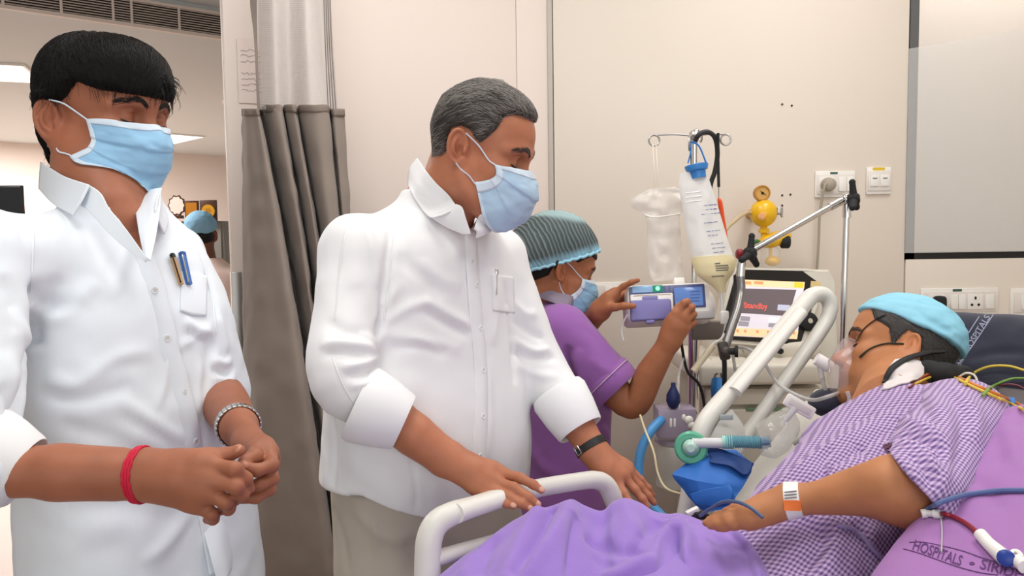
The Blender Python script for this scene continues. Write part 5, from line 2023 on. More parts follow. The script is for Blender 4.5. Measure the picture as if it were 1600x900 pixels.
strands('hair_strands', H1, W1, 9000, 0.060, comb1, M_blackhair, hair1, seed=5, r=0.00035, lift=0.003, jitter=0.12)
W1b = Vol(W1.lo, W1.lo + (np.array(W1.n) - 1) * W1.h, W1.h)
W1b.n, W1b.ax, W1b.D = W1.n, W1.ax, smin(W1.D, V.D - 0.003, 0.01)


def near_line(P):
    d_ = poly_sdf(P[:, 0], P[:, 2], poly1)
    return (d_ < -0.001) & (d_ > -0.016) & (P[:, 2] < 0.09) & (P[:, 0] > -0.045)


strands('fringe_strands', H1, W1b, 2600, 0.030, lambda P: np.where((P[:, 0] > 0.02)[:, None], np.array([[0.35, -0.35, -1.0]]), np.array([[-0.5, 0, -1.0]])), M_blackhair, hair1, seed=8, keep=near_line, r=0.0004, lift=0.003, jitter=0.3)
# loose curl at the forehead
cu_ = MB()
rs = np.random.RandomState(9)
for k in range(46):
    a0 = H1.w(A(0.098 + 0.008 * rs.rand(), 0.005 + 0.035 * rs.rand(), 0.062 + 0.02 * rs.rand()))
    d0 = H1.R @ A(0.4 + 0.5 * rs.rand(), 0.35 * rs.randn() * 0.6 + 0.2, -0.4 + 0.4 * rs.randn())
    d1 = H1.R @ A(-0.3 + 0.3 * rs.randn(), 0.4 * rs.randn(), -0.8)
    l_ = 0.010 + 0.016 * rs.rand()
    cu_.tube([a0, a0 + d0 * l_ * 0.6, a0 + d0 * l_ + d1 * l_ * 0.3, a0 + d0 * l_ * 0.8 + d1 * l_], [0.0005, 0.0005, 0.0004, 0.0002], 4, k=8)
cu_.build('forelock', M_blackhair, hair1, kind='stuff')
brows('eyebrows', H1, HV1, M_blackhair, lm, 230, r=0.0003)
lashes(H1, lm)
mask_part(H1, lm, A(0.038, 0.068, -0.004), A(0.026, 0.064, -0.080), [(0.104, -0.003), (0.119, -0.026), (0.121, -0.045), (0.117, -0.070), (0.103, -0.097), (0.084, -0.113)], M_mblue, M_medge,
          {-1: ([(0.020, -0.078, 0.008), (0.000, -0.082, 0.018), (-0.026, -0.085, 0.022)], [(0.010, -0.070, -0.066), (-0.006, -0.076, -0.052), (-0.022, -0.084, -0.038)]),
           1: ([(0.020, 0.078, 0.008), (0.000, 0.082, 0.018), (-0.026, 0.085, 0.022)], [(0.010, 0.070, -0.066), (-0.006, 0.076, -0.052), (-0.022, 0.084, -0.038)])}, seed=2, crump=0.003, pl=0.003, arc=0.018, V=V, sq=1.15)

# torso
aT = math.radians(-31)
RT1 = np.stack([A(math.cos(aT), math.sin(aT), 0), A(-math.sin(aT), math.cos(aT), 0), A(0, 0, 1)], 1)
N1 = at(183, 332, 1.245)                      # base of the neck, body axis
SR, SL = at(-34, 402, 1.04), at(262, 398, 1.38)
ER, EL = at(-62, 733, 0.93), at(334, 602, 1.36)
WR, WL = at(222, 742, 0.955), at(374, 668, 1.115)
# chest skin in the open neck, one body with head and arms
B = Vol(N1 - A(0.2, 0.2, 0.34), N1 + A(0.2, 0.2, 0.06), 0.004)
B.loft([(-0.33, 0.02, 0, 0.10, 0.11), (-0.15, 0.025, 0, 0.105, 0.115), (-0.07, 0.015, 0, 0.082, 0.105), (-0.02, 0.0, 0, 0.06, 0.075), (0.03, -0.005, 0, 0.05, 0.055)], RT1, N1)
bv, bf = B.mesh()
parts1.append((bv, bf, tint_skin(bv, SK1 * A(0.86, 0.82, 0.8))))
# right forearm and hand
SKA = np.array(SK1)
R = Vol(np.minimum(ER, WR) - A(0.07, 0.07, 0.09), at(395, 760, 0.98) + A(0.02, 0.05, 0.09), 0.0019)
arm_skin(R, [ER, ER * 0.6 + WR * 0.4, WR * 0.85 + ER * 0.15], A(0.036, 0.0315, 0.029), 0.02)
for dz in (-0.0115, 0.0115):
    R.path([ER * 0.45 + WR * 0.55, WR + A(0, 0, dz)], A(0.026, 0.0165), 0.02)
fR = [[at(331, 727, .945), at(366, 733, .934), at(384, 748, .946), at(390, 764, .958)],
      [at(331, 748, .938), at(368, 760, .930), at(378, 773, .948), at(370, 781, .962)],
      [at(325, 770, .938), at(353, 784, .936), at(357, 795, .955), at(346, 797, .966)],
      [at(311, 789, .942), at(330, 803, .940), at(333, 811, .955), at(324, 812, .964)]]
tR = [at(280, 722, .962), at(325, 713, .960), at(352, 712, .965), at(374, 704, .965)]
hand(R, WR, 0.026, fR, tR)
# bulk of the back of the hand
R.path([WR + A(0.01, 0, 0), at(280, 750, .945), at(318, 757, .942)], A(0.022, 0.021, 0.015), 0.02)
rv, rf = R.mesh()
kn = [f[j] for f in fR for j in (0, 1)]
parts1.append((rv, rf, tint_skin(rv, SKA, kn)))
# left forearm and hand
_q = np.vstack([[EL, WL]] + [np.array(f) for f in ()] + [[at(430, 700, 1.0), at(370, 785, .96)]])
L = Vol(_q.min(0) - 0.055, _q.max(0) + 0.055, 0.0019)
arm_skin(L, [EL, EL * 0.5 + WL * 0.5, WL], A(0.039, 0.038, 0.028), 0.02)
fL = [[at(421, 707, 1.02), at(425, 727, .992), at(402, 735, .976), at(379, 728, .968)],
      [at(423, 718, 1.03), at(424, 748, 1.0), at(405, 757, .985), at(388, 763, .978)],
      [at(420, 728, 1.045), at(420, 764, 1.012), at(400, 777, .995), at(374, 780, .985)],
      [at(414, 738, 1.06), at(412, 768, 1.03), at(398, 776, 1.02), at(388, 774, 1.01)]]
tL = [at(381, 694, 1.06), at(399, 703, 1.018), at(398, 713, .996), at(381, 721, .978)]
hand(L, WL, 0.026, fL, tL)
lv, lf = L.mesh()
parts1.append((lv, lf, tint_skin(lv, SKA * 0.92, [f[j] for f in fL for j in (0, 1)])))
# legs inside the trousers, to the floor
HIP = at(190, 780, 1.27)
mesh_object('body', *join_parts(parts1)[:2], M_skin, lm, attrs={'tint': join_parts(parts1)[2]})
for t_, p_, u_, w_ in ((tR[3], tR[2], A(-0.1, -0.6, 0.8), 0.006), (fL[0][3], fL[0][2], A(0, -0.7, 0.7), 0.0052), (fL[2][3], fL[2][2], A(0, -0.7, 0.6), 0.0052)):
    nb = MB()
    nail(nb, t_, p_, u_, w_)
    nb.build('fingernail', mat('nail', srgb(190, 128, 102), 0.3), lm)

# shirt
S = Vol(A(-0.98, 0.80, 0.72), A(-0.30, 1.62, 1.56), 0.0058)
S.loft([(-0.78, 0.035, 0.0, 0.145, 0.205), (-0.62, 0.035, 0.0, 0.140, 0.195), (-0.48, 0.035, 0.0, 0.138, 0.186), (-0.32, 0.03, 0.0, 0.136, 0.184), (-0.17, 0.02, -0.004, 0.127, 0.170), (-0.09, 0.01, -0.006, 0.105, 0.150), (-0.04, 0.0, 0, 0.082, 0.130), (-0.005, -0.005, 0, 0.068, 0.085), (0.028, -0.008, 0, 0.062, 0.068)], RT1, N1, 0.02)
S.path([N1 + A(0, 0, -0.05), SR + A(0, 0, -0.005)], A(0.055, 0.056), 0.045)
S.path([N1 + A(0, 0, -0.05), SL + A(0, 0, -0.005)], A(0.052, 0.052), 0.045)
CR, CL_ = ER * 0.88 + WR * 0.12, EL * 0.86 + WL * 0.14
S.path([SR, SR * 0.5 + ER * 0.5, ER + A(0, 0, 0.01), CR], A(0.068, 0.066, 0.064, 0.052), 0.03, n=14)
S.path([SL, SL * 0.5 + EL * 0.5 + A(0.008, 0, 0), EL, CL_], A(0.050, 0.044, 0.043, 0.043), 0.028, n=14)
S.plane(CR, nrm(WR - ER)) if False else None
# V opening of the neck: wedge between two pixel lines
va, vb, vc = at(160, 308, 1.14), at(228, 403, 1.10), at(236, 300, 1.20)
top = at(186, 270, 1.15)
n1_, n2_ = nrm(np.cross(vb - va, CAM - va)), nrm(np.cross(vb - vc, CAM - vc))
if n1_.dot(vc - va) < 0:
    n1_ = -n1_
if n2_.dot(va - vc) < 0:
    n2_ = -n2_
gx, gy, gz = S.ax[0][:, None, None], S.ax[1][None, :, None], S.ax[2][None, None, :]


def pl_(o, n):
    return (gx - o[0]) * n[0] + (gy - o[1]) * n[1] + (gz - o[2]) * n[2]


wed = np.maximum(np.maximum(-pl_(va, n1_), -pl_(vb, n2_)), pl_(N1 + RT1 @ A(0.035, 0, 0), -RT1[:, 0]))
S.D = np.maximum(S.D, -wed.astype(np.float32))
sv, sf = S.mesh()
sN = normals(sv, sf)
sv = sv + sN * (0.0022 * vnoise(sv * A(1, 1, 1.4), 14, 1) + 0.0016 * vnoise(sv, 34, 2))[:, None]
ST1 = [
    ([(55, 460), (45, 560), (22, 690)], 0.012, -0.016, 1), ([(48, 440), (62, 470), (95, 480), (130, 470)], 0.012, -0.007), ([(60, 500), (100, 490), (150, 440)], 0.012, 0.006),
    ([(70, 590), (120, 600), (180, 560), (240, 548)], 0.012, 0.005), ([(60, 615), (130, 625), (210, 600)], 0.012, -0.005),
    ([(185, 622), (235, 657), (290, 688)], 0.011, 0.004), ([(190, 645), (238, 678), (285, 702)], 0.011, -0.003),
    ([(265, 530), (258, 590), (246, 640)], 0.007, 0.004), ([(315, 560), (312, 610), (308, 650)], 0.008, 0.004), ([(330, 520), (322, 580), (316, 620)], 0.008, -0.004),
    ([(285, 500), (310, 515), (335, 525)], 0.008, 0.006), ([(290, 520), (315, 530), (338, 545)], 0.007, -0.005), ([(275, 545), (300, 530), (335, 505)], 0.007, 0.004),
    ([(20, 480), (40, 520), (52, 560)], 0.010, 0.006), ([(0, 430), (18, 470), (28, 520)], 0.012, -0.006), ([(5, 550), (25, 590), (30, 640)], 0.012, 0.005), ([(0, 600), (15, 630), (20, 670)], 0.008, -0.006),
    ([(60, 330), (85, 400), (80, 440)], 0.016, 0.005), ([(30, 340), (44, 400), (50, 445)], 0.006, -0.003), ([(100, 350), (150, 420), (190, 460)], 0.02, 0.004),
    ([(330, 560), (348, 568), (362, 563)], 0.006, 0.006), ([(330, 575), (350, 582), (366, 575)], 0.005, -0.006), ([(332, 590), (352, 595), (368, 590)], 0.005, 0.005), ([(338, 480), (350, 520), (356, 550)], 0.008, 0.004), ([(320, 420), (332, 460), (340, 500)], 0.008, -0.005),
    ([(100, 800), (200, 790), (300, 830)], 0.02, -0.006), ([(220, 880), (260, 850), (300, 800)], 0.012, 0.006), ([(120, 700), (220, 690), (300, 700)], 0.02, 0.006), ([(90, 660), (150, 680), (240, 700)], 0.014, -0.005),
    ([(225, 405), (250, 500), (285, 640), (300, 700)], 0.004, -0.002),
]
sv = wrinkle(sv, sf, ST1)
shirt1 = mesh_object('shirt', sv, sf, M_linen, lm)
sk1 = Skin(sv, sf)
# button placket, buttons, pocket, seams
plk = [(226, 398), (238, 440), (256, 510), (276, 590), (294, 660), (306, 715), (322, 800), (338, 890)]
strip_on(sk1, plk, 0.030, 0.0026, 60).build('placket', M_linen, shirt1, angle=0)
st_ = MB()
bt, bh_ = MB(), MB()
for px, py in ((204, 382), (241, 455), (261, 529), (289, 612), (305, 690)):
    bt, bh_ = MB(), MB()
    button(bt, bh_, sk1, px, py)
    if bt.n:
        bo = bt.build('button', M_btn, shirt1)
        bh_.build('button_hole', M_thread, bo)
pk = MB()
P_, N_ = [], []
rows = []
for fy in np.linspace(0, 1, 12):
    r_ = []
    for fx in np.linspace(0, 1, 12):
        x = 283 + fx * 40 - 2 * fy
        y = 424 + fx * 8 + fy * 62 + (4 * (1 - abs(fx * 2 - 1)) if fy > 0.95 else 0)
        h_, n_ = sk1.hit(x, y)
        r_.append(h_ + n_ * 0.0014 if h_ is not None else None)
    rows.append(r_)
if all(p is not None for r_ in rows for p in r_):
    pk.sheet(rows, 20, 20, 0.0014).build('pocket', M_linen, shirt1, angle=0)
for ln in ([(48, 300), (52, 360), (50, 420), (48, 455)], [(292, 345), (312, 400), (330, 460), (338, 520)]):
    s_ = strip_on(sk1, ln, 0.003, 0.0008, 30)
    if s_.n:
        s_.build('seam', M_linen, shirt1, angle=0)
# collar leaves
def leaf(pts, name, par, m=None, th=0.0022, nu=24, nv=24, sk=None, lift=0.004):
    G = np.array([spline(np.array(r, float), nv) for r in pts])
    G = np.array([spline(G[:, j], nu) for j in range(nv)]).transpose(1, 0, 2)
    if sk:
        T = G[..., 2].copy()
        for i in range(nu):
            for j in range(nv):
                for k_ in sk:
                    h_, n_ = k_.hit(G[i, j, 0], G[i, j, 1])
                    if h_ is not None:
                        T[i, j] = min(T[i, j], (h_ - CAM).dot(FWD) - lift)
        for _ in range(6):
            S_ = T.copy()
            S_[1:-1] = (T[:-2] + 2 * T[1:-1] + T[2:]) / 4
            S_[:, 1:-1] = (S_[:, :-2] + 2 * S_[:, 1:-1] + S_[:, 2:]) / 4
            T = np.minimum(T, S_ + 0.001)
        G[..., 2] = T
    return MB().sheet([[at(*p) for p in r] for r in G], nu, nv, th).build(name, m or M_linen, par, angle=0)


leaf([[(64, 253, 1.24), (100, 275, 1.17), (140, 289, 1.118)], [(62, 275, 1.243), (92, 300, 1.163), (128, 314, 1.108)], [(61, 295, 1.24), (84, 319, 1.160), (114, 337, 1.103)]], 'collar_leaf', shirt1)
# stand and lapel of the opened front
leaf([[(112, 284, 1.165), (140, 290, 1.128), (158, 303, 1.116), (171, 326, 1.108), (200, 362, 1.1), (230, 405, 1.092)], [(112, 314, 1.150), (134, 326, 1.118), (150, 342, 1.105), (166, 360, 1.099), (194, 386, 1.095), (228, 410, 1.092)]], 'front_facing', shirt1, nv=40)
leaf([[(206, 300, 1.28), (222, 298, 1.262), (238, 296, 1.246), (252, 294, 1.238)],
      [(212, 330, 1.21), (228, 330, 1.196), (240, 330, 1.186), (250, 326, 1.196)],
      [(218, 366, 1.15), (228, 368, 1.14), (236, 370, 1.138), (244, 368, 1.142)],
      [(226, 402, 1.105), (229, 404, 1.10), (232, 406, 1.10), (235, 408, 1.10)]], 'lapel', shirt1)
leaf([[(252, 294, 1.238), (250, 300, 1.225), (246, 310, 1.2), (242, 330, 1.18)], [(248, 296, 1.27), (250, 306, 1.25), (252, 330, 1.22), (250, 352, 1.19)], [(244, 300, 1.31), (256, 320, 1.28), (262, 346, 1.24), (256, 366, 1.2)]], 'collar_leaf', shirt1)
# cuffs
ax1 = nrm(WR - ER)
q0, q1 = at(-50, 702, 0.94), at(38, 738, 0.95)
cuff_ring([q0, q1], 0.058, 0.046).build('sleeve_cuff', M_cotton, shirt1)
ax2 = nrm(WL - EL)
cuff_ring([EL * 1.1 - WL * 0.1, EL * 0.84 + WL * 0.16], 0.048, 0.046).build('sleeve_cuff', M_linen, shirt1)
# tail of the shirt on the far side, trousers and shoes
leaf([[(305, 780, 1.20), (325, 775, 1.22), (345, 770, 1.26)], [(318, 830, 1.195), (345, 825, 1.22), (360, 815, 1.27)], [(332, 880, 1.19), (352, 870, 1.22), (370, 855, 1.28)], [(345, 930, 1.2), (356, 900, 1.22), (366, 880, 1.28)]], 'shirt_tail', shirt1)
M_trg = mat('grey_trousers', srgb(150, 150, 144), 0.85, bump=0.06, bscale=500, weave=0.05)
T = Vol(N1 - A(0.32, 0.32, 1.50), N1 - A(-0.32, -0.32, 0.58), 0.009)
pel = N1 + RT1 @ A(0.01, 0, -0.62)
T.loft([(-0.2, 0, 0, 0.115, 0.17), (0.0, 0.01, 0, 0.118, 0.165)], RT1, pel, 0.03)
for s_ in (-1, 1):
    T.path([pel + RT1 @ A(0.01, 0.085 * s_, -0.12), pel + RT1 @ A(0.015, 0.10 * s_, -0.42), A(*(pel + RT1 @ A(0, 0.11 * s_, 0))[:2], 0.09)], A(0.095, 0.072, 0.060), 0.03, n=12)
tv_, tf_ = T.mesh()
mesh_object('trousers', tv_, tf_, M_trg, lm)
for s_ in (-1, 1):
    f0_ = pel + RT1 @ A(0, 0.11 * s_, 0)
    Fv = Vol(A(f0_[0], f0_[1], 0) - A(0.2, 0.2, 0.01), A(f0_[0], f0_[1], 0.13) + A(0.26, 0.2, 0), 0.006)
    Fv.path([A(f0_[0], f0_[1], 0.06) - RT1[:, 0] * 0.03, A(f0_[0], f0_[1], 0.055) + RT1[:, 0] * 0.08, A(f0_[0], f0_[1], 0.045) + RT1[:, 0] * 0.17], A(0.045, 0.046, 0.04), 0.02)
    Fv.plane(A(0, 0, 0.008), A(0, 0, -1))
    a_, b_ = Fv.mesh()
    mesh_object('shoe', a_, b_, M_black, lm)
# wrist thread, watch, ring
th = MB()
cB = ER * 0.03 + WR * 0.97
axw = nrm(WR - ER)
e1 = nrm(np.cross(axw, A(0, 1, 0)))
e2 = np.cross(axw, e1)
for k in range(3):
    ring = []
    for a_ in np.linspace(0, 2 * math.pi, 40):
        h_ = at(217 - 2.0 + 4.2 * k, 742, 0.955) + axw * 0.008 * math.sin(a_ + 0.4) * -1
        d = math.cos(a_) * e1 + math.sin(a_) * e2
        # lie on the skin
        t_ = 0.06
        p = h_ + d * 0.05
        for _ in range(14):
            p = p - d * np.clip(R.sample(p[None])[0], -0.01, 0.02) * 0.8
        ring.append(p + d * 0.0010 + axw * 0.0006 * math.sin(a_ * 14 + k))
    th.tube(ring, 0.0019, 8, k=90)
th.build('wrist_thread', mat('red_thread', srgb(206, 30, 62), 0.7, bump=0.3, bscale=900), lm)
wt = MB()
wc = EL * 0.04 + WL * 0.96
axl = nrm(WL - EL)
e1 = nrm(np.cross(axl, A(0, 1, 0)))
e2 = np.cross(axl, e1)
M_watch = mat('watch_steel', (0.62, 0.62, 0.6), 0.25, 1.0)
for k in range(26):
    a_ = k * 2 * math.pi / 26
    d = math.cos(a_) * e1 + math.sin(a_) * e2
    t_ = -math.sin(a_) * e1 + math.cos(a_) * e2
    p = wc + d * 0.05
    for _ in range(14):
        p = p - d * np.clip(L.sample(p[None])[0], -0.01, 0.02) * 0.8
    wt.box(p + d * 0.002, (0.0072, 0.0032, 0.017), np.stack([t_, d, np.cross(t_, d)], 1), 0.001)
wm = wt.build('wristwatch', M_watch, lm)
rg = MB()
rc = fL[2][0] * 0.35 + fL[2][1] * 0.65
rg.lathe(rc - A(0, 0, 0.002), nrm(fL[2][1] - fL[2][0]), [(0, 0.0098), (0.001, 0.0108), (0.0035, 0.0108), (0.0045, 0.0098)], 20).ball(rc + A(0.009, -0.004, 0), 0.004, 10)
rg.build('gold_ring', mat('gold', srgb(232, 186, 90), 0.25, 1.0), lm)
# pens in the pocket
def pen(name, lab, a_, b_, r_, mc, tip, cap):
    t_ = thing(name, lab, 'pen', a_, 'pens in the linen shirt pocket')
    MB().cyl(a_, b_, r_, r_ * 0.9, 14).build('barrel', mc, t_)
    d = nrm(a_ - b_)
    MB().lathe(a_ - d * 0.003, d, [(0, r_ * 1.05), (0.006, r_ * 1.05), (0.008, r_ * 0.6)], 12).build('cap_end', cap, t_)
    n_ = nrm(CAM - a_)
    MB().tube([a_ - d * 0.001 + n_ * (r_ * 0.8), a_ + n_ * (r_ + 0.002) - d * 0.004, b_ * 0.9 + a_ * 0.1 + n_ * (r_ + 0.0012)], 0.0011, 6, k=12).ball(b_ * 0.9 + a_ * 0.1 + n_ * (r_ + 0.001), 0.0016, 8).build('clip', tip, t_)


def onshirt(px, py, out):
    h_, n_ = sk1.hit(px, py)
    return h_ + n_ * out


pen('pen', 'tan pen with black top clipped in the white linen shirt pocket', onshirt(266, 404, 0.007), onshirt(281, 446, 0.004), 0.0042, mat('pen_tan', srgb(196, 150, 100), 0.4), M_blackmatte, M_black)
pen('pen', 'blue pen clipped in the white linen shirt pocket', onshirt(280, 402, 0.008), onshirt(293, 446, 0.004), 0.0056, mat('pen_blue', srgb(60, 110, 180), 0.35), M_steel, mat('pen_blue_dark', srgb(44, 84, 150), 0.35))
# ================================================================ man at the bed rail (middle)
SK2 = srgb(182, 117, 86)
mm = thing('person', 'grey-haired man in white shirt with both hands on the bed rail', 'person', at(665, 900, 1.48) * A(1, 1, 0))
H2 = Head(at(748, 242, 1.475), -15, -19)
N2 = at(690, 322, 1.51)
V = head_vol([A(-0.03, 0, -0.05), H2.l(0.55 * H2.o + 0.45 * N2 + A(-0.012, 0.0, -0.01)), H2.l(N2 + A(0.0, 0, 0)), H2.l(at(686, 350, 1.53))], lid=1.0, mouth=False, jaw=1.08, fat=0.003, lo=A(-0.13, -0.115, -0.29), hi=A(0.14, 0.115, 0.14), nr=0.062, earo=(0.0, 0, 0.0), esc=1.08, nose=1.2)
vl, fl = V.mesh()
HV2 = V
vl = vl + normals(vl, fl) * (0.0006 * vnoise(vl * A(1, 1, 2), 90, 3) * smooth01((-0.02 - vl[:, 0]) / 0.05))[:, None]
parts2 = [(H2.w(vl), fl, tint_head(vl, SK2, stub=0.12))]
M_greyhair = mat('grey_hair', (0.062, 0.052, 0.045), 0.5, vary=0.35, vscale=40)
M_whitehair = mat('silver_hair', (0.34, 0.31, 0.28), 0.45)
poly2 = hp(H2, [(664, 246), (662, 190), (680, 140), (735, 100), (810, 108), (850, 165), (850, 196), (836, 194), (818, 182), (799, 176), (786, 182), (780, 200), (766, 214), (752, 224), (744, 218), (737, 204), (722, 196), (706, 200), (699, 214), (696, 236), (688, 244)], -0.07)


def grow2(W):
    W.ell(A(-0.012, 0, 0.048), A(0.103, 0.083, 0.092), None, 0.02)
    W.ell(A(0.032, 0, 0.070), A(0.057, 0.062, 0.058), None, 0.02)


W2 = hair_shell(H2, V, poly2, 0.004, extra=grow2, k=0.02)
hvv, hff = W2.mesh()
hvv = hvv + normals(hvv, hff) * (0.0010 * vnoise(hvv * A(0.4, 1, 1.2), 150, 4))[:, None]
hair2 = mesh_object('hair', H2.w(hvv), hff, M_greyhair, mm)


def comb2(P):
    up = (smooth01((P[:, 2] - 0.02) / 0.06) * smooth01((P[:, 0] + 0.04) / 0.07))[:, None]
    return np.array([-0.8, 0.0, 0.05]) * up + np.array([-0.75, 0, -0.65]) * (1 - up)


strands('hair_strands', H2, W2, 5200, 0.026, comb2, M_greyhair, hair2, seed=1, r=0.0003, lift=0.0018, jitter=0.2)
strands('silver_strands', H2, W2, 3000, 0.028, comb2, M_whitehair, hair2, seed=2, r=0.00028, lift=0.0024, jitter=0.2, keep=lambda P: vnoise(P, 30, 6) + 1.2 * smooth01((P[:, 0] - 0.01) / 0.09) + 0.6 * smooth01((P[:, 2] - 0.08) / 0.05) + 0.9 * np.random.RandomState(1).rand(len(P)) > 0.75)
brows('eyebrows', H2, HV2, mat('brow_hair', (0.06, 0.048, 0.042), 0.6), mm, 230, r=0.0003)
lashes(H2, mm)
M_mblue2 = mat('mask_pale_blue', srgb(182, 210, 232), 0.75, bump=0.06, bscale=900, vary=0.03, vscale=30)
mask_part(H2, mm, A(0.056, 0.068, -0.008), A(0.030, 0.066, -0.050), [(0.109, 0.000), (0.131, -0.028), (0.136, -0.052), (0.128, -0.088), (0.108, -0.116), (0.082, -0.128)], M_mblue2, M_medge,
          {-1: ([(0.045, -0.071, -0.004), (0.020, -0.076, 0.016), (-0.008, -0.083, 0.030)], [(0.016, -0.068, -0.044), (0.002, -0.074, -0.036), (-0.010, -0.084, -0.026)]),
           1: ([(0.045, 0.071, -0.004), (0.020, 0.076, 0.016), (-0.008, 0.083, 0.030)], [(0.020, 0.066, -0.066), (0.006, 0.070, -0.045), (-0.012, 0.079, -0.026)])}, seed=5, arc=0.020, pl=0.003, crump=0.0028, V=V)

aT = math.radians(-44)
RT2 = np.stack([A(math.cos(aT), math.sin(aT), 0), A(-math.sin(aT), math.cos(aT), 0), A(0, 0, 1)], 1)
B2 = at(652, 332, 1.58)
SR, SL = at(556, 388, 1.44), at(778, 402, 1.68)
ER, WR = at(536, 596, 1.345), at(696, 716, 1.365)
EL, WL = at(838, 560, 1.66), at(926, 702, 1.575)
# neck and chest skin inside the collar
B = Vol(B2 - A(0.2, 0.2, 0.2), B2 + A(0.2, 0.2, 0.08), 0.005)
B.loft([(-0.18, 0.03, 0, 0.09, 0.14), (-0.07, 0.05, 0, 0.08, 0.11), (-0.02, 0.06, 0, 0.066, 0.07), (0.05, 0.066, 0, 0.056, 0.058)], RT2, B2)
bv, bf = B.mesh()
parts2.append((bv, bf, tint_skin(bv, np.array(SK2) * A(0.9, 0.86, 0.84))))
# right arm on the rail
fR = [[at(782, 738, 1.375), at(813, 747, 1.357), at(833, 757, 1.347), at(846, 766, 1.343)],
      [at(772, 751, 1.363), at(803, 762, 1.341), at(826, 777, 1.333), at(840, 788, 1.331)],
      [at(759, 760, 1.355), at(795, 776, 1.333), at(815, 787, 1.326), at(828, 795, 1.325)],
      [at(746, 766, 1.351), at(776, 782, 1.331), at(791, 787, 1.325), at(802, 791, 1.324)]]
tR = [at(728, 742, 1.390), at(760, 765, 1.395), at(780, 778, 1.385), at(800, 783, 1.375)]
q_ = np.array([ER, WR] + [p for f in fR for p in f] + tR)
R = Vol(q_.min(0) - 0.055, q_.max(0) + 0.055, 0.0020)
arm_skin(R, [ER, ER * 0.55 + WR * 0.45, WR], A(0.046, 0.042, 0.027), 0.02)
dx_ = nrm(np.cross(nrm(WR - ER), CAM - WR))
for s_ in (-0.010, 0.010):
    R.path([ER * 0.3 + WR * 0.7, WR + dx_ * s_], A(0.028, 0.0185), 0.02)
hand(R, WR, 0.026, fR, tR)
R.path([WR, at(740, 735, 1.36), at(766, 752, 1.36)], A(0.023, 0.020, 0.012), 0.02)
rv, rf = R.mesh()
parts2.append((rv, rf, tint_skin(rv, SK2, [f[j] for f in fR for j in (0, 1, 2)])))
# left arm
fL = [[at(962, 748, 1.545), at(975, 772, 1.52), at(986, 788, 1.505), at(992, 800, 1.50)],
      [at(974, 744, 1.555), at(992, 765, 1.54), at(1004, 780, 1.53), at(1012, 792, 1.525)],
      [at(981, 738, 1.57), at(1000, 760, 1.565), at(1013, 775, 1.56), at(1022, 786, 1.555)],
      [at(982, 730, 1.585), at(1001, 750, 1.585), at(1013, 763, 1.585), at(1020, 774, 1.585)]]
tL = [at(938, 734, 1.555), at(948, 755, 1.54), at(958, 773, 1.53), at(964, 786, 1.525)]
q_ = np.array([EL, WL] + [p for f in fL for p in f] + tL)
L = Vol(q_.min(0) - 0.055, q_.max(0) + 0.055, 0.0021)
arm_skin(L, [EL, EL * 0.45 + WL * 0.55, WL], A(0.046, 0.041, 0.028), 0.02)
hand(L, WL, 0.027, fL, tL)
L.path([WL, at(948, 728, 1.555), at(966, 742, 1.55)], A(0.025, 0.022, 0.014), 0.02)
lv, lf = L.mesh()
parts2.append((lv, lf, tint_skin(lv, SK2, [f[j] for f in fL for j in (0, 1)])))
J = join_parts(parts2)
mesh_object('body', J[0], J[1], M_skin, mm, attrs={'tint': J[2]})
for f in fR:
    nb = MB()
    nail(nb, f[3], f[2], A(-0.15, -0.75, 0.8), 0.0050, 0.0062, 0.0062)
    nb.build('fingernail', mat('nail_pale', srgb(212, 160, 138), 0.3), mm)

# shirt
S = Vol(A(-0.55, 1.1, 0.80), A(0.26, 1.95, 1.62), 0.0058)
S.loft([(-0.72, 0.0, 0.0, 0.160, 0.236), (-0.55, 0.02, 0.0, 0.168, 0.236), (-0.42, 0.03, 0, 0.165, 0.228), (-0.28, 0.025, 0, 0.150, 0.215), (-0.16, 0.03, 0, 0.138, 0.205), (-0.09, 0.045, 0, 0.120, 0.175), (-0.035, 0.06, 0, 0.092, 0.125), (0.005, 0.066, 0, 0.076, 0.088), (0.045, 0.066, 0, 0.066, 0.070)], RT2, B2, 0.02)
S.path([B2 + A(0, 0, -0.05), SR], A(0.055, 0.060), 0.05)
S.path([B2 + A(0, 0, -0.05), SL], A(0.055, 0.055), 0.05)
CR = ER * 0.74 + WR * 0.26
S.path([SR + A(0, 0, -0.01), SR * 0.5 + ER * 0.5 + A(-0.004, 0, 0), ER + A(0, 0, 0.012), CR], A(0.066, 0.062, 0.062, 0.050), 0.03, n=14)
S.path([SL, SL * 0.5 + EL * 0.5, EL, EL * 0.55 + WL * 0.45], A(0.060, 0.056, 0.056, 0.048), 0.025, n=14)
# curved hem: cut below a line through two pixels, tails lower at the front
hv_ = [at(498, 768, 1.45), at(560, 776, 1.40), at(660, 832, 1.36), at(720, 838, 1.36), at(760, 815, 1.40), at(815, 790, 1.5)]
gx, gy, gz = S.ax[0][:, None, None], S.ax[1][None, :, None], S.ax[2][None, None, :]
lat = (gx - B2[0]) * RGT[0] + (gy - B2[1]) * RGT[1]
hx = np.array([(p - B2).dot(RGT) for p in hv_])
hz = np.array([p[2] for p in hv_])
zc = np.interp(lat, hx, hz)
S.D = np.maximum(S.D, (zc - gz).astype(np.float32) * 0.9)
# small V under the collar
va, vb, vc = at(716, 326, 1.40), at(734, 360, 1.40), at(754, 330, 1.42)
n1_, n2_ = nrm(np.cross(vb - va, CAM - va)), nrm(np.cross(vb - vc, CAM - vc))
n1_ = n1_ if n1_.dot(vc - va) > 0 else -n1_
n2_ = n2_ if n2_.dot(va - vc) > 0 else -n2_


def pl2(o, n):
    return (gx - o[0]) * n[0] + (gy - o[1]) * n[1] + (gz - o[2]) * n[2]


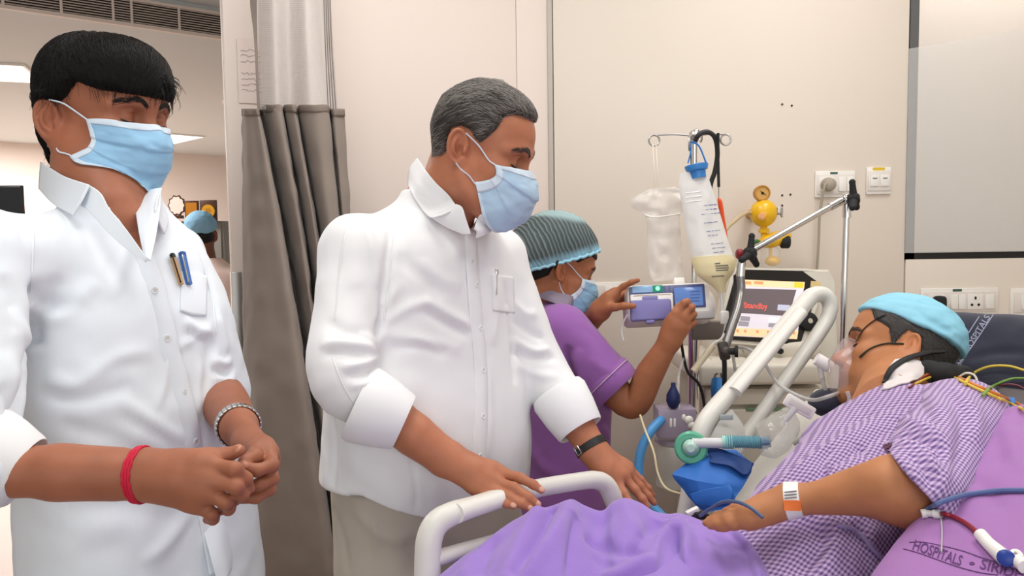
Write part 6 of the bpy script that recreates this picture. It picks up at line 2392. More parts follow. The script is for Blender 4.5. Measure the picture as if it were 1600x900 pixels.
wed = np.maximum(np.maximum(-pl2(va, n1_), -pl2(vb, n2_)), pl2(B2 + RT2 @ A(0.06, 0, 0), -RT2[:, 0]))
S.D = np.maximum(S.D, -wed.astype(np.float32))
sv, sf = S.mesh(3)
sv = sv + normals(sv, sf) * (0.0020 * vnoise(sv * A(1, 1, 1.3), 13, 4) + 0.0013 * vnoise(sv, 32, 7))[:, None]
ST2 = [
    ([(612, 345), (606, 420), (596, 500), (590, 530)], 0.009, -0.014), ([(600, 330), (612, 370), (612, 420), (600, 480)], 0.014, 0.006), ([(550, 320), (545, 390), (560, 450)], 0.016, 0.004), ([(565, 330), (585, 400), (590, 450)], 0.010, 0.006),
    ([(500, 540), (530, 535), (570, 540), (588, 552)], 0.010, 0.009), ([(505, 555), (540, 552), (575, 556)], 0.008, -0.010), ([(530, 575), (565, 568), (592, 560)], 0.007, 0.007), ([(535, 590), (570, 585), (598, 570)], 0.008, -0.009), ([(545, 603), (580, 597), (605, 578)], 0.008, 0.007),
    ([(560, 520), (580, 530), (592, 548)], 0.006, 0.005), ([(510, 500), (540, 520), (575, 525)], 0.012, -0.005),
    ([(600, 505), (640, 480), (680, 470)], 0.010, 0.006), ([(660, 465), (700, 490), (735, 510)], 0.010, 0.007), ([(655, 480), (695, 505), (735, 525)], 0.010, -0.006), ([(595, 520), (650, 530), (720, 545)], 0.012, 0.005), ([(610, 545), (660, 540), (700, 552)], 0.010, -0.005), ([(640, 525), (668, 535), (690, 550)], 0.006, 0.004),
    ([(620, 400), (660, 430), (690, 470)], 0.016, -0.005), ([(640, 400), (680, 430), (720, 450)], 0.014, 0.005), ([(630, 440), (600, 480), (590, 505)], 0.010, 0.005),
    ([(800, 470), (820, 490), (840, 490)], 0.010, 0.006), ([(800, 500), (830, 520), (850, 530)], 0.008, -0.007), ([(800, 530), (835, 548), (860, 545)], 0.008, 0.008), ([(798, 550), (835, 560), (870, 558)], 0.008, -0.008), ([(805, 570), (840, 585), (875, 590)], 0.010, 0.005), ([(790, 440), (800, 520), (805, 600)], 0.010, -0.010),
    ([(520, 650), (525, 700), (520, 760)], 0.008, -0.008), ([(505, 680), (510, 730), (508, 760)], 0.012, 0.006), ([(530, 700), (580, 740), (640, 790)], 0.025, 0.006), ([(640, 700), (650, 760), (648, 810)], 0.004, -0.003), ([(560, 720), (600, 730), (680, 760)], 0.02, -0.005),
    ([(520, 300), (570, 285), (620, 282)], 0.010, -0.004), ([(620, 300), (640, 350), (650, 400)], 0.02, 0.005), ([(770, 420), (775, 480), (770, 540)], 0.012, 0.005), ([(760, 560), (765, 640), (760, 720)], 0.012, 0.004),
]
sv = wrinkle(sv, sf, ST2)
shirt2 = mesh_object('shirt', sv, sf, M_cotton, mm)
sk2 = Skin(sv, sf)
strip_on(sk2, [(735, 362), (738, 420), (744, 500), (750, 560), (752, 640), (748, 720), (746, 800)], 0.032, 0.003, 60).build('placket', M_cotton, shirt2, angle=0)
for px, py in ((745, 408), (752, 445), (758, 512), (762, 578), (762, 650), (757, 712)):
    bt, bh_ = MB(), MB()
    button(bt, bh_, sk2, px - 8, py)
    if bt.n:
        bo = bt.build('button', M_cotton, shirt2)
        bh_.build('button_hole', M_thread, bo)
for ln in ([(612, 300), (616, 350), (610, 420), (600, 500)], [(552, 298), (540, 360), (530, 430), (524, 500)], [(520, 560), (535, 600), (560, 640), (580, 660)]):
    s_ = strip_on(sk2, ln, 0.003, 0.0008, 30)
    if s_.n:
        s_.build('seam', M_cotton, shirt2, angle=0)
rows = []
for fy in np.linspace(0, 1, 10):
    r_ = []
    for fx in np.linspace(0, 1, 8):
        h_, n_ = sk2.hit(768 + fx * 34 + fy * 2, 428 + fx * 4 + fy * 58)
        r_.append(None if h_ is None else h_ + n_ * 0.0007)
    rows.append(r_)
if all(p is not None for r_ in rows for p in r_):
    MB().sheet(rows, 16, 14, 0.0008).build('pocket', M_cotton, shirt2, angle=0)
# collar
skb2 = Skin(J[0], J[1])
leaf([[(652, 247, 1.56), (676, 280, 1.50), (700, 304, 1.445), (712, 320, 1.415)], [(640, 264, 1.565), (662, 300, 1.485), (688, 324, 1.435), (704, 330, 1.408)], [(637, 288, 1.56), (650, 314, 1.475), (670, 339, 1.428), (690, 337, 1.41)]], 'collar_leaf', shirt2, M_cotton, sk=(sk2, skb2))
leaf([[(668, 336, 1.44), (690, 330, 1.42), (713, 319, 1.41)], [(676, 342, 1.43), (698, 338, 1.413), (722, 324, 1.402)], [(700, 356, 1.42), (716, 354, 1.408), (728, 342, 1.40)], [(724, 366, 1.408), (730, 366, 1.404), (736, 366, 1.402)]], 'collar_stand', shirt2, M_cotton, sk=(sk2, skb2), lift=0.003)
leaf([[(741, 358, 1.41), (746, 342, 1.435), (752, 335, 1.465), (770, 332, 1.50)], [(745, 362, 1.415), (758, 357, 1.44), (768, 352, 1.475), (774, 342, 1.51)], [(744, 372, 1.42), (760, 366, 1.445), (770, 358, 1.48), (776, 346, 1.515)]], 'collar_leaf', shirt2, M_cotton, sk=(sk2, skb2))
# wide turned back cuffs
q0, q1 = at(558, 628, 1.345), at(631, 660, 1.352)
cuff_ring([q0, q1], 0.066, 0.051, 0.005).build('sleeve_cuff', M_cotton, shirt2)
cuff_ring([EL * 0.62 + WL * 0.38, EL * 0.20 + WL * 0.80], 0.058, 0.050, 0.005).build('sleeve_cuff', M_cotton, shirt2)
# trousers, shoes
M_trb = mat('beige_trousers', srgb(188, 178, 164), 0.85, bump=0.06, bscale=500, weave=0.04, wscale=5000)
T = Vol(A(-0.60, 1.15, 0.0), A(0.16, 1.98, 0.96), 0.009)
pel = A(B2[0], B2[1], 0.87) + RT2 @ A(0.02, 0, 0)
T.loft([(-0.15, 0.0, 0, 0.150, 0.205), (0.07, 0.0, 0, 0.155, 0.210)], RT2, pel, 0.03)
for s_ in (-1, 1):
    T.path([pel + RT2 @ A(0.02, 0.095 * s_, -0.12), pel + RT2 @ A(0.015, 0.105 * s_, -0.42), A(*(pel + RT2 @ A(0, 0.11 * s_, 0))[:2], 0.09)], A(0.118, 0.085, 0.07), 0.03, n=12)
tv_, tf_ = T.mesh()
tv_ = wrinkle(tv_, tf_, [([(520, 790), (535, 840), (545, 900)], 0.012, -0.006), ([(550, 785), (590, 830), (640, 850)], 0.014, 0.006), ([(585, 790), (590, 850), (588, 900)], 0.004, 0.005), ([(640, 840), (648, 870), (650, 900)], 0.02, -0.008)])
mesh_object('trousers', tv_, tf_, M_trb, mm)
for s_ in (-1, 1):
    f0_ = pel + RT2 @ A(0, 0.11 * s_, 0)
    Fv = Vol(A(f0_[0], f0_[1], 0) - A(0.2, 0.26, 0.01), A(f0_[0], f0_[1], 0.13) + A(0.26, 0.2, 0), 0.006)
    Fv.path([A(f0_[0], f0_[1], 0.06) - RT2[:, 0] * 0.03, A(f0_[0], f0_[1], 0.055) + RT2[:, 0] * 0.08, A(f0_[0], f0_[1], 0.045) + RT2[:, 0] * 0.17], A(0.045, 0.046, 0.04), 0.02)
    Fv.plane(A(0, 0, 0.008), A(0, 0, -1))
    a_, b_ = Fv.mesh()
    mesh_object('shoe', a_, b_, M_black, mm)


def strap_around(Vv, c, ax, th, wd, n=48, tilt=None):
    """flat band lying on the skin around an arm"""
    ax = nrm(ax)
    e1 = nrm(np.cross(ax, A(0, 1, 0.2)))
    e2 = np.cross(ax, e1)
    prof = [(-0.5, 0.0002), (-0.46, 1.0), (0.46, 1.0), (0.5, 0.0002)]
    Vs = []
    for a_ in np.linspace(0, 2 * math.pi, n, endpoint=False):
        d = math.cos(a_) * e1 + math.sin(a_) * e2
        for f_, h_ in prof:
            p = c + ax * wd * f_ + d * 0.05
            for _ in range(16):
                p = p - d * np.clip(Vv.sample(p[None])[0], -0.01, 0.02) * 0.8
            Vs.append(p + d * th * h_)
    F = []
    m_ = len(prof)
    for i in range(n):
        j = (i + 1) % n
        for k in range(m_ - 1):
            F.append((i * m_ + k, i * m_ + k + 1, j * m_ + k + 1, j * m_ + k))
    return MB().add(np.array(Vs), F)


wc = EL * 0.03 + WL * 0.97
strap_around(L, wc, WL - EL, 0.0026, 0.016).build('watch_strap', mat('strap_leather', (0.012, 0.011, 0.011), 0.45, bump=0.2, bscale=400), mm)
axl = nrm(WL - EL)
h_, n_ = Skin(lv, lf).hit(905, 704)
if h_ is not None:
    t_ = nrm(np.cross(axl, n_))
    Rw = np.stack([t_, axl, np.cross(t_, axl)], 1)
    if Rw[:, 2].dot(n_) < 0:
        Rw[:, 2] *= -1
    bk = MB()
    for sx in (-1, 1):
        bk.box(h_ + n_ * 0.0035 + t_ * sx * 0.0062, (0.0022, 0.0185, 0.0024), Rw, 0.0008)
    for sy in (-1, 1):
        bk.box(h_ + n_ * 0.0035 + axl * sy * 0.0085, (0.0135, 0.0022, 0.0024), Rw, 0.0008)
    bk.build('watch_buckle', M_watch, mm)
pn_ = thing('pen', 'slim steel pen clipped in the shirt pocket of the grey-haired man', 'pen', sk2.hit(778, 430)[0])
a_, b_ = sk2.hit(778, 424)[0] + A(-0.003, -0.006, 0), sk2.hit(778, 460)[0] + A(-0.003, -0.005, 0)
MB().cyl(a_, b_, 0.0022, 0.002, 10).build('clip', M_steel, pn_)
MB().lathe(a_ - A(0, 0, 0.006), A(0, 0, 1), [(0, 0.0042), (0.008, 0.0046), (0.011, 0.003)], 12).build('cap', M_watch, pn_)
# ================================================================ nurse at the infusion pump
SK3 = srgb(170, 108, 74)
nu_ = thing('person', 'nurse in purple tunic and blue hair net reaching for the infusion pump', 'person', at(880, 900, 2.15) * A(1, 1, 0))
H3 = Head(at(870, 424, 2.13), 14, -16)
N3 = at(848, 492, 2.16)
V = head_vol([A(-0.03, 0, -0.05), H3.l(0.5 * (H3.o + N3) + A(0.0, 0, -0.01)), H3.l(N3)], h=0.0024, lid=0.8, mouth=False, nr=0.050, w=0.97, earo=(0.0, 0, 0.0))
HV3 = V
vl, fl = V.mesh()
parts3 = [(H3.w(vl), fl, tint_head(vl, SK3))]
polyh = [(0.12, 0.050), (0.11, 0.12), (0.0, 0.17), (-0.14, 0.13), (-0.14, -0.03), (-0.07, -0.045), (-0.036, -0.018), (-0.028, 0.034), (0.0, 0.042), (0.03, 0.034), (0.05, 0.05), (0.07, 0.062)]
W3 = hair_shell(H3, V, polyh, 0.006, k=0.01)
hvv, hff = W3.mesh()
hair3 = mesh_object('hair', H3.w(hvv), hff, M_blackhair, nu_)
brows('eyebrows', H3, HV3, M_blackhair, nu_, 140, r=0.0003)
lashes(H3, nu_)
mask_part(H3, nu_, A(0.052, 0.066, -0.004), A(0.026, 0.060, -0.064), [(0.108, 0.000), (0.129, -0.026), (0.131, -0.048), (0.124, -0.078), (0.106, -0.106), (0.080, -0.120)], M_mblue, M_medge,
          {-1: ([(0.036, -0.071, 0.006), (0.012, -0.078, 0.020), (-0.012, -0.083, 0.030)], [(0.012, -0.066, -0.056), (0.000, -0.072, -0.044), (-0.012, -0.084, -0.030)]),
           1: ([(0.036, 0.071, 0.006), (0.012, 0.078, 0.020), (-0.012, 0.083, 0.030)], [(0.012, 0.066, -0.056), (0.000, 0.072, -0.044), (-0.012, 0.084, -0.030)])}, seed=8, V=V, sq=0.9)
# bouffant cap: thin translucent pleated cloth over dark hair
C = Vol(A(-0.18, -0.13, -0.09), A(0.135, 0.13, 0.20), 0.0026)
C.ell(A(-0.012, 0, 0.062), A(0.116, 0.098, 0.092), None, 0.02)
C.ell(A(-0.084, 0, 0.022), A(0.074, 0.088, 0.080), None, 0.05)
C.ell(A(-0.020, 0, 0.095), A(0.090, 0.080, 0.066), None, 0.03)
rim_o, rim_n = A(0.094, 0, 0.082), nrm(A(0.55, 0, -1))
C.plane(rim_o, rim_n, 0.004)
cv, cf = C.mesh()
cn = normals(cv, cf)
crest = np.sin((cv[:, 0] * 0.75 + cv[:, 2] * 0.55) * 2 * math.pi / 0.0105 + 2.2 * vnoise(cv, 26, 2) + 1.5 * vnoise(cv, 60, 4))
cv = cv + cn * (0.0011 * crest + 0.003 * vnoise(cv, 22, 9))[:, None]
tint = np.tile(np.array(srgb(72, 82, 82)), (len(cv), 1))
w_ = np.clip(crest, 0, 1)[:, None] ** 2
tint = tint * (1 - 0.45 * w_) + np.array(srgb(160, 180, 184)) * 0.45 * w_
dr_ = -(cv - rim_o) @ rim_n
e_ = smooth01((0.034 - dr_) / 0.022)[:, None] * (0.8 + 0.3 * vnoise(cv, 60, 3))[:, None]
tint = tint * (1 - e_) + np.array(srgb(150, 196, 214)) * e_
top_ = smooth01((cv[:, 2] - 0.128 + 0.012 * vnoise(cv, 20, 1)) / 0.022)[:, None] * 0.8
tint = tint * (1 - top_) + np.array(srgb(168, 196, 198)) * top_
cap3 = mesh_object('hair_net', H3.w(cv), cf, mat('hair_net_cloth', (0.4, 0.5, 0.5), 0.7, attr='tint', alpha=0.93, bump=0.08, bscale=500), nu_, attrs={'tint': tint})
rb = MB()
ring = []
u1 = nrm(np.cross(rim_n, A(0, 1, 0)))
for a_ in np.linspace(0, 2 * math.pi, 90):
    d = math.cos(a_) * u1 + math.sin(a_) * A(0, 1, 0)
    p = A(-0.02, 0, 0.0195) + d * 0.02
    p = p - rim_n * (p - rim_o).dot(rim_n) - rim_n * 0.004
    for _ in range(40):
        p = p + d * np.clip(-C.sample(p[None])[0], -0.004, 0.01)
    ring.append(p + d * 0.0015 + rim_n * 0.002 * math.sin(a_ * 31))
rb.tube(H3.w(np.array(ring)), 0.0042, 8)
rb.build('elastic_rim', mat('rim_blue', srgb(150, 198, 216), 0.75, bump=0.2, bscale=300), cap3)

aT = math.radians(22)
RT3 = np.stack([A(math.cos(aT), math.sin(aT), 0), A(-math.sin(aT), math.cos(aT), 0), A(0, 0, 1)], 1)
B3 = at(856, 474, 2.18)
SR, SL = at(878, 520, 2.05), at(905, 486, 2.36)
ER, WR = at(986, 632, 2.00), at(1047, 531, 1.935)
EL, WL = at(872, 560, 2.36), at(938, 485, 2.06)
fR = [[at(1056, 489, 1.91), at(1069, 473, 1.905), at(1074, 471, 1.93), at(1077, 473, 1.96)],
      [at(1066, 491, 1.915), at(1081, 480, 1.915), at(1081, 484, 1.945), at(1076, 488, 1.96)],
      [at(1070, 501, 1.92), at(1084, 491, 1.925), at(1082, 497, 1.95), at(1076, 500, 1.96)],
      [at(1071, 512, 1.925), at(1084, 504, 1.935), at(1081, 510, 1.955), at(1076, 511, 1.965)]]
tR = [at(1046, 512, 1.93), at(1052, 492, 1.945), at(1060, 480, 1.96), at(1066, 474, 1.97)]
q_ = np.array([ER, WR, SR] + [p for f in fR for p in f] + tR)
R = Vol(q_.min(0) - 0.06, q_.max(0) + 0.06, 0.0026)
arm_skin(R, [SR * 0.5 + ER * 0.5, ER, ER * 0.5 + WR * 0.5, WR], A(0.046, 0.038, 0.036, 0.025), 0.02)
hand(R, WR, 0.024, fR, tR, scale=0.95)
R.path([WR, at(1055, 510, 1.925), at(1064, 498, 1.92)], A(0.024, 0.026, 0.016), 0.02)
rv, rf = R.mesh()
parts3.append((rv, rf, tint_skin(rv, SK3, [f[j] for f in fR for j in (0, 1)])))
fL = [[at(961, 457, 2.03), at(975, 447, 2.015), at(987, 441, 2.00), at(997, 438, 1.99)],
      [at(964, 463, 2.06), at(980, 455, 2.07), at(990, 452, 2.08), at(997, 452, 2.08)],
      [at(964, 469, 2.075), at(980, 465, 2.09), at(990, 464, 2.10), at(996, 465, 2.10)],
      [at(962, 475, 2.085), at(976, 473, 2.10), at(984, 474, 2.10), at(990, 475, 2.10)]]
tL = [at(948, 481, 2.03), at(962, 480, 2.00), at(975, 478, 1.98), at(990, 478, 1.965)]
q_ = np.array([EL, WL] + [p for f in fL for p in f] + tL)
L = Vol(q_.min(0) - 0.055, q_.max(0) + 0.055, 0.0026)
arm_skin(L, [EL, WL], A(0.038, 0.026), 0.02)
hand(L, WL, 0.024, fL, tL, scale=0.95)
L.path([WL, at(950, 470, 2.045), at(958, 463, 2.04)], A(0.024, 0.022, 0.014), 0.02)
lv, lf = L.mesh()
parts3.append((lv, lf, tint_skin(lv, SK3, [f[j] for f in fL for j in (0, 1)])))
J = join_parts(parts3)
mesh_object('body', J[0], J[1], M_skin, nu_, attrs={'tint': J[2]})

M_tunic = mat('purple_tunic', srgb(150, 94, 168), 0.85, bump=0.10, bscale=420, weave=0.04, wscale=5000, sheen=0.2)
S = Vol(A(-0.20, 1.80, 0.45), A(0.42, 2.56, 1.30), 0.0068)
S.loft([(-0.78, 0.01, 0, 0.165, 0.205), (-0.60, 0.01, 0, 0.158, 0.195), (-0.42, 0.02, 0, 0.140, 0.180), (-0.26, 0.025, 0, 0.138, 0.180), (-0.14, 0.01, 0, 0.125, 0.180), (-0.07, 0, 0, 0.10, 0.150), (-0.02, 0.0, 0, 0.075, 0.10), (0.012, 0.0, 0, 0.064, 0.068)], RT3, B3, 0.02)
S.path([B3 + A(0, 0, -0.04), SR], A(0.055, 0.062), 0.05)
S.path([B3 + A(0, 0, -0.04), SL], A(0.055, 0.055), 0.05)
HMR = SR * 0.26 + ER * 0.74
S.path([SR, HMR], A(0.072, 0.070), 0.04)
S.path([SL, SL * 0.3 + EL * 0.7], A(0.062, 0.062), 0.04)
_ax = nrm(ER - SR)
S.box(HMR + _ax * 0.065, A(0.055, 0.085, 0.085), frame(_ax, A(0, 0, 1)), 0.004, 0.004, '-')
sv, sf = S.mesh(2)
sv = sv + normals(sv, sf) * (0.0025 * vnoise(sv, 12, 3) + 0.0012 * vnoise(sv, 30, 5))[:, None]
sv = wrinkle(sv, sf, [
    ([(890, 540), (886, 560), (897, 590), (910, 620)], 0.010, -0.016), ([(905, 545), (900, 570), (910, 600), (935, 630)], 0.012, 0.007),
    ([(835, 500), (860, 540), (885, 560)], 0.014, 0.005), ([(850, 560), (880, 590), (905, 640)], 0.014, 0.006), ([(905, 640), (930, 660), (962, 668)], 0.010, -0.007),
    ([(940, 660), (955, 700), (960, 740)], 0.012, 0.006), ([(870, 650), (900, 690), (920, 740)], 0.02, -0.006), ([(820, 690), (850, 730), (890, 750)], 0.02, 0.006), ([(905, 500), (940, 530), (965, 570)], 0.012, 0.005), ([(920, 560), (950, 580), (985, 590)], 0.014, 0.004),
    ([(795, 640), (800, 700), (792, 740)], 0.012, 0.006), ([(960, 690), (968, 720), (970, 740)], 0.005, -0.008),
])
tun = mesh_object('tunic', sv, sf, M_tunic, nu_)
sk3 = Skin(sv, sf)
M_piping = mat('pale_piping', srgb(206, 176, 200), 0.8)
axr = nrm(ER - SR)
cuff_ring([HMR - axr * 0.035, HMR + axr * 0.018], 0.070, 0.069, 0.004).build('sleeve_band', M_tunic, tun)
c_ = HMR - axr * 0.022
e1 = nrm(np.cross(axr, A(0, 0, 1)))
e2 = np.cross(axr, e1)
MB().tube([c_ + 0.0755 * (math.cos(a_) * e1 + math.sin(a_) * e2) for a_ in np.linspace(0, 2 * math.pi, 50)], 0.0016, 6).build('sleeve_piping', M_piping, tun)
M_gcol = mat('grey_collar', srgb(142, 130, 146), 0.85, bump=0.1, bscale=400)
MB().sheet([[at(814, 440, 2.19), at(836, 444, 2.12), at(866, 454, 2.07), at(892, 462, 2.07)],
            [at(810, 446, 2.19), at(832, 454, 2.11), at(862, 464, 2.055), at(890, 472, 2.055)],
            [at(806, 453, 2.19), at(832, 462, 2.10), at(866, 474, 2.045), at(888, 486, 2.05)]], 16, 30, 0.004).build('collar', M_gcol, tun, angle=0)
MB().sheet([[at(892, 462, 2.07), at(898, 464, 2.09), at(900, 466, 2.13)], [at(890, 472, 2.055), at(894, 478, 2.08), at(897, 480, 2.12)], [at(888, 486, 2.05), at(892, 490, 2.08), at(894, 490, 2.12)]], 10, 10, 0.004).build('collar', M_gcol, tun, angle=0)
# trousers and shoes below the tunic
T = Vol(A(-0.18, 1.85, 0.0), A(0.40, 2.52, 0.52), 0.010)
for s_ in (-1, 1):
    f_ = A(B3[0], B3[1], 0) + RT3 @ A(0.01, 0.09 * s_, 0)
    T.path([f_ + A(0, 0, 0.47), f_ + A(0, 0, 0.08)], A(0.088, 0.064), 0.02)
tv_, tf_ = T.mesh()
mesh_object('trousers', tv_, tf_, M_tunic, nu_)
for s_ in (-1, 1):
    f_ = A(B3[0], B3[1], 0) + RT3 @ A(0.01, 0.09 * s_, 0)
    Fv = Vol(f_ - A(0.16, 0.16, 0.01), f_ + A(0.26, 0.2, 0.13), 0.006)
    Fv.path([f_ + A(0, 0, 0.055) - RT3[:, 0] * 0.03, f_ + A(0, 0, 0.05) + RT3[:, 0] * 0.07, f_ + A(0, 0, 0.04) + RT3[:, 0] * 0.15], A(0.042, 0.042, 0.036), 0.02)
    Fv.plane(A(0, 0, 0.006), A(0, 0, -1))
    a_, b_ = Fv.mesh()
    mesh_object('shoe', a_, b_, M_black, nu_)

# ================================================================ visitor at the nursing station, seen from behind
bg = thing('person', 'person in pale pink shirt and blue cap standing at the station, back turned', 'person', at(345, 900, 4.45) * A(1, 1, 0))
T_B = 4.45
hb_ = at(314, 366, T_B)
SKB = srgb(120, 74, 54)
V = Vol(hb_ - A(0.14, 0.14, 0.26), hb_ + A(0.14, 0.14, 0.16), 0.006)
V.ell(hb_ + A(0, 0, 0.02), A(0.074, 0.092, 0.105), None, 0.02)
V.ell(hb_ + A(-0.02, 0.02, -0.05), A(0.06, 0.07, 0.08), None, 0.03)
for s_ in (-1, 1):
    V.ell(hb_ + A(0.078 * s_, 0.02, -0.01), A(0.010, 0.02, 0.032), None, 0.008)
V.path([hb_, hb_ + A(0.03, 0.0, -0.22)], A(0.055, 0.062), 0.03)
hv_, hf_ = V.mesh()
sb_ = hb_ + A(0.06, 0.0, -0.17)
aR = Vol(sb_ - A(0.35, 0.3, 0.75), sb_ + A(0.35, 0.25, 0.1), 0.008)
for s_ in (-1, 1):
    aR.path([sb_ + A(0.20 * s_, 0, -0.28), sb_ + A(0.22 * s_, -0.02, -0.42), sb_ + A(0.20 * s_, -0.10, -0.62), sb_ + A(0.19 * s_, -0.13, -0.70)], A(0.042, 0.038, 0.028, 0.03), 0.02, n=12)
av_, af_ = aR.mesh()
J = join_parts([(hv_, hf_, tint_skin(hv_, SKB)), (av_, af_, tint_skin(av_, SKB))])
mesh_object('body', J[0], J[1], M_skin, bg, attrs={'tint': J[2]})
V = Vol(hb_ - A(0.14, 0.16, 0.14), hb_ + A(0.14, 0.14, 0.18), 0.005)
V.ell(hb_ + A(0, 0, 0.045), A(0.088, 0.105, 0.092), None, 0.02)
V.plane(hb_ + A(0, 0, 0.012), A(0.1, 0.3, -1), 0.005)
cv, cf = V.mesh()
cv = cv + normals(cv, cf) * (0.003 * vnoise(cv, 45, 2))[:, None]
mesh_object('surgical_cap', cv, cf, mat('cap_blue', srgb(134, 180, 208), 0.75, bump=0.1, bscale=300), bg)
V = Vol(hb_ - A(0.10, 0.12, 0.14), hb_ + A(0.10, 0.10, 0.08), 0.005)
V.ell(hb_ + A(0, -0.008, -0.012), A(0.079, 0.092, 0.062), None, 0.02)
cv, cf = V.mesh()
mesh_object('hair', cv, cf, M_blackhair, bg)
S = Vol(sb_ - A(0.36, 0.24, 0.68), sb_ + A(0.36, 0.24, 0.12), 0.009)
S.loft([(-0.62, 0, 0, 0.18, 0.13), (-0.40, 0, 0, 0.165, 0.12), (-0.18, 0, 0, 0.18, 0.125), (-0.07, 0, 0, 0.16, 0.10), (-0.02, 0, 0, 0.11, 0.08), (0.03, -0.01, 0, 0.062, 0.062)], np.eye(3), sb_, 0.02)
for s_ in (-1, 1):
    S.path([sb_ + A(0.14 * s_, 0, -0.08), sb_ + A(0.21 * s_, 0, -0.20), sb_ + A(0.225 * s_, -0.01, -0.38)], A(0.06, 0.062, 0.055), 0.04, n=8)
sv, sf = S.mesh()
sv = sv + normals(sv, sf) * (0.004 * vnoise(sv * A(1, 1, 0.7), 14, 3))[:, None]
mesh_object('shirt', sv, sf, mat('pink_shirt', srgb(240, 214, 204), 0.8, bump=0.08, bscale=300), bg)
T = Vol(A(sb_[0] - 0.25, sb_[1] - 0.22, 0), A(sb_[0] + 0.25, sb_[1] + 0.25, sb_[2] - 0.5), 0.010)
T.loft([(-0.15, 0, 0, 0.165, 0.12), (0.02, 0, 0, 0.16, 0.115)], np.eye(3), A(sb_[0], sb_[1], sb_[2] - 0.56), 0.02)
for s_ in (-1, 1):
    T.path([A(sb_[0] + 0.085 * s_, sb_[1], sb_[2] - 0.68), A(sb_[0] + 0.09 * s_, sb_[1], 0.08)], A(0.085, 0.06), 0.02)
tv_, tf_ = T.mesh()
mesh_object('trousers', tv_, tf_, mat('black_trousers', (0.016, 0.016, 0.02), 0.8), bg)
for s_ in (-1, 1):
    MB().ball(A(sb_[0] + 0.09 * s_, sb_[1] + 0.05, 0.04), A(0.045, 0.13, 0.04), 14).build('shoe', M_black, bg)
# ================================================================ hospital bed
UB = nrm(A(0.766, 0.643, 0))           # towards the head end
NB = A(0.643, -0.766, 0)               # towards the camera side
INC = math.radians(26)
AX = UB * math.cos(INC) + A(0, 0, math.sin(INC))     # along the raised backrest
MX = -UB * math.sin(INC) + A(0, 0, math.cos(INC))    # out of the backrest
N4 = at(1402, 624, 1.46)               # base of the patient's neck
HIPC = N4 - AX * 0.54
M_rail = mat('rail_plastic', srgb(226, 223, 214), 0.32)
M_railg = mat('rail_grip', srgb(230, 227, 219), 0.38)
M_matt = mat('mattress_cover', srgb(92, 84, 86), 0.6)
bed = thing('hospital_bed', 'white-railed hospital bed with raised backrest, patient in it', 'bed', A(HIPC[0], HIPC[1], 0))
rp = [(668, 960, 1.235), (668, 880, 1.240), (671, 842, 1.243), (682, 818, 1.25), (705, 803, 1.265), (740, 791, 1.305), (800, 772, 1.365), (850, 761, 1.415), (905, 752, 1.47), (930, 750, 1.495), (946, 757, 1.51), (957, 776, 1.517), (964, 800, 1.522), (970, 870, 1.522)]
rr_ = [0.0215, 0.0215, 0.0215, 0.021, 0.0195, 0.0172, 0.0165, 0.0165, 0.0165, 0.0175, 0.019, 0.0195, 0.0195, 0.0195]
fr_ = MB().tube([at(*p) for p in rp], rr_, 20, k=90).build('foot_rail', M_rail, bed)
MB().tube([at(712, 802, 1.262), at(740, 792, 1.297), at(800, 773, 1.357), at(838, 764, 1.395)], [0.0185, 0.0185, 0.0178, 0.0178], 18, k=30, flat=0.9).build('grip', M_railg, fr_)
MB().tube([at(676, 874, 1.24), at(740, 856, 1.30), at(840, 830, 1.40), at(966, 806, 1.52)], 0.0135, 12, k=30).build('lower_bar', M_rail, fr_)
hp_ = [(1068, 830, 1.64), (1084, 740, 1.66), (1092, 690, 1.67), (1106, 654, 1.685), (1150, 602, 1.73), (1210, 530, 1.79), (1258, 473, 1.84), (1272, 461, 1.85), (1287, 461, 1.857), (1296, 472, 1.858), (1296, 488, 1.853), (1285, 512, 1.84), (1240, 576, 1.79), (1190, 646, 1.745), (1160, 690, 1.72), (1126, 745, 1.69), (1100, 800, 1.66)]
hr_ = [0.021, 0.021, 0.021, 0.021, 0.0205, 0.0205, 0.0205, 0.020, 0.019, 0.019, 0.018, 0.0172, 0.0165, 0.0165, 0.017, 0.018, 0.019]
hr = MB().tube([at(*p) for p in hp_], hr_, 20, k=120).build('head_rail', M_rail, bed)
MB().tube([at(1148, 612, 1.700), at(1200, 550, 1.755), at(1252, 487, 1.805)], [0.0175, 0.018, 0.0175], 16, k=30, flat=0.8).build('grip', M_railg, hr)
MB().sheet([[at(1098, 700, 1.665), at(1120, 660, 1.685), at(1140, 640, 1.70)], [at(1112, 720, 1.665), at(1136, 690, 1.68), at(1158, 668, 1.70)], [at(1120, 745, 1.66), at(1140, 722, 1.675), at(1158, 700, 1.69)]], 10, 10, 0.02).build('hinge_cover', M_rail, hr)
MB().box(at(1135, 652, 1.665), (0.028, 0.004, 0.012), None, 0.001).build('maker_plate', mat('grey_plate', srgb(176, 184, 188), 0.4), hr)
# deck sections, mattress, base
zs = HIPC[2] - 0.115


def bedbox(s0, s1, n0, n1, o, ax, up, t0, t1, m, name, bev=0.03, par=bed):
    R_ = np.stack([ax, np.cross(up, ax), up], 1)
    c = o + ax * (s0 + s1) / 2 + NB * (n0 + n1) / 2 + up * (t0 + t1) / 2
    return MB().box(c, (s1 - s0, n1 - n0, t1 - t0), R_, bev, 3).build(name, m, par)


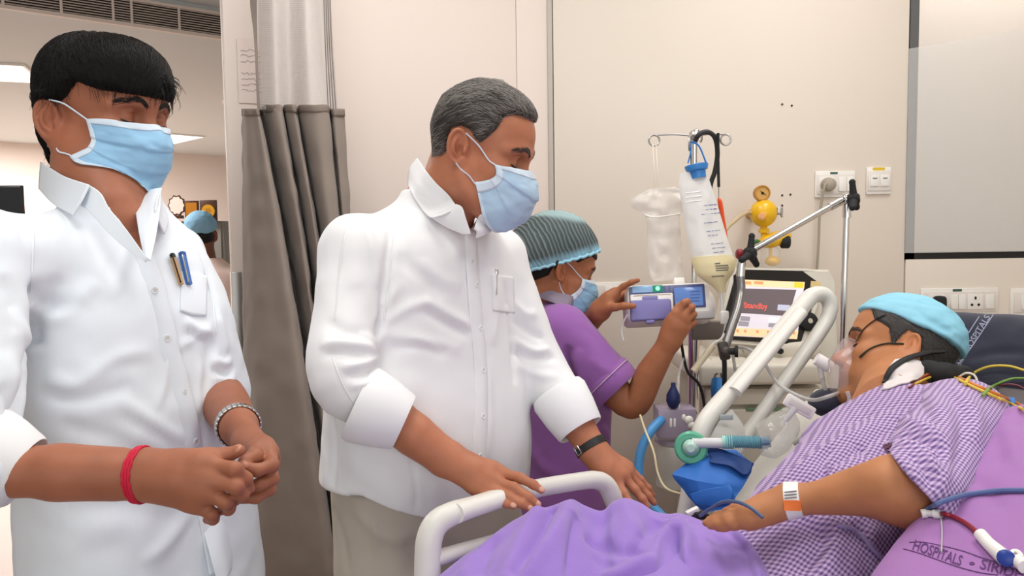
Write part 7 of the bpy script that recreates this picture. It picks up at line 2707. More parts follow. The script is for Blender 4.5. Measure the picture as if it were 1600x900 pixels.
O4 = A(HIPC[0], HIPC[1], zs)
bedbox(-1.05, -0.02, -0.22, 0.42, O4, UB, A(0, 0, 1), -0.12, -0.02, M_matt, 'seat_mattress')
bedbox(0.0, 0.86, -0.22, 0.42, O4, AX, MX, -0.12, -0.02, M_matt, 'back_mattress')
bedbox(-1.05, -0.02, -0.36, 0.44, O4, UB, A(0, 0, 1), -0.16, -0.125, M_rail, 'seat_deck', 0.01)
bedbox(0.0, 0.88, -0.36, 0.44, O4, AX, MX, -0.16, -0.125, M_rail, 'back_deck', 0.01)
bedbox(-1.0, 0.9, -0.30, 0.38, A(O4[0], O4[1], 0), UB, A(0, 0, 1), 0.30, 0.36, M_rail, 'base_frame', 0.01)
for s_ in (-0.9, 0.8):
    for n_ in (-0.26, 0.34):
        q = A(O4[0], O4[1], 0) + UB * s_ + NB * n_
        lg = MB().box(q + A(0, 0, 0.21), (0.05, 0.05, 0.2), None, 0.008).build('leg', M_rail, bed)
        MB().lathe(q + A(-0.018, 0, 0.06), A(1, 0, 0), [(0, 0.045), (0.004, 0.06), (0.032, 0.06), (0.036, 0.045)], 20).cyl(q + A(0, 0, 0.06), q + A(0, 0, 0.12), 0.015).build('castor', M_blackmatte, lg)
for s_ in (-0.5, 0.35):
    q = A(O4[0], O4[1], 0) + UB * s_ + NB * 0.04
    MB().box(q + A(0, 0, 0.33 + (zs - 0.16 - 0.33) / 2), (0.08, 0.08, zs - 0.16 - 0.33), None, 0.01).build('lift_column', M_rail, bed)
MB().tube([at(1088, 760, 1.66), A(*(O4 + UB * 0.28 - NB * 0.37)[:2], zs - 0.14)], 0.02, 12).build('rail_post', M_rail, bed)
MB().tube([at(668, 950, 1.237), A(*(at(668, 950, 1.237) + NB * 0.03)[:2], zs - 0.20)], 0.02, 12).tube([at(970, 865, 1.522), A(*(at(970, 865, 1.522) + NB * 0.03)[:2], zs - 0.20)], 0.02, 12).build('rail_posts', M_rail, bed, kind='stuff')

# ---------------------------------------------------------------- pillows
M_navy = mat('navy_pillowcase', srgb(30, 32, 52), 0.85, bump=0.12, bscale=350, sheen=0.2)
M_lilacp = mat('lilac_pillowcase', srgb(162, 110, 174), 0.8, bump=0.08, bscale=400, weave=0.04, wscale=5000, sheen=0.15)


def pillow(name, lab, c, R, half, rnd, m, h=0.007, noise=0.006, strokes=None, seed=1):
    e = np.abs(R) @ np.asarray(half) + 0.06
    V = Vol(c - e, c + e, h)
    V.box(c, half, R, rnd, 0.01)
    V.ell(c, np.asarray(half) * A(0.98, 0.98, 1.25), R, 0.05)
    v, f = V.mesh(2)
    v = v + normals(v, f) * (noise * vnoise(v, 11, seed) + noise * 0.35 * vnoise(v, 28, seed + 1))[:, None]
    if strokes:
        v = wrinkle(v, f, strokes)
    o = mesh_object(name, v, f, m, None, label=lab, cat='pillow', loc=c)
    return o, Skin(v, f)


IN2 = math.radians(58)
AXn = UB * math.cos(IN2) + A(0, 0, math.sin(IN2))
MXn = -UB * math.sin(IN2) + A(0, 0, math.cos(IN2))
cN = at(1545, 608, 1.66)
navy, skn = pillow('head_pillow', 'navy blue pillow with white woven hospital band behind the head', cN, np.stack([NB, AXn, MXn], 1), A(0.30, 0.165, 0.05), 0.045, M_navy, strokes=[([(1510, 560), (1560, 550), (1610, 552)], 0.012, -0.006), ([(1500, 620), (1550, 600), (1600, 606)], 0.012, 0.006)], seed=3)
IN3 = math.radians(20)
AXp = UB * math.cos(IN3) + A(0, 0, math.sin(IN3))
MXp = -UB * math.sin(IN3) + A(0, 0, math.cos(IN3))
cP = at(1452, 800, 1.045) - AXp * 0.07 + NB * 0.195 - MXp * 0.055
lil, skp = pillow('arm_pillow', 'large lilac pillow printed with a hospital name under the left arm', cP, np.stack([AXp, NB, MXp], 1), A(0.40, 0.215, 0.075), 0.06, M_lilacp, strokes=[
    ([(1500, 740), (1540, 760), (1560, 800)], 0.012, -0.004), ([(1545, 660), (1560, 700), (1565, 730)], 0.010, -0.005), ([(1480, 760), (1520, 800), (1540, 850)], 0.02, 0.005), ([(1575, 650), (1585, 700), (1600, 740)], 0.016, 0.004), ([(1455, 815), (1500, 830), (1530, 870)], 0.016, 0.004), ([(1470, 800), (1472, 840), (1470, 870)], 0.005, -0.002)], seed=5)


def print_on(sk, body, size, p0, p1, m, name, par, up=1.0, bold=0.0, lift=0.0008):
    """writing laid onto a cloth surface between two pixels"""
    V, F = text_mesh(body, 1.0, 'LEFT', bold)
    w = V[:, 0].max()
    p0, p1 = A(*p0), A(*p1)
    d = p1 - p0
    nn = A(d[1], -d[0]) / np.linalg.norm(d) * up
    out = []
    for x, y in V:
        q = p0 + d * (x / w) + nn * y * size
        h_, n_ = sk.hit(q[0], q[1])
        if h_ is None:
            return None
        out.append(h_ + n_ * lift)
    return mesh_object(name, np.array(out), F, m, par, smooth=False)


M_pink = mat('print_violet', srgb(96, 56, 112), 0.8)
M_wov = mat('woven_white', srgb(150, 150, 170), 0.8)
print_on(skp, 'HOSPITALS', 23, (1427, 852), (1503, 878), M_pink, 'printed_name', lil, bold=0.012)
for k_, (x, y) in enumerate([(1519, 881)]):
    h_, n_ = skp.hit(x, y)
    if h_ is not None:
        MB().lathe(h_, n_, [(0, 0.0028), (0.0008, 0.0028)], 14).build('printed_dot', M_pink, lil)
print_on(skp, 'SIRIDHI', 23, (1532, 882), (1606, 901), M_pink, 'printed_name', lil, bold=0.012)
for ln in ([(1421, 848), (1445, 848), (1500, 860), (1550, 877), (1604, 886)], [(1412, 858), (1440, 866), (1490, 884), (1530, 895), (1560, 899)]):
    s_ = strip_on(skp, ln, 0.0012, 0.0004, 40)
    if s_.n:
        s_.build('printed_border', M_pink, lil)
print_on(skn, 'SIRI HOSPITALS', 14, (1497, 570), (1544, 494), M_wov, 'woven_name', navy, bold=0.01)
for ln in ([(1477, 566), (1500, 540), (1530, 495)], [(1496, 572), (1520, 540), (1552, 492)]):
    s_ = strip_on(skn, ln, 0.0022, 0.0005, 40)
    if s_.n:
        s_.build('woven_border', M_wov, navy)

# ---------------------------------------------------------------- blanket over the legs
M_blank = mat('lilac_blanket', srgb(152, 118, 198), 0.9, bump=0.25, bscale=260, vary=0.04, vscale=14, sheen=0.3)
top = [(640, 940, 1.20), (690, 898, 1.22), (740, 858, 1.25), (800, 814, 1.29), (842, 793, 1.31), (872, 783, 1.32), (893, 777, 1.33), (914, 789, 1.34), (940, 797, 1.345), (957, 783, 1.345), (976, 776, 1.345), (1000, 783, 1.34), (1022, 797, 1.335), (1044, 801, 1.33), (1060, 799, 1.325), (1080, 804, 1.315), (1104, 815, 1.30), (1150, 832, 1.25), (1180, 858, 1.20), (1203, 898, 1.15), (1215, 940, 1.12)]
rows = []
for dy, dt, ex_ in ((90, 0.16, 0), (30, 0.07, 0), (0, 0.0, 0), (22, -0.05, 0), (60, -0.11, 0), (120, -0.18, 0), (240, -0.25, 0)):
    r_ = []
    for i, (x, y, t) in enumerate(top):
        f_ = i / (len(top) - 1)
        r_.append(at(x + (0 if dy < 50 or dt > 0 else (x - 930) * 0.0006 * dy), y + dy, t + dt))
    rows.append(r_)
nuv = (120, 200)
G = np.array([spline(np.asarray(r), nuv[1]) for r in rows])
G = np.array([spline(G[:, j], nuv[0]) for j in range(nuv[1])]).transpose(1, 0, 2)
V = G.reshape(-1, 3)
i_, j_ = np.meshgrid(np.arange(nuv[0] - 1), np.arange(nuv[1] - 1), indexing='ij')
b_ = (i_ * nuv[1] + j_).ravel()
F = np.stack([b_, b_ + nuv[1], b_ + nuv[1] + 1, b_ + 1], 1)
if normals(V, F)[len(V) // 2].dot(CAM - V[len(V) // 2]) < 0:
    F = F[:, ::-1].copy()
V = V + normals(V, F) * (0.005 * vnoise(V, 10, 4) + 0.002 * vnoise(V, 26, 6))[:, None]
V = wrinkle(V, F, [
    ([(899, 770), (876, 822), (843, 865), (810, 910)], 0.018, 0.014), ([(896, 806), (895, 847), (890, 910)], 0.013, -0.016), ([(843, 794), (814, 840), (790, 905)], 0.014, 0.010, 1), ([(862, 796), (836, 850), (806, 895)], 0.010, -0.013, 1),
    ([(1050, 812), (1050, 828), (1024, 852), (1016, 905)], 0.014, 0.014), ([(1057, 830), (1058, 858), (1061, 896)], 0.007, -0.018), ([(1030, 815), (1008, 845), (990, 870)], 0.014, -0.010), ([(1062, 812), (1072, 843), (1068, 880)], 0.010, 0.010),
    ([(1003, 876), (975, 890), (950, 905)], 0.014, 0.012, 1), ([(915, 840), (960, 860), (1005, 856)], 0.014, -0.010), ([(925, 870), (960, 885), (990, 868)], 0.010, -0.006), ([(1147, 828), (1172, 858), (1186, 898)], 0.006, 0.005, 1), ([(1140, 832), (1163, 862), (1176, 900)], 0.006, -0.004, 1),
    ([(975, 780), (985, 810), (1000, 835)], 0.014, 0.006), ([(940, 799), (935, 830), (920, 850)], 0.014, -0.008), ([(740, 862), (730, 885), (720, 905)], 0.016, 0.007), ([(775, 838), (760, 870), (745, 905)], 0.010, -0.008), ([(1090, 820), (1110, 860), (1110, 900)], 0.016, 0.007), ([(1120, 840), (1135, 870), (1140, 900)], 0.012, -0.006)])
bl = mesh_object('blanket', V, F, M_blank, None, label='lilac fleece blanket bunched over the patient legs against the bed rail', cat='blanket', loc=V.mean(0))
sm_ = bl.modifiers.new('thickness', 'SOLIDIFY')
sm_.thickness = 0.006
sm_.offset = -1

# ---------------------------------------------------------------- blue drape beside the patient
M_drape = mat('blue_drape', srgb(46, 112, 196), 0.6, bump=0.08, bscale=200)
dr = thing('surgical_drape', 'folded royal blue drape lying between bed rail and patient', 'drape', at(1110, 760, 1.58))
MB().sheet([[at(1090, 700, 1.62), at(1115, 702, 1.61), at(1150, 703, 1.60), at(1176, 724, 1.57)],
            [at(1074, 722, 1.60), at(1100, 722, 1.57), at(1140, 722, 1.56), at(1174, 738, 1.55)],
            [at(1051, 742, 1.58), at(1090, 752, 1.545), at(1130, 758, 1.53), at(1160, 762, 1.53)],
            [at(1072, 770, 1.57), at(1095, 774, 1.54), at(1130, 770, 1.525), at(1150, 776, 1.52)],
            [at(1090, 794, 1.56), at(1105, 800, 1.53), at(1128, 796, 1.52), at(1140, 800, 1.51)]], 41, 41, 0.003, wob=0.003, ws=36, seed=3, lin=True).build('sheet', M_drape, dr, angle=16)
MB().sheet([[at(1093, 699, 1.60), at(1130, 703, 1.58), at(1178, 724, 1.545)], [at(1110, 712, 1.575), at(1140, 718, 1.555), at(1170, 740, 1.535)], [at(1108, 722, 1.56), at(1138, 728, 1.545), at(1162, 742, 1.53)]], 20, 30, 0.003, wob=0.003, ws=40, seed=5).build('folded_edge', mat('drape_dark', srgb(26, 62, 122), 0.6, bump=0.08, bscale=200), dr, angle=0)
MB().sheet([[at(1078, 772, 1.545), at(1105, 764, 1.53), at(1140, 758, 1.52)], [at(1084, 784, 1.54), at(1110, 778, 1.525), at(1146, 770, 1.512)], [at(1096, 792, 1.535), at(1118, 790, 1.52), at(1142, 786, 1.508)]], 20, 20, 0.003, wob=0.004, ws=40, seed=9).build('lower_fold', M_drape, dr, angle=0)
# black and white pieces at the corner of the drape
lc = thing('lead_connector', 'small white lead connector on black clip at the drape corner', 'connector', at(1085, 800, 1.42))
MB().box(at(1082, 799, 1.43), (0.026, 0.012, 0.010), frame(A(1, 0.2, 0.4), A(0, 0, 1)), 0.003).build('white_plug', M_white, lc)
MB().box(at(1094, 805, 1.43), (0.03, 0.02, 0.012), frame(A(1, 0.3, -0.2), A(0, 0, 1)), 0.004).build('black_clip', M_blackmatte, lc)
# ================================================================ patient lying in the bed
SK4 = srgb(186, 124, 82)
pt = thing('person', 'patient in checked lilac gown lying back with clear oxygen mask and blue cap', 'person', HIPC)
il = nrm(A(-0.89, 0.45, 0))
vw = nrm(A(0.46, 0.89, 0))
tl = math.radians(9)
f4 = nrm(il * math.cos(tl) + A(0, 0, math.sin(tl)))
u4 = nrm(A(0, 0, 1) * math.cos(tl) - il * math.sin(tl))
ro = math.radians(24)
u4 = nrm(u4 * math.cos(ro) + vw * math.sin(ro))
R4 = frame(f4, u4)
ear4 = at(1422, 545, 1.53)
H4 = Head(ear4 - R4 @ A(-0.016, 0.081, 0.0), 0, 0, R=R4)
_c, _s = math.cos(math.radians(20)), math.sin(math.radians(20))
NR = NB * _c + MX * _s                  # he lies rolled a little onto his right side
MR = MX * _c - NB * _s
T4 = N4 - MX * 0.022 + NB * 0.015
SHN = T4 + NR * 0.145 - AX * 0.085 + MR * 0.01
SHF = T4 - NR * 0.115 - AX * 0.10
ELB, WRI = at(1428, 768, 1.075), at(1236, 781, 1.145)
V = head_vol([A(-0.03, 0, -0.05), H4.l(0.5 * H4.o + 0.5 * N4 + A(0, 0, -0.01)), H4.l(N4 - AX * 0.05)], h=0.0020, lid=0.9, mouth=True, nr=0.058, fat=0.005, jaw=1.12, w=1.03, lo=A(-0.14, -0.14, -0.25), hi=A(0.135, 0.17, 0.142), nose=1.0)
HV4 = V
vl, fl = V.mesh()
parts4 = [(H4.w(vl), fl, tint_head(vl, SK4, lips=np.array(SK4) * A(0.7, 0.5, 0.5), stub=0.45))]
fL = [[at(1166, 801, 1.165), at(1140, 803, 1.175), at(1122, 807, 1.19), at(1108, 812, 1.20)],
      [at(1164, 806, 1.155), at(1136, 809, 1.165), at(1118, 813, 1.18), at(1103, 817, 1.19)],
      [at(1166, 811, 1.150), at(1140, 816, 1.158), at(1122, 819, 1.17), at(1110, 822, 1.18)],
      [at(1170, 815, 1.148), at(1148, 821, 1.155), at(1132, 824, 1.165), at(1122, 826, 1.172)]]
tL = [at(1205, 790, 1.17), at(1178, 791, 1.19), at(1152, 794, 1.20), at(1134, 800, 1.21)]
q_ = np.array([ELB, WRI, SHN] + [p for f in fL for p in f] + tL)
L = Vol(q_.min(0) - 0.07, q_.max(0) + 0.07, 0.0026)
L.path([SHN, SHN * 0.45 + ELB * 0.55, ELB], A(0.052, 0.050, 0.046), 0.02, n=12)
L.path([ELB, at(1392, 764, 1.075), at(1340, 768, 1.10), at(1285, 777, 1.125), WRI], A(0.046, 0.045, 0.034, 0.025, 0.020), 0.03, n=20)
hand(L, WRI, 0.020, fL, tL, scale=0.92)
L.path([WRI, at(1200, 795, 1.155), at(1175, 805, 1.155)], A(0.019, 0.020, 0.014), 0.02)
lv, lf = L.mesh()
parts4.append((lv, lf, tint_skin(lv, SK4, [f[j] for f in fL for j in (0, 1)])))
J = join_parts(parts4)
mesh_object('body', J[0], J[1], M_skin, pt, attrs={'tint': J[2]})
# legs under the blanket
Lg = Vol(HIPC - A(0.95, 0.75, 0.22), HIPC + A(0.2, 0.25, 0.16), 0.012)
for s_ in (-0.085, 0.085):
    Lg.path([HIPC + NB * s_ - MX * 0.02, HIPC + NB * s_ - UB * 0.36 + A(0, 0, -0.03), HIPC + NB * s_ - UB * 0.72 + A(0, 0, -0.10)], A(0.075, 0.055, 0.04), 0.03)
gv_, gf_ = Lg.mesh()
mesh_object('pyjama_trousers', gv_, gf_, M_blank, pt)

# hair, cap
M_hair4 = mat('dark_grey_hair', (0.035, 0.031, 0.028), 0.5)
polyp = [(0.06, 0.052), (0.09, 0.13), (-0.12, 0.14), (-0.13, -0.06), (-0.05, -0.07), (-0.034, -0.03), (-0.030, 0.028), (-0.008, 0.036), (0.004, 0.020), (0.012, 0.0), (0.020, 0.004), (0.030, 0.035)]
W4 = hair_shell(H4, V, polyp, 0.0035, k=0.012)
hvv, hff = W4.mesh()
hair4 = mesh_object('hair', H4.w(hvv), hff, M_hair4, pt)
strands('hair_strands', H4, W4, 2600, 0.022, lambda P: np.tile([-0.7, 0, -0.5], (len(P), 1)), mat('grey_strands', (0.10, 0.09, 0.08), 0.5), hair4, seed=2, lift=0.002)
brows('eyebrows', H4, HV4, mat('brow_hair', (0.06, 0.048, 0.042), 0.6), pt, 200)
lashes(H4, pt)
C = Vol(A(-0.14, -0.115, -0.02), A(0.10, 0.115, 0.16), 0.0026)
C.ell(A(-0.003, 0, 0.050), A(0.104, 0.085, 0.090), None, 0.02)
C.ell(A(-0.060, 0, 0.045), A(0.060, 0.072, 0.068), None, 0.03)
C.plane(A(0.055, 0, 0.076), nrm(A(0.28, 0, -1.0)), 0.004)
cv, cf = C.mesh()
cv = cv + normals(cv, cf) * (0.003 * vnoise(cv, 24, 3) + 0.0016 * vnoise(cv * A(1, 1, 2), 50, 5))[:, None]
cw = wrinkle(H4.w(cv), cf, [([(1400, 500), (1440, 505), (1480, 530)], 0.006, 0.003), ([(1410, 515), (1450, 525), (1488, 548)], 0.005, -0.003), ([(1430, 480), (1450, 500), (1490, 520)], 0.008, -0.003), ([(1425, 500), (1445, 510), (1455, 520)], 0.004, 0.003)])
mesh_object('surgical_cap', cw, cf, mat('cap_aqua', srgb(142, 202, 222), 0.75, bump=0.08, bscale=500), pt)

# gown
def gingham(name):
    m = bpy.data.materials.new(name)
    m.use_nodes = True
    nt = m.node_tree
    b = nt.nodes['Principled BSDF']
    b.inputs['Roughness'].default_value = 0.85
    b.inputs['Sheen Weight'].default_value = 0.15
    uvn = nt.nodes.new('ShaderNodeUVMap')
    sp = nt.nodes.new('ShaderNodeSeparateXYZ')
    nt.links.new(uvn.outputs[0], sp.inputs[0])
    st = []
    for ax_ in 'XY':
        fr_ = nt.nodes.new('ShaderNodeMath'); fr_.operation = 'FRACT'
        nt.links.new(sp.outputs[ax_], fr_.inputs[0])
        ls = nt.nodes.new('ShaderNodeMath'); ls.operation = 'LESS_THAN'; ls.inputs[1].default_value = 0.5
        nt.links.new(fr_.outputs[0], ls.inputs[0])
        st.append(ls.outputs[0])
    ad = nt.nodes.new('ShaderNodeMath')
    nt.links.new(st[0], ad.inputs[0]); nt.links.new(st[1], ad.inputs[1])
    hf = nt.nodes.new('ShaderNodeMath'); hf.operation = 'MULTIPLY'; hf.inputs[1].default_value = 0.5
    nt.links.new(ad.outputs[0], hf.inputs[0])
    cr = nt.nodes.new('ShaderNodeValToRGB')
    cr.color_ramp.interpolation = 'CONSTANT'
    e = cr.color_ramp.elements
    e[0].position, e[0].color = 0.0, (*srgb(208, 185, 214), 1)
    e[1].position, e[1].color = 0.4, (*srgb(168, 139, 186), 1)
    e3 = e.new(0.9)
    e3.color = (*srgb(104, 82, 138), 1)
    nt.links.new(hf.outputs[0], cr.inputs[0])
    nt.links.new(cr.outputs[0], b.inputs['Base Color'])
    MATS[name] = m
    return m


M_gown = gingham('lilac_gingham')
PITCH = 0.0076
lo4 = np.minimum(np.minimum(HIPC, SHN), SHF) - A(0.30, 0.30, 0.16)
hi4 = np.maximum(np.maximum(HIPC, SHN), SHF) + A(0.24, 0.24, 0.14)
S = Vol(lo4, hi4, 0.0058)
RL4 = np.stack([MR, np.cross(AX, MR), AX], 1)
S.loft([(-0.62, -0.03, 0, 0.085, 0.150), (-0.50, -0.02, 0, 0.095, 0.150), (-0.38, -0.005, 0, 0.102, 0.148), (-0.26, 0.0, 0, 0.098, 0.146), (-0.13, -0.005, 0, 0.086, 0.146), (-0.06, -0.01, 0, 0.074, 0.128), (-0.015, -0.01, 0, 0.064, 0.090), (0.015, -0.012, 0, 0.060, 0.072)], RL4, T4, 0.02)
S.path([T4 - AX * 0.045, SHN], A(0.058, 0.064), 0.05)
S.path([T4 - AX * 0.05, SHF], A(0.052, 0.050), 0.05)
S.plane(T4 + AX * 0.008 + MX * 0.02, nrm(AX + MX * 0.35), 0.006)
sv, sf = S.mesh(2)
sv = sv + normals(sv, sf) * (0.003 * vnoise(sv, 12, 2) + 0.0016 * vnoise(sv, 30, 6))[:, None]
STR = [
    ([(1370, 660), (1310, 690), (1250, 730), (1190, 780)], 0.014, 0.007), ([(1390, 670), (1330, 705), (1270, 745), (1210, 785)], 0.010, -0.008), ([(1400, 640), (1350, 650), (1290, 680), (1220, 740)], 0.016, -0.005), ([(1300, 700), (1285, 720), (1280, 745)], 0.006, -0.008), ([(1330, 690), (1345, 700), (1350, 715)], 0.006, -0.007), ([(1310, 725), (1300, 740), (1290, 752)], 0.007, 0.006),
    ([(1250, 815), (1280, 840), (1270, 870), (1240, 900)], 0.014, -0.009), ([(1290, 805), (1310, 830), (1300, 870), (1280, 900)], 0.014, 0.009), ([(1330, 815), (1350, 845), (1345, 885)], 0.010, -0.008), ([(1370, 820), (1355, 850), (1330, 890)], 0.010, 0.006), ([(1220, 800), (1250, 800), (1280, 795)], 0.008, 0.006),
    ([(1420, 640), (1440, 660), (1450, 690)], 0.010, 0.005), ([(1360, 640), (1400, 650), (1440, 650)], 0.012, 0.004)]
sv = wrinkle(sv, sf, STR)


def gown_uv(P, a1, a2, a3):
    q = P - N4
    return np.stack([(q @ a2 - q @ a3) / PITCH, (q @ a1) / PITCH], 1)


gown = mesh_object('gown', sv, sf, M_gown, pt, uv=gown_uv(sv, AX, NB, MX))
# near sleeve
Sl = Vol(np.minimum(SHN, ELB) - 0.15, np.maximum(SHN, ELB) + 0.15, 0.0052)
sa = nrm(ELB - SHN)
Sl.path([T4 - AX * 0.06 + NR * 0.05, SHN + MX * 0.008, ELB + nrm(SHN - ELB) * 0.03, ELB - nrm(SHN - ELB) * 0.03], A(0.062, 0.072, 0.070, 0.068), 0.05, n=14)
_a, _b = at(1368, 690, 1.15), at(1464, 794, 1.08)
_n = nrm(np.cross(_b - _a, CAM - _a))
if _n.dot(at(1300, 800, 1.1) - _a) < 0:
    _n = -_n
Sl.plane(_a, _n, 0.006)
Sl.path([ELB + nrm(SHN - ELB) * 0.02, ELB + (WRI - ELB) * 0.6], A(0.058, 0.070), 0.010, '-')
wv, wf = main_piece(*Sl.mesh(2))
wv = wv + normals(wv, wf) * (0.0035 * vnoise(wv, 12, 2) + 0.002 * vnoise(wv, 28, 6))[:, None]
wv = wrinkle(wv, wf, [
    ([(1375, 665), (1410, 660), (1450, 672), (1480, 700)], 0.012, 0.010), ([(1380, 685), (1420, 680), (1455, 695), (1475, 725)], 0.009, -0.010), ([(1400, 690), (1440, 705), (1465, 740)], 0.009, 0.009), ([(1420, 710), (1445, 730), (1460, 765)], 0.007, -0.008), ([(1500, 610), (1525, 650), (1520, 690)], 0.012, 0.007), ([(1480, 610), (1505, 650), (1500, 700), (1480, 740)], 0.010, -0.008), ([(1450, 610), (1475, 650), (1480, 690)], 0.012, 0.006), ([(1430, 620), (1450, 650), (1455, 670)], 0.008, -0.005), ([(1490, 690), (1480, 730), (1468, 770)], 0.008, 0.006)])
slu = nrm(np.cross(sa, NB))
mesh_object('gown_sleeve', wv, wf, M_gown, gown, uv=gown_uv(wv, nrm(sa), nrm(NB - sa * sa.dot(NB)), -slu if slu.dot(MX) < 0 else slu))
# tie cord of the gown
skg = Skin(sv, sf)
P_, N_ = skg.line([(1308, 822), (1330, 828), (1350, 842), (1365, 862), (1384, 880)], 40)
if len(P_) > 4:
    MB().tube(P_ + N_ * 0.003, 0.0032, 8).build('gown_tie', mat('tie_lilac', srgb(168, 150, 196), 0.85, bump=0.3, bscale=500), gown)

# neck dressing, straps
skh = Skin(J[0], J[1])


def on_px(sks, x, y, lift):
    best, bn = None, None
    for k_ in sks:
        h_, n_ = k_.hit(x, y)
        if h_ is not None and (best is None or np.linalg.norm(h_ - CAM) < np.linalg.norm(best - CAM)):
            best, bn = h_, n_
    return None if best is None else best + bn * lift


skhair = Skin(H4.w(hvv), hff)
skall = (skh, skg, Skin(wv, wf), skhair)


def patch(grid, nu, nv, th, name, m, lift=0.002, sks=skall, wob=0.0):
    rows = []
    for r in grid:
        q = []
        for x, y in r:
            p = on_px(sks, x, y, lift)
            q.append(at(x, y, 1.45) if p is None else p)
        rows.append(q)
    return MB().sheet(rows, nu, nv, th, wob=wob, ws=60).build(name, m, pt, angle=0)


patch([[(1398, 566), (1415, 562), (1435, 566), (1442, 572)], [(1388, 580), (1410, 578), (1430, 580), (1440, 586)], [(1382, 596), (1402, 594), (1420, 592), (1432, 594)], [(1380, 611), (1392, 608), (1406, 603), (1420, 600)]], 20, 20, 0.003, 'neck_dressing', mat('gauze_white', srgb(222, 214, 212), 0.8, bump=0.2, bscale=300), 0.004, wob=0.002)


def strap(pts, w, th, name, m, lift=0.003, n=40):
    P = []
    for x, y in spline(A(*[0]) if False else np.array(pts, float), n):
        p = on_px(skall, x, y, lift)
        if p is not None:
            P.append(p)
    P = np.array(P)
    for _ in range(6):
        P[1:-1] = (P[:-2] + 2 * P[1:-1] + P[2:]) / 4
    return MB().tube(P, w, 10, flat=0.5).build(name, m, pt)


M_strap = mat('black_elastic', (0.012, 0.012, 0.011), 0.7, bump=0.2, bscale=600)
strap([(1344, 558), (1360, 545), (1385, 537), (1412, 538)], [0.0045, 0.003, 0.003, 0.0035], 0, 'mask_strap', mat('dark_elastic', (0.03, 0.035, 0.022), 0.6), 0.0015)
strap([(1470, 548), (1445, 552), (1420, 562), (1400, 574), (1386, 588), (1382, 602)], [0.009, 0.009, 0.0085, 0.0075, 0.006, 0.003], 0, 'neck_strap', M_strap, 0.006)
strap([(1338, 535), (1350, 515), (1368, 500), (1384, 492)], [0.0015, 0.002, 0.002, 0.0015], 0, 'brow_strap', M_strap, 0.002)
# black lump standing in for the dark shadow behind the neck
Vp = Vol(at(1470, 585, 1.46) - 0.13, at(1470, 585, 1.46) + 0.13, 0.005)
Vp.path([at(1448, 578, 1.49), at(1475, 586, 1.48), at(1502, 590, 1.49)], A(0.020, 0.026, 0.024), 0.02)
pv, pf = Vp.mesh()
pv = pv + normals(pv, pf) * (0.003 * vnoise(pv, 60, 2))[:, None]
mesh_object('neck_shadow', pv, pf, M_blackmatte, None, label='black lump standing in for the shadow behind the patient neck', cat='pad', loc=at(1470, 585, 1.46))
# wrist bands
wb = strap_around(L, at(1238, 773, 1.145) * 0 + WRI + nrm(ELB - WRI) * 0.004, ELB - WRI, 0.0012, 0.022)
wbo = wb.build('wrist_band', mat('band_white', srgb(236, 234, 230), 0.4), pt)
sl_ = Skin(lv, lf)
pr_ = MB()
for dy in (0, 4.5, 9):
    P_, N_ = sl_.line([(1226, 770 + dy), (1245, 768 + dy)], 6)
    if len(P_) > 2:
        pr_.tube(P_ + N_ * 0.0016, 0.0009, 4)
pr_.build('band_print', mat('print_dark', srgb(120, 110, 120), 0.7), wbo, kind='stuff')
orow = [[], []]
for x in np.linspace(1225, 1251, 8):
    for k_, y in enumerate((782, 797)):
        h_, n_ = sl_.hit(x, y)
        orow[k_].append(h_ + n_ * 0.0022 if h_ is not None else at(x, y, 1.12))
MB().sheet(orow, 8, 10, 0.001).build('orange_tag', mat('band_orange', srgb(240, 120, 40), 0.4), wbo)

# oxygen mask: clear cone with white swivel elbow
om = thing('oxygen_mask', 'clear oxygen mask with white elbow on the patient face', 'mask', H4.w(A(0.11, 0, -0.05)))
M_om = mat('mask_pvc', srgb(226, 206, 206), 0.10, alpha=0.30, spec=0.9)
rings = []
for f_, cx, cz, ry, rz in ((0, 0.082, -0.048, 0.044, 0.068), (0.2, 0.097, -0.048, 0.043, 0.066), (0.45, 0.110, -0.049, 0.038, 0.056), (0.75, 0.121, -0.050, 0.030, 0.040), (0.92, 0.127, -0.050, 0.019, 0.022), (1.0, 0.128, -0.050, 0.013, 0.013)):
    a_ = np.linspace(0, 2 * math.pi, 40, endpoint=False)
    # face edge follows the cheeks and nose
    rx = (1 - f_) ** 2 * (-0.030 * np.abs(np.sin(a_)) ** 1.5 + 0.026 * np.clip(np.cos(a_), 0, 1) ** 3 - 0.004)
    rings.append(np.stack([cx + rx, ry * np.sin(a_), cz + rz * np.cos(a_)], 1))
rings = np.array(rings)
rings = np.array([spline(rings[:, j], 16) for j in range(40)]).transpose(1, 0, 2)
Vm = H4.w(rings.reshape(-1, 3))
Fm = [(i * 40 + j, i * 40 + (j + 1) % 40, (i + 1) * 40 + (j + 1) % 40, (i + 1) * 40 + j) for i in range(15) for j in range(40)]
cu_ = mesh_object('cup', Vm, Fm, M_om, om)
MB().tube(np.vstack([H4.w(rings[0]), H4.w(rings[0][:1])]), 0.0024, 8).build('rim', mat('pvc_rim', srgb(214, 196, 196), 0.15, alpha=0.5, spec=0.9), om)
MB().tube([H4.w(A(0.120, 0.033, -0.020)), H4.w(A(0.128, 0.030, -0.045)), H4.w(A(0.122, 0.034, -0.070))], 0.0018, 6).build('nose_wire', M_steel, om)
e0_ = H4.w(A(0.124, 0, -0.050))
e1_ = at(1275, 560, (e0_ - CAM).dot(FWD) + 0.004)
MB().tube([e0_, e0_ * 0.4 + e1_ * 0.6, e1_], [0.0135, 0.0140, 0.0135], 18).build('elbow', mat('elbow_white', srgb(240, 236, 236), 0.3), om)
te = (e1_ - CAM).dot(FWD)
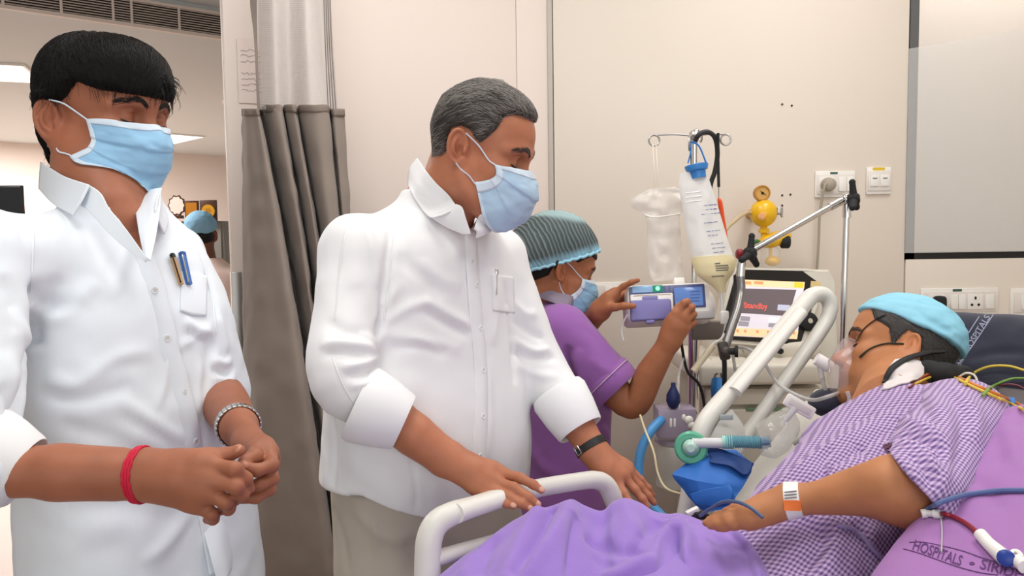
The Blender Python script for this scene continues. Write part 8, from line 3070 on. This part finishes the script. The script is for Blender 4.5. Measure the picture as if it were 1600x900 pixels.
MB().tube([at(1281, 564, te), at(1282, 578, te), at(1284, 590, te)], [0.007, 0.006, 0.0055], 12).build('tube_stub', mat('stub_clear', srgb(226, 222, 220), 0.2, alpha=0.8), om)
ot = thing('oxygen_tube', 'clear oxygen tube looping from the mask elbow to the ventilator', 'tube', at(1300, 620, te))
M_tube = mat('clear_tube', srgb(216, 214, 212), 0.15, alpha=0.62, spec=0.8)
MB().tube([at(1285, 588, te), at(1288, 604, te), at(1296, 618, te), at(1312, 624, te - 0.01), at(1322, 618, te - 0.02), at(1316, 613, te - 0.01), at(1296, 619, 1.56), at(1270, 625, 1.62), at(1240, 615, 1.68), at(1215, 598, 1.74), at(1196, 570, 1.80), at(1182, 553, 1.86), at(1162, 543, 1.92), at(1150, 544, 1.94), at(1146, 556, 1.95), at(1149, 580, 1.98)], 0.0042, 10, k=120).build('tube', M_tube, ot)
o2 = thing('oxygen_tube', 'second clear tube running down along the gown edge from the mask', 'tube', at(1320, 630, 1.52))
MB().tube([at(1324, 612, 1.50), at(1327, 625, 1.50), at(1318, 644, 1.51), at(1300, 655, 1.54), at(1270, 672, 1.56), at(1240, 694, 1.58)], 0.004, 10, k=40).build('tube', M_tube, o2)
# dark cushion showing under the chin
dk = MB().ball(at(1300, 630, 1.66), A(0.05, 0.05, 0.032), 18).build('navy_cushion', M_navy, None, label='navy cushion wedged under the chin beside the rail', cat='cushion', loc=at(1300, 630, 1.66))

# ---------------------------------------------------------------- monitoring leads and lines
def wire(name, lab, cat, pts, r, m, group=None, k=50, on=None):
    t_ = thing(name, lab, cat, at(*pts[0]), group)
    P = [at(*p) for p in pts]
    return MB().tube(P, r, 8, k=k).build('lead' if cat == 'cable' else 'line', m, t_), t_


def over(x, y, lift=0.004, extra=()):
    best = None
    for k_ in skall + (skp, skn) + tuple(extra):
        h_, n_ = k_.hit(x, y)
        if h_ is not None:
            t = (h_ - CAM).dot(FWD)
            best = t if best is None else min(best, t)
    return (1.5 if best is None else best) - lift


def route(pts, lift=0.004, n=26):
    Q = spline(np.array(pts, float), n)
    T = np.array([over(x, y, lift) for x, y in Q])
    for _ in range(4):
        S_ = T.copy()
        S_[1:-1] = (T[:-2] + 2 * T[1:-1] + T[2:]) / 4
        T = np.minimum(T, S_)
    return [(x, y, t) for (x, y), t in zip(Q, T)]


EG = 'monitoring leads over the shoulder'
wire('monitor_lead', 'orange lead arching over the gown shoulder to the right edge', 'cable', route([(1436, 592), (1460, 582), (1485, 584), (1520, 600), (1560, 617), (1602, 636)]), 0.0026, mat('lead_orange', srgb(214, 124, 40), 0.4), EG)
wire('monitor_lead', 'yellow lead just below the orange one over the shoulder', 'cable', route([(1430, 600), (1458, 588), (1486, 588), (1520, 604), (1560, 622), (1602, 641)], 0.008), 0.0024, mat('lead_yellow', srgb(222, 190, 70), 0.4), EG)
wire('monitor_lead', 'dark red lead along the gown neckline and shoulder', 'cable', route([(1420, 606), (1446, 588), (1472, 578), (1500, 588)], 0.011), 0.0018, mat('lead_red', srgb(120, 30, 26), 0.4), EG)
wire('monitor_lead', 'yellow lead bowing high across the navy pillow', 'cable', route([(1508, 600), (1520, 584), (1545, 573), (1575, 572), (1602, 579)], 0.012), 0.0026, MATS['lead_yellow'], EG)
wire('monitor_lead', 'green lead curving across the lower navy pillow', 'cable', route([(1535, 618), (1552, 603), (1580, 592), (1602, 591)], 0.010), 0.0024, mat('lead_green', srgb(120, 160, 70), 0.4), EG)
wire('monitor_lead', 'thin maroon lead under the green one on the navy pillow', 'cable', route([(1538, 612), (1560, 602), (1585, 601), (1602, 608)], 0.008), 0.0018, mat('lead_maroon', srgb(128, 52, 64), 0.4), EG)
wire('monitor_lead', 'white looped lead behind the gown shoulder', 'cable', [(1500, 588, 1.42), (1510, 583, 1.41), (1522, 586, 1.40), (1527, 598, 1.39), (1522, 610, 1.38), (1512, 616, 1.37)], 0.002, mat('lead_white', srgb(222, 218, 206), 0.4), EG)
bcl = thing('blue_cloth', 'crumpled blue cloth peeking out behind the gown shoulder', 'cloth', at(1550, 632, 1.36))
MB().sheet([[at(1520, 624, 1.40), at(1535, 613, 1.40), at(1555, 616, 1.39), at(1585, 620, 1.37)], [at(1528, 634, 1.37), at(1540, 628, 1.36), at(1558, 630, 1.37), at(1588, 628, 1.36)], [at(1536, 644, 1.36), at(1550, 640, 1.35), at(1566, 636, 1.36), at(1590, 632, 1.36)]], 20, 30, 0.003, wob=0.006, ws=40, seed=2).build('cloth', mat('cloth_blue', srgb(74, 126, 196), 0.7), bcl, angle=0)
wire('monitor_lead', 'grey blue lead crossing the lilac pillow from the elbow', 'cable', route([(1448, 796), (1470, 785), (1510, 773), (1560, 767), (1604, 766)], 0.006), 0.0034, mat('lead_greyblue', srgb(84, 102, 150), 0.4))
wire('monitor_lead', 'slate blue lead lying over the patient hand', 'cable', [(1094, 806, 1.24), (1108, 796, 1.21), (1128, 785, 1.18), (1150, 784, 1.15), (1172, 793, 1.13), (1192, 809, 1.115)], 0.0028, mat('lead_slate', srgb(74, 92, 124), 0.4))
r_, t_ = wire('infusion_line', 'blood red infusion line on the lilac pillow with white stopcock', 'tube', route([(1466, 802), (1486, 806), (1510, 818), (1534, 838)], 0.006), 0.0030, mat('line_red', srgb(140, 24, 44), 0.3))


def plq(x, y, l=0.010):
    return at(x, y, over(x, y, l))


MB().tube([plq(1440, 803), plq(1448, 802)], 0.006, 12).tube([plq(1447, 802), plq(1460, 803)], 0.0045, 12).tube([plq(1460, 803), plq(1470, 803)], 0.0062, 12).build('luer_joint', M_white, t_)
MB().tube([plq(1531, 834), plq(1545, 850), plq(1570, 872)], [0.0075, 0.0078, 0.0095], 14).build('stopcock_body', M_white, t_)
MB().lathe(plq(1572, 872, 0.014), nrm(CAM - plq(1572, 872)), [(0, 0.0095), (0.006, 0.0095), (0.008, 0.007)], 16).build('blue_tap', mat('tap_blue', srgb(40, 66, 150), 0.35), t_)
MB().tube([plq(1574, 872), plq(1584, 862), plq(1594, 866), plq(1598, 882)], 0.003, 8, k=20).build('side_port', M_white, t_)
MB().tube([plq(1590, 876), plq(1602, 886)], 0.008, 12).build('end_connector', M_white, t_)
wire('thin_wire', 'fine clear wire hanging from the white luer joint', 'tube', route([(1470, 808), (1472, 830), (1471, 862)], 0.003), 0.001, M_tube)
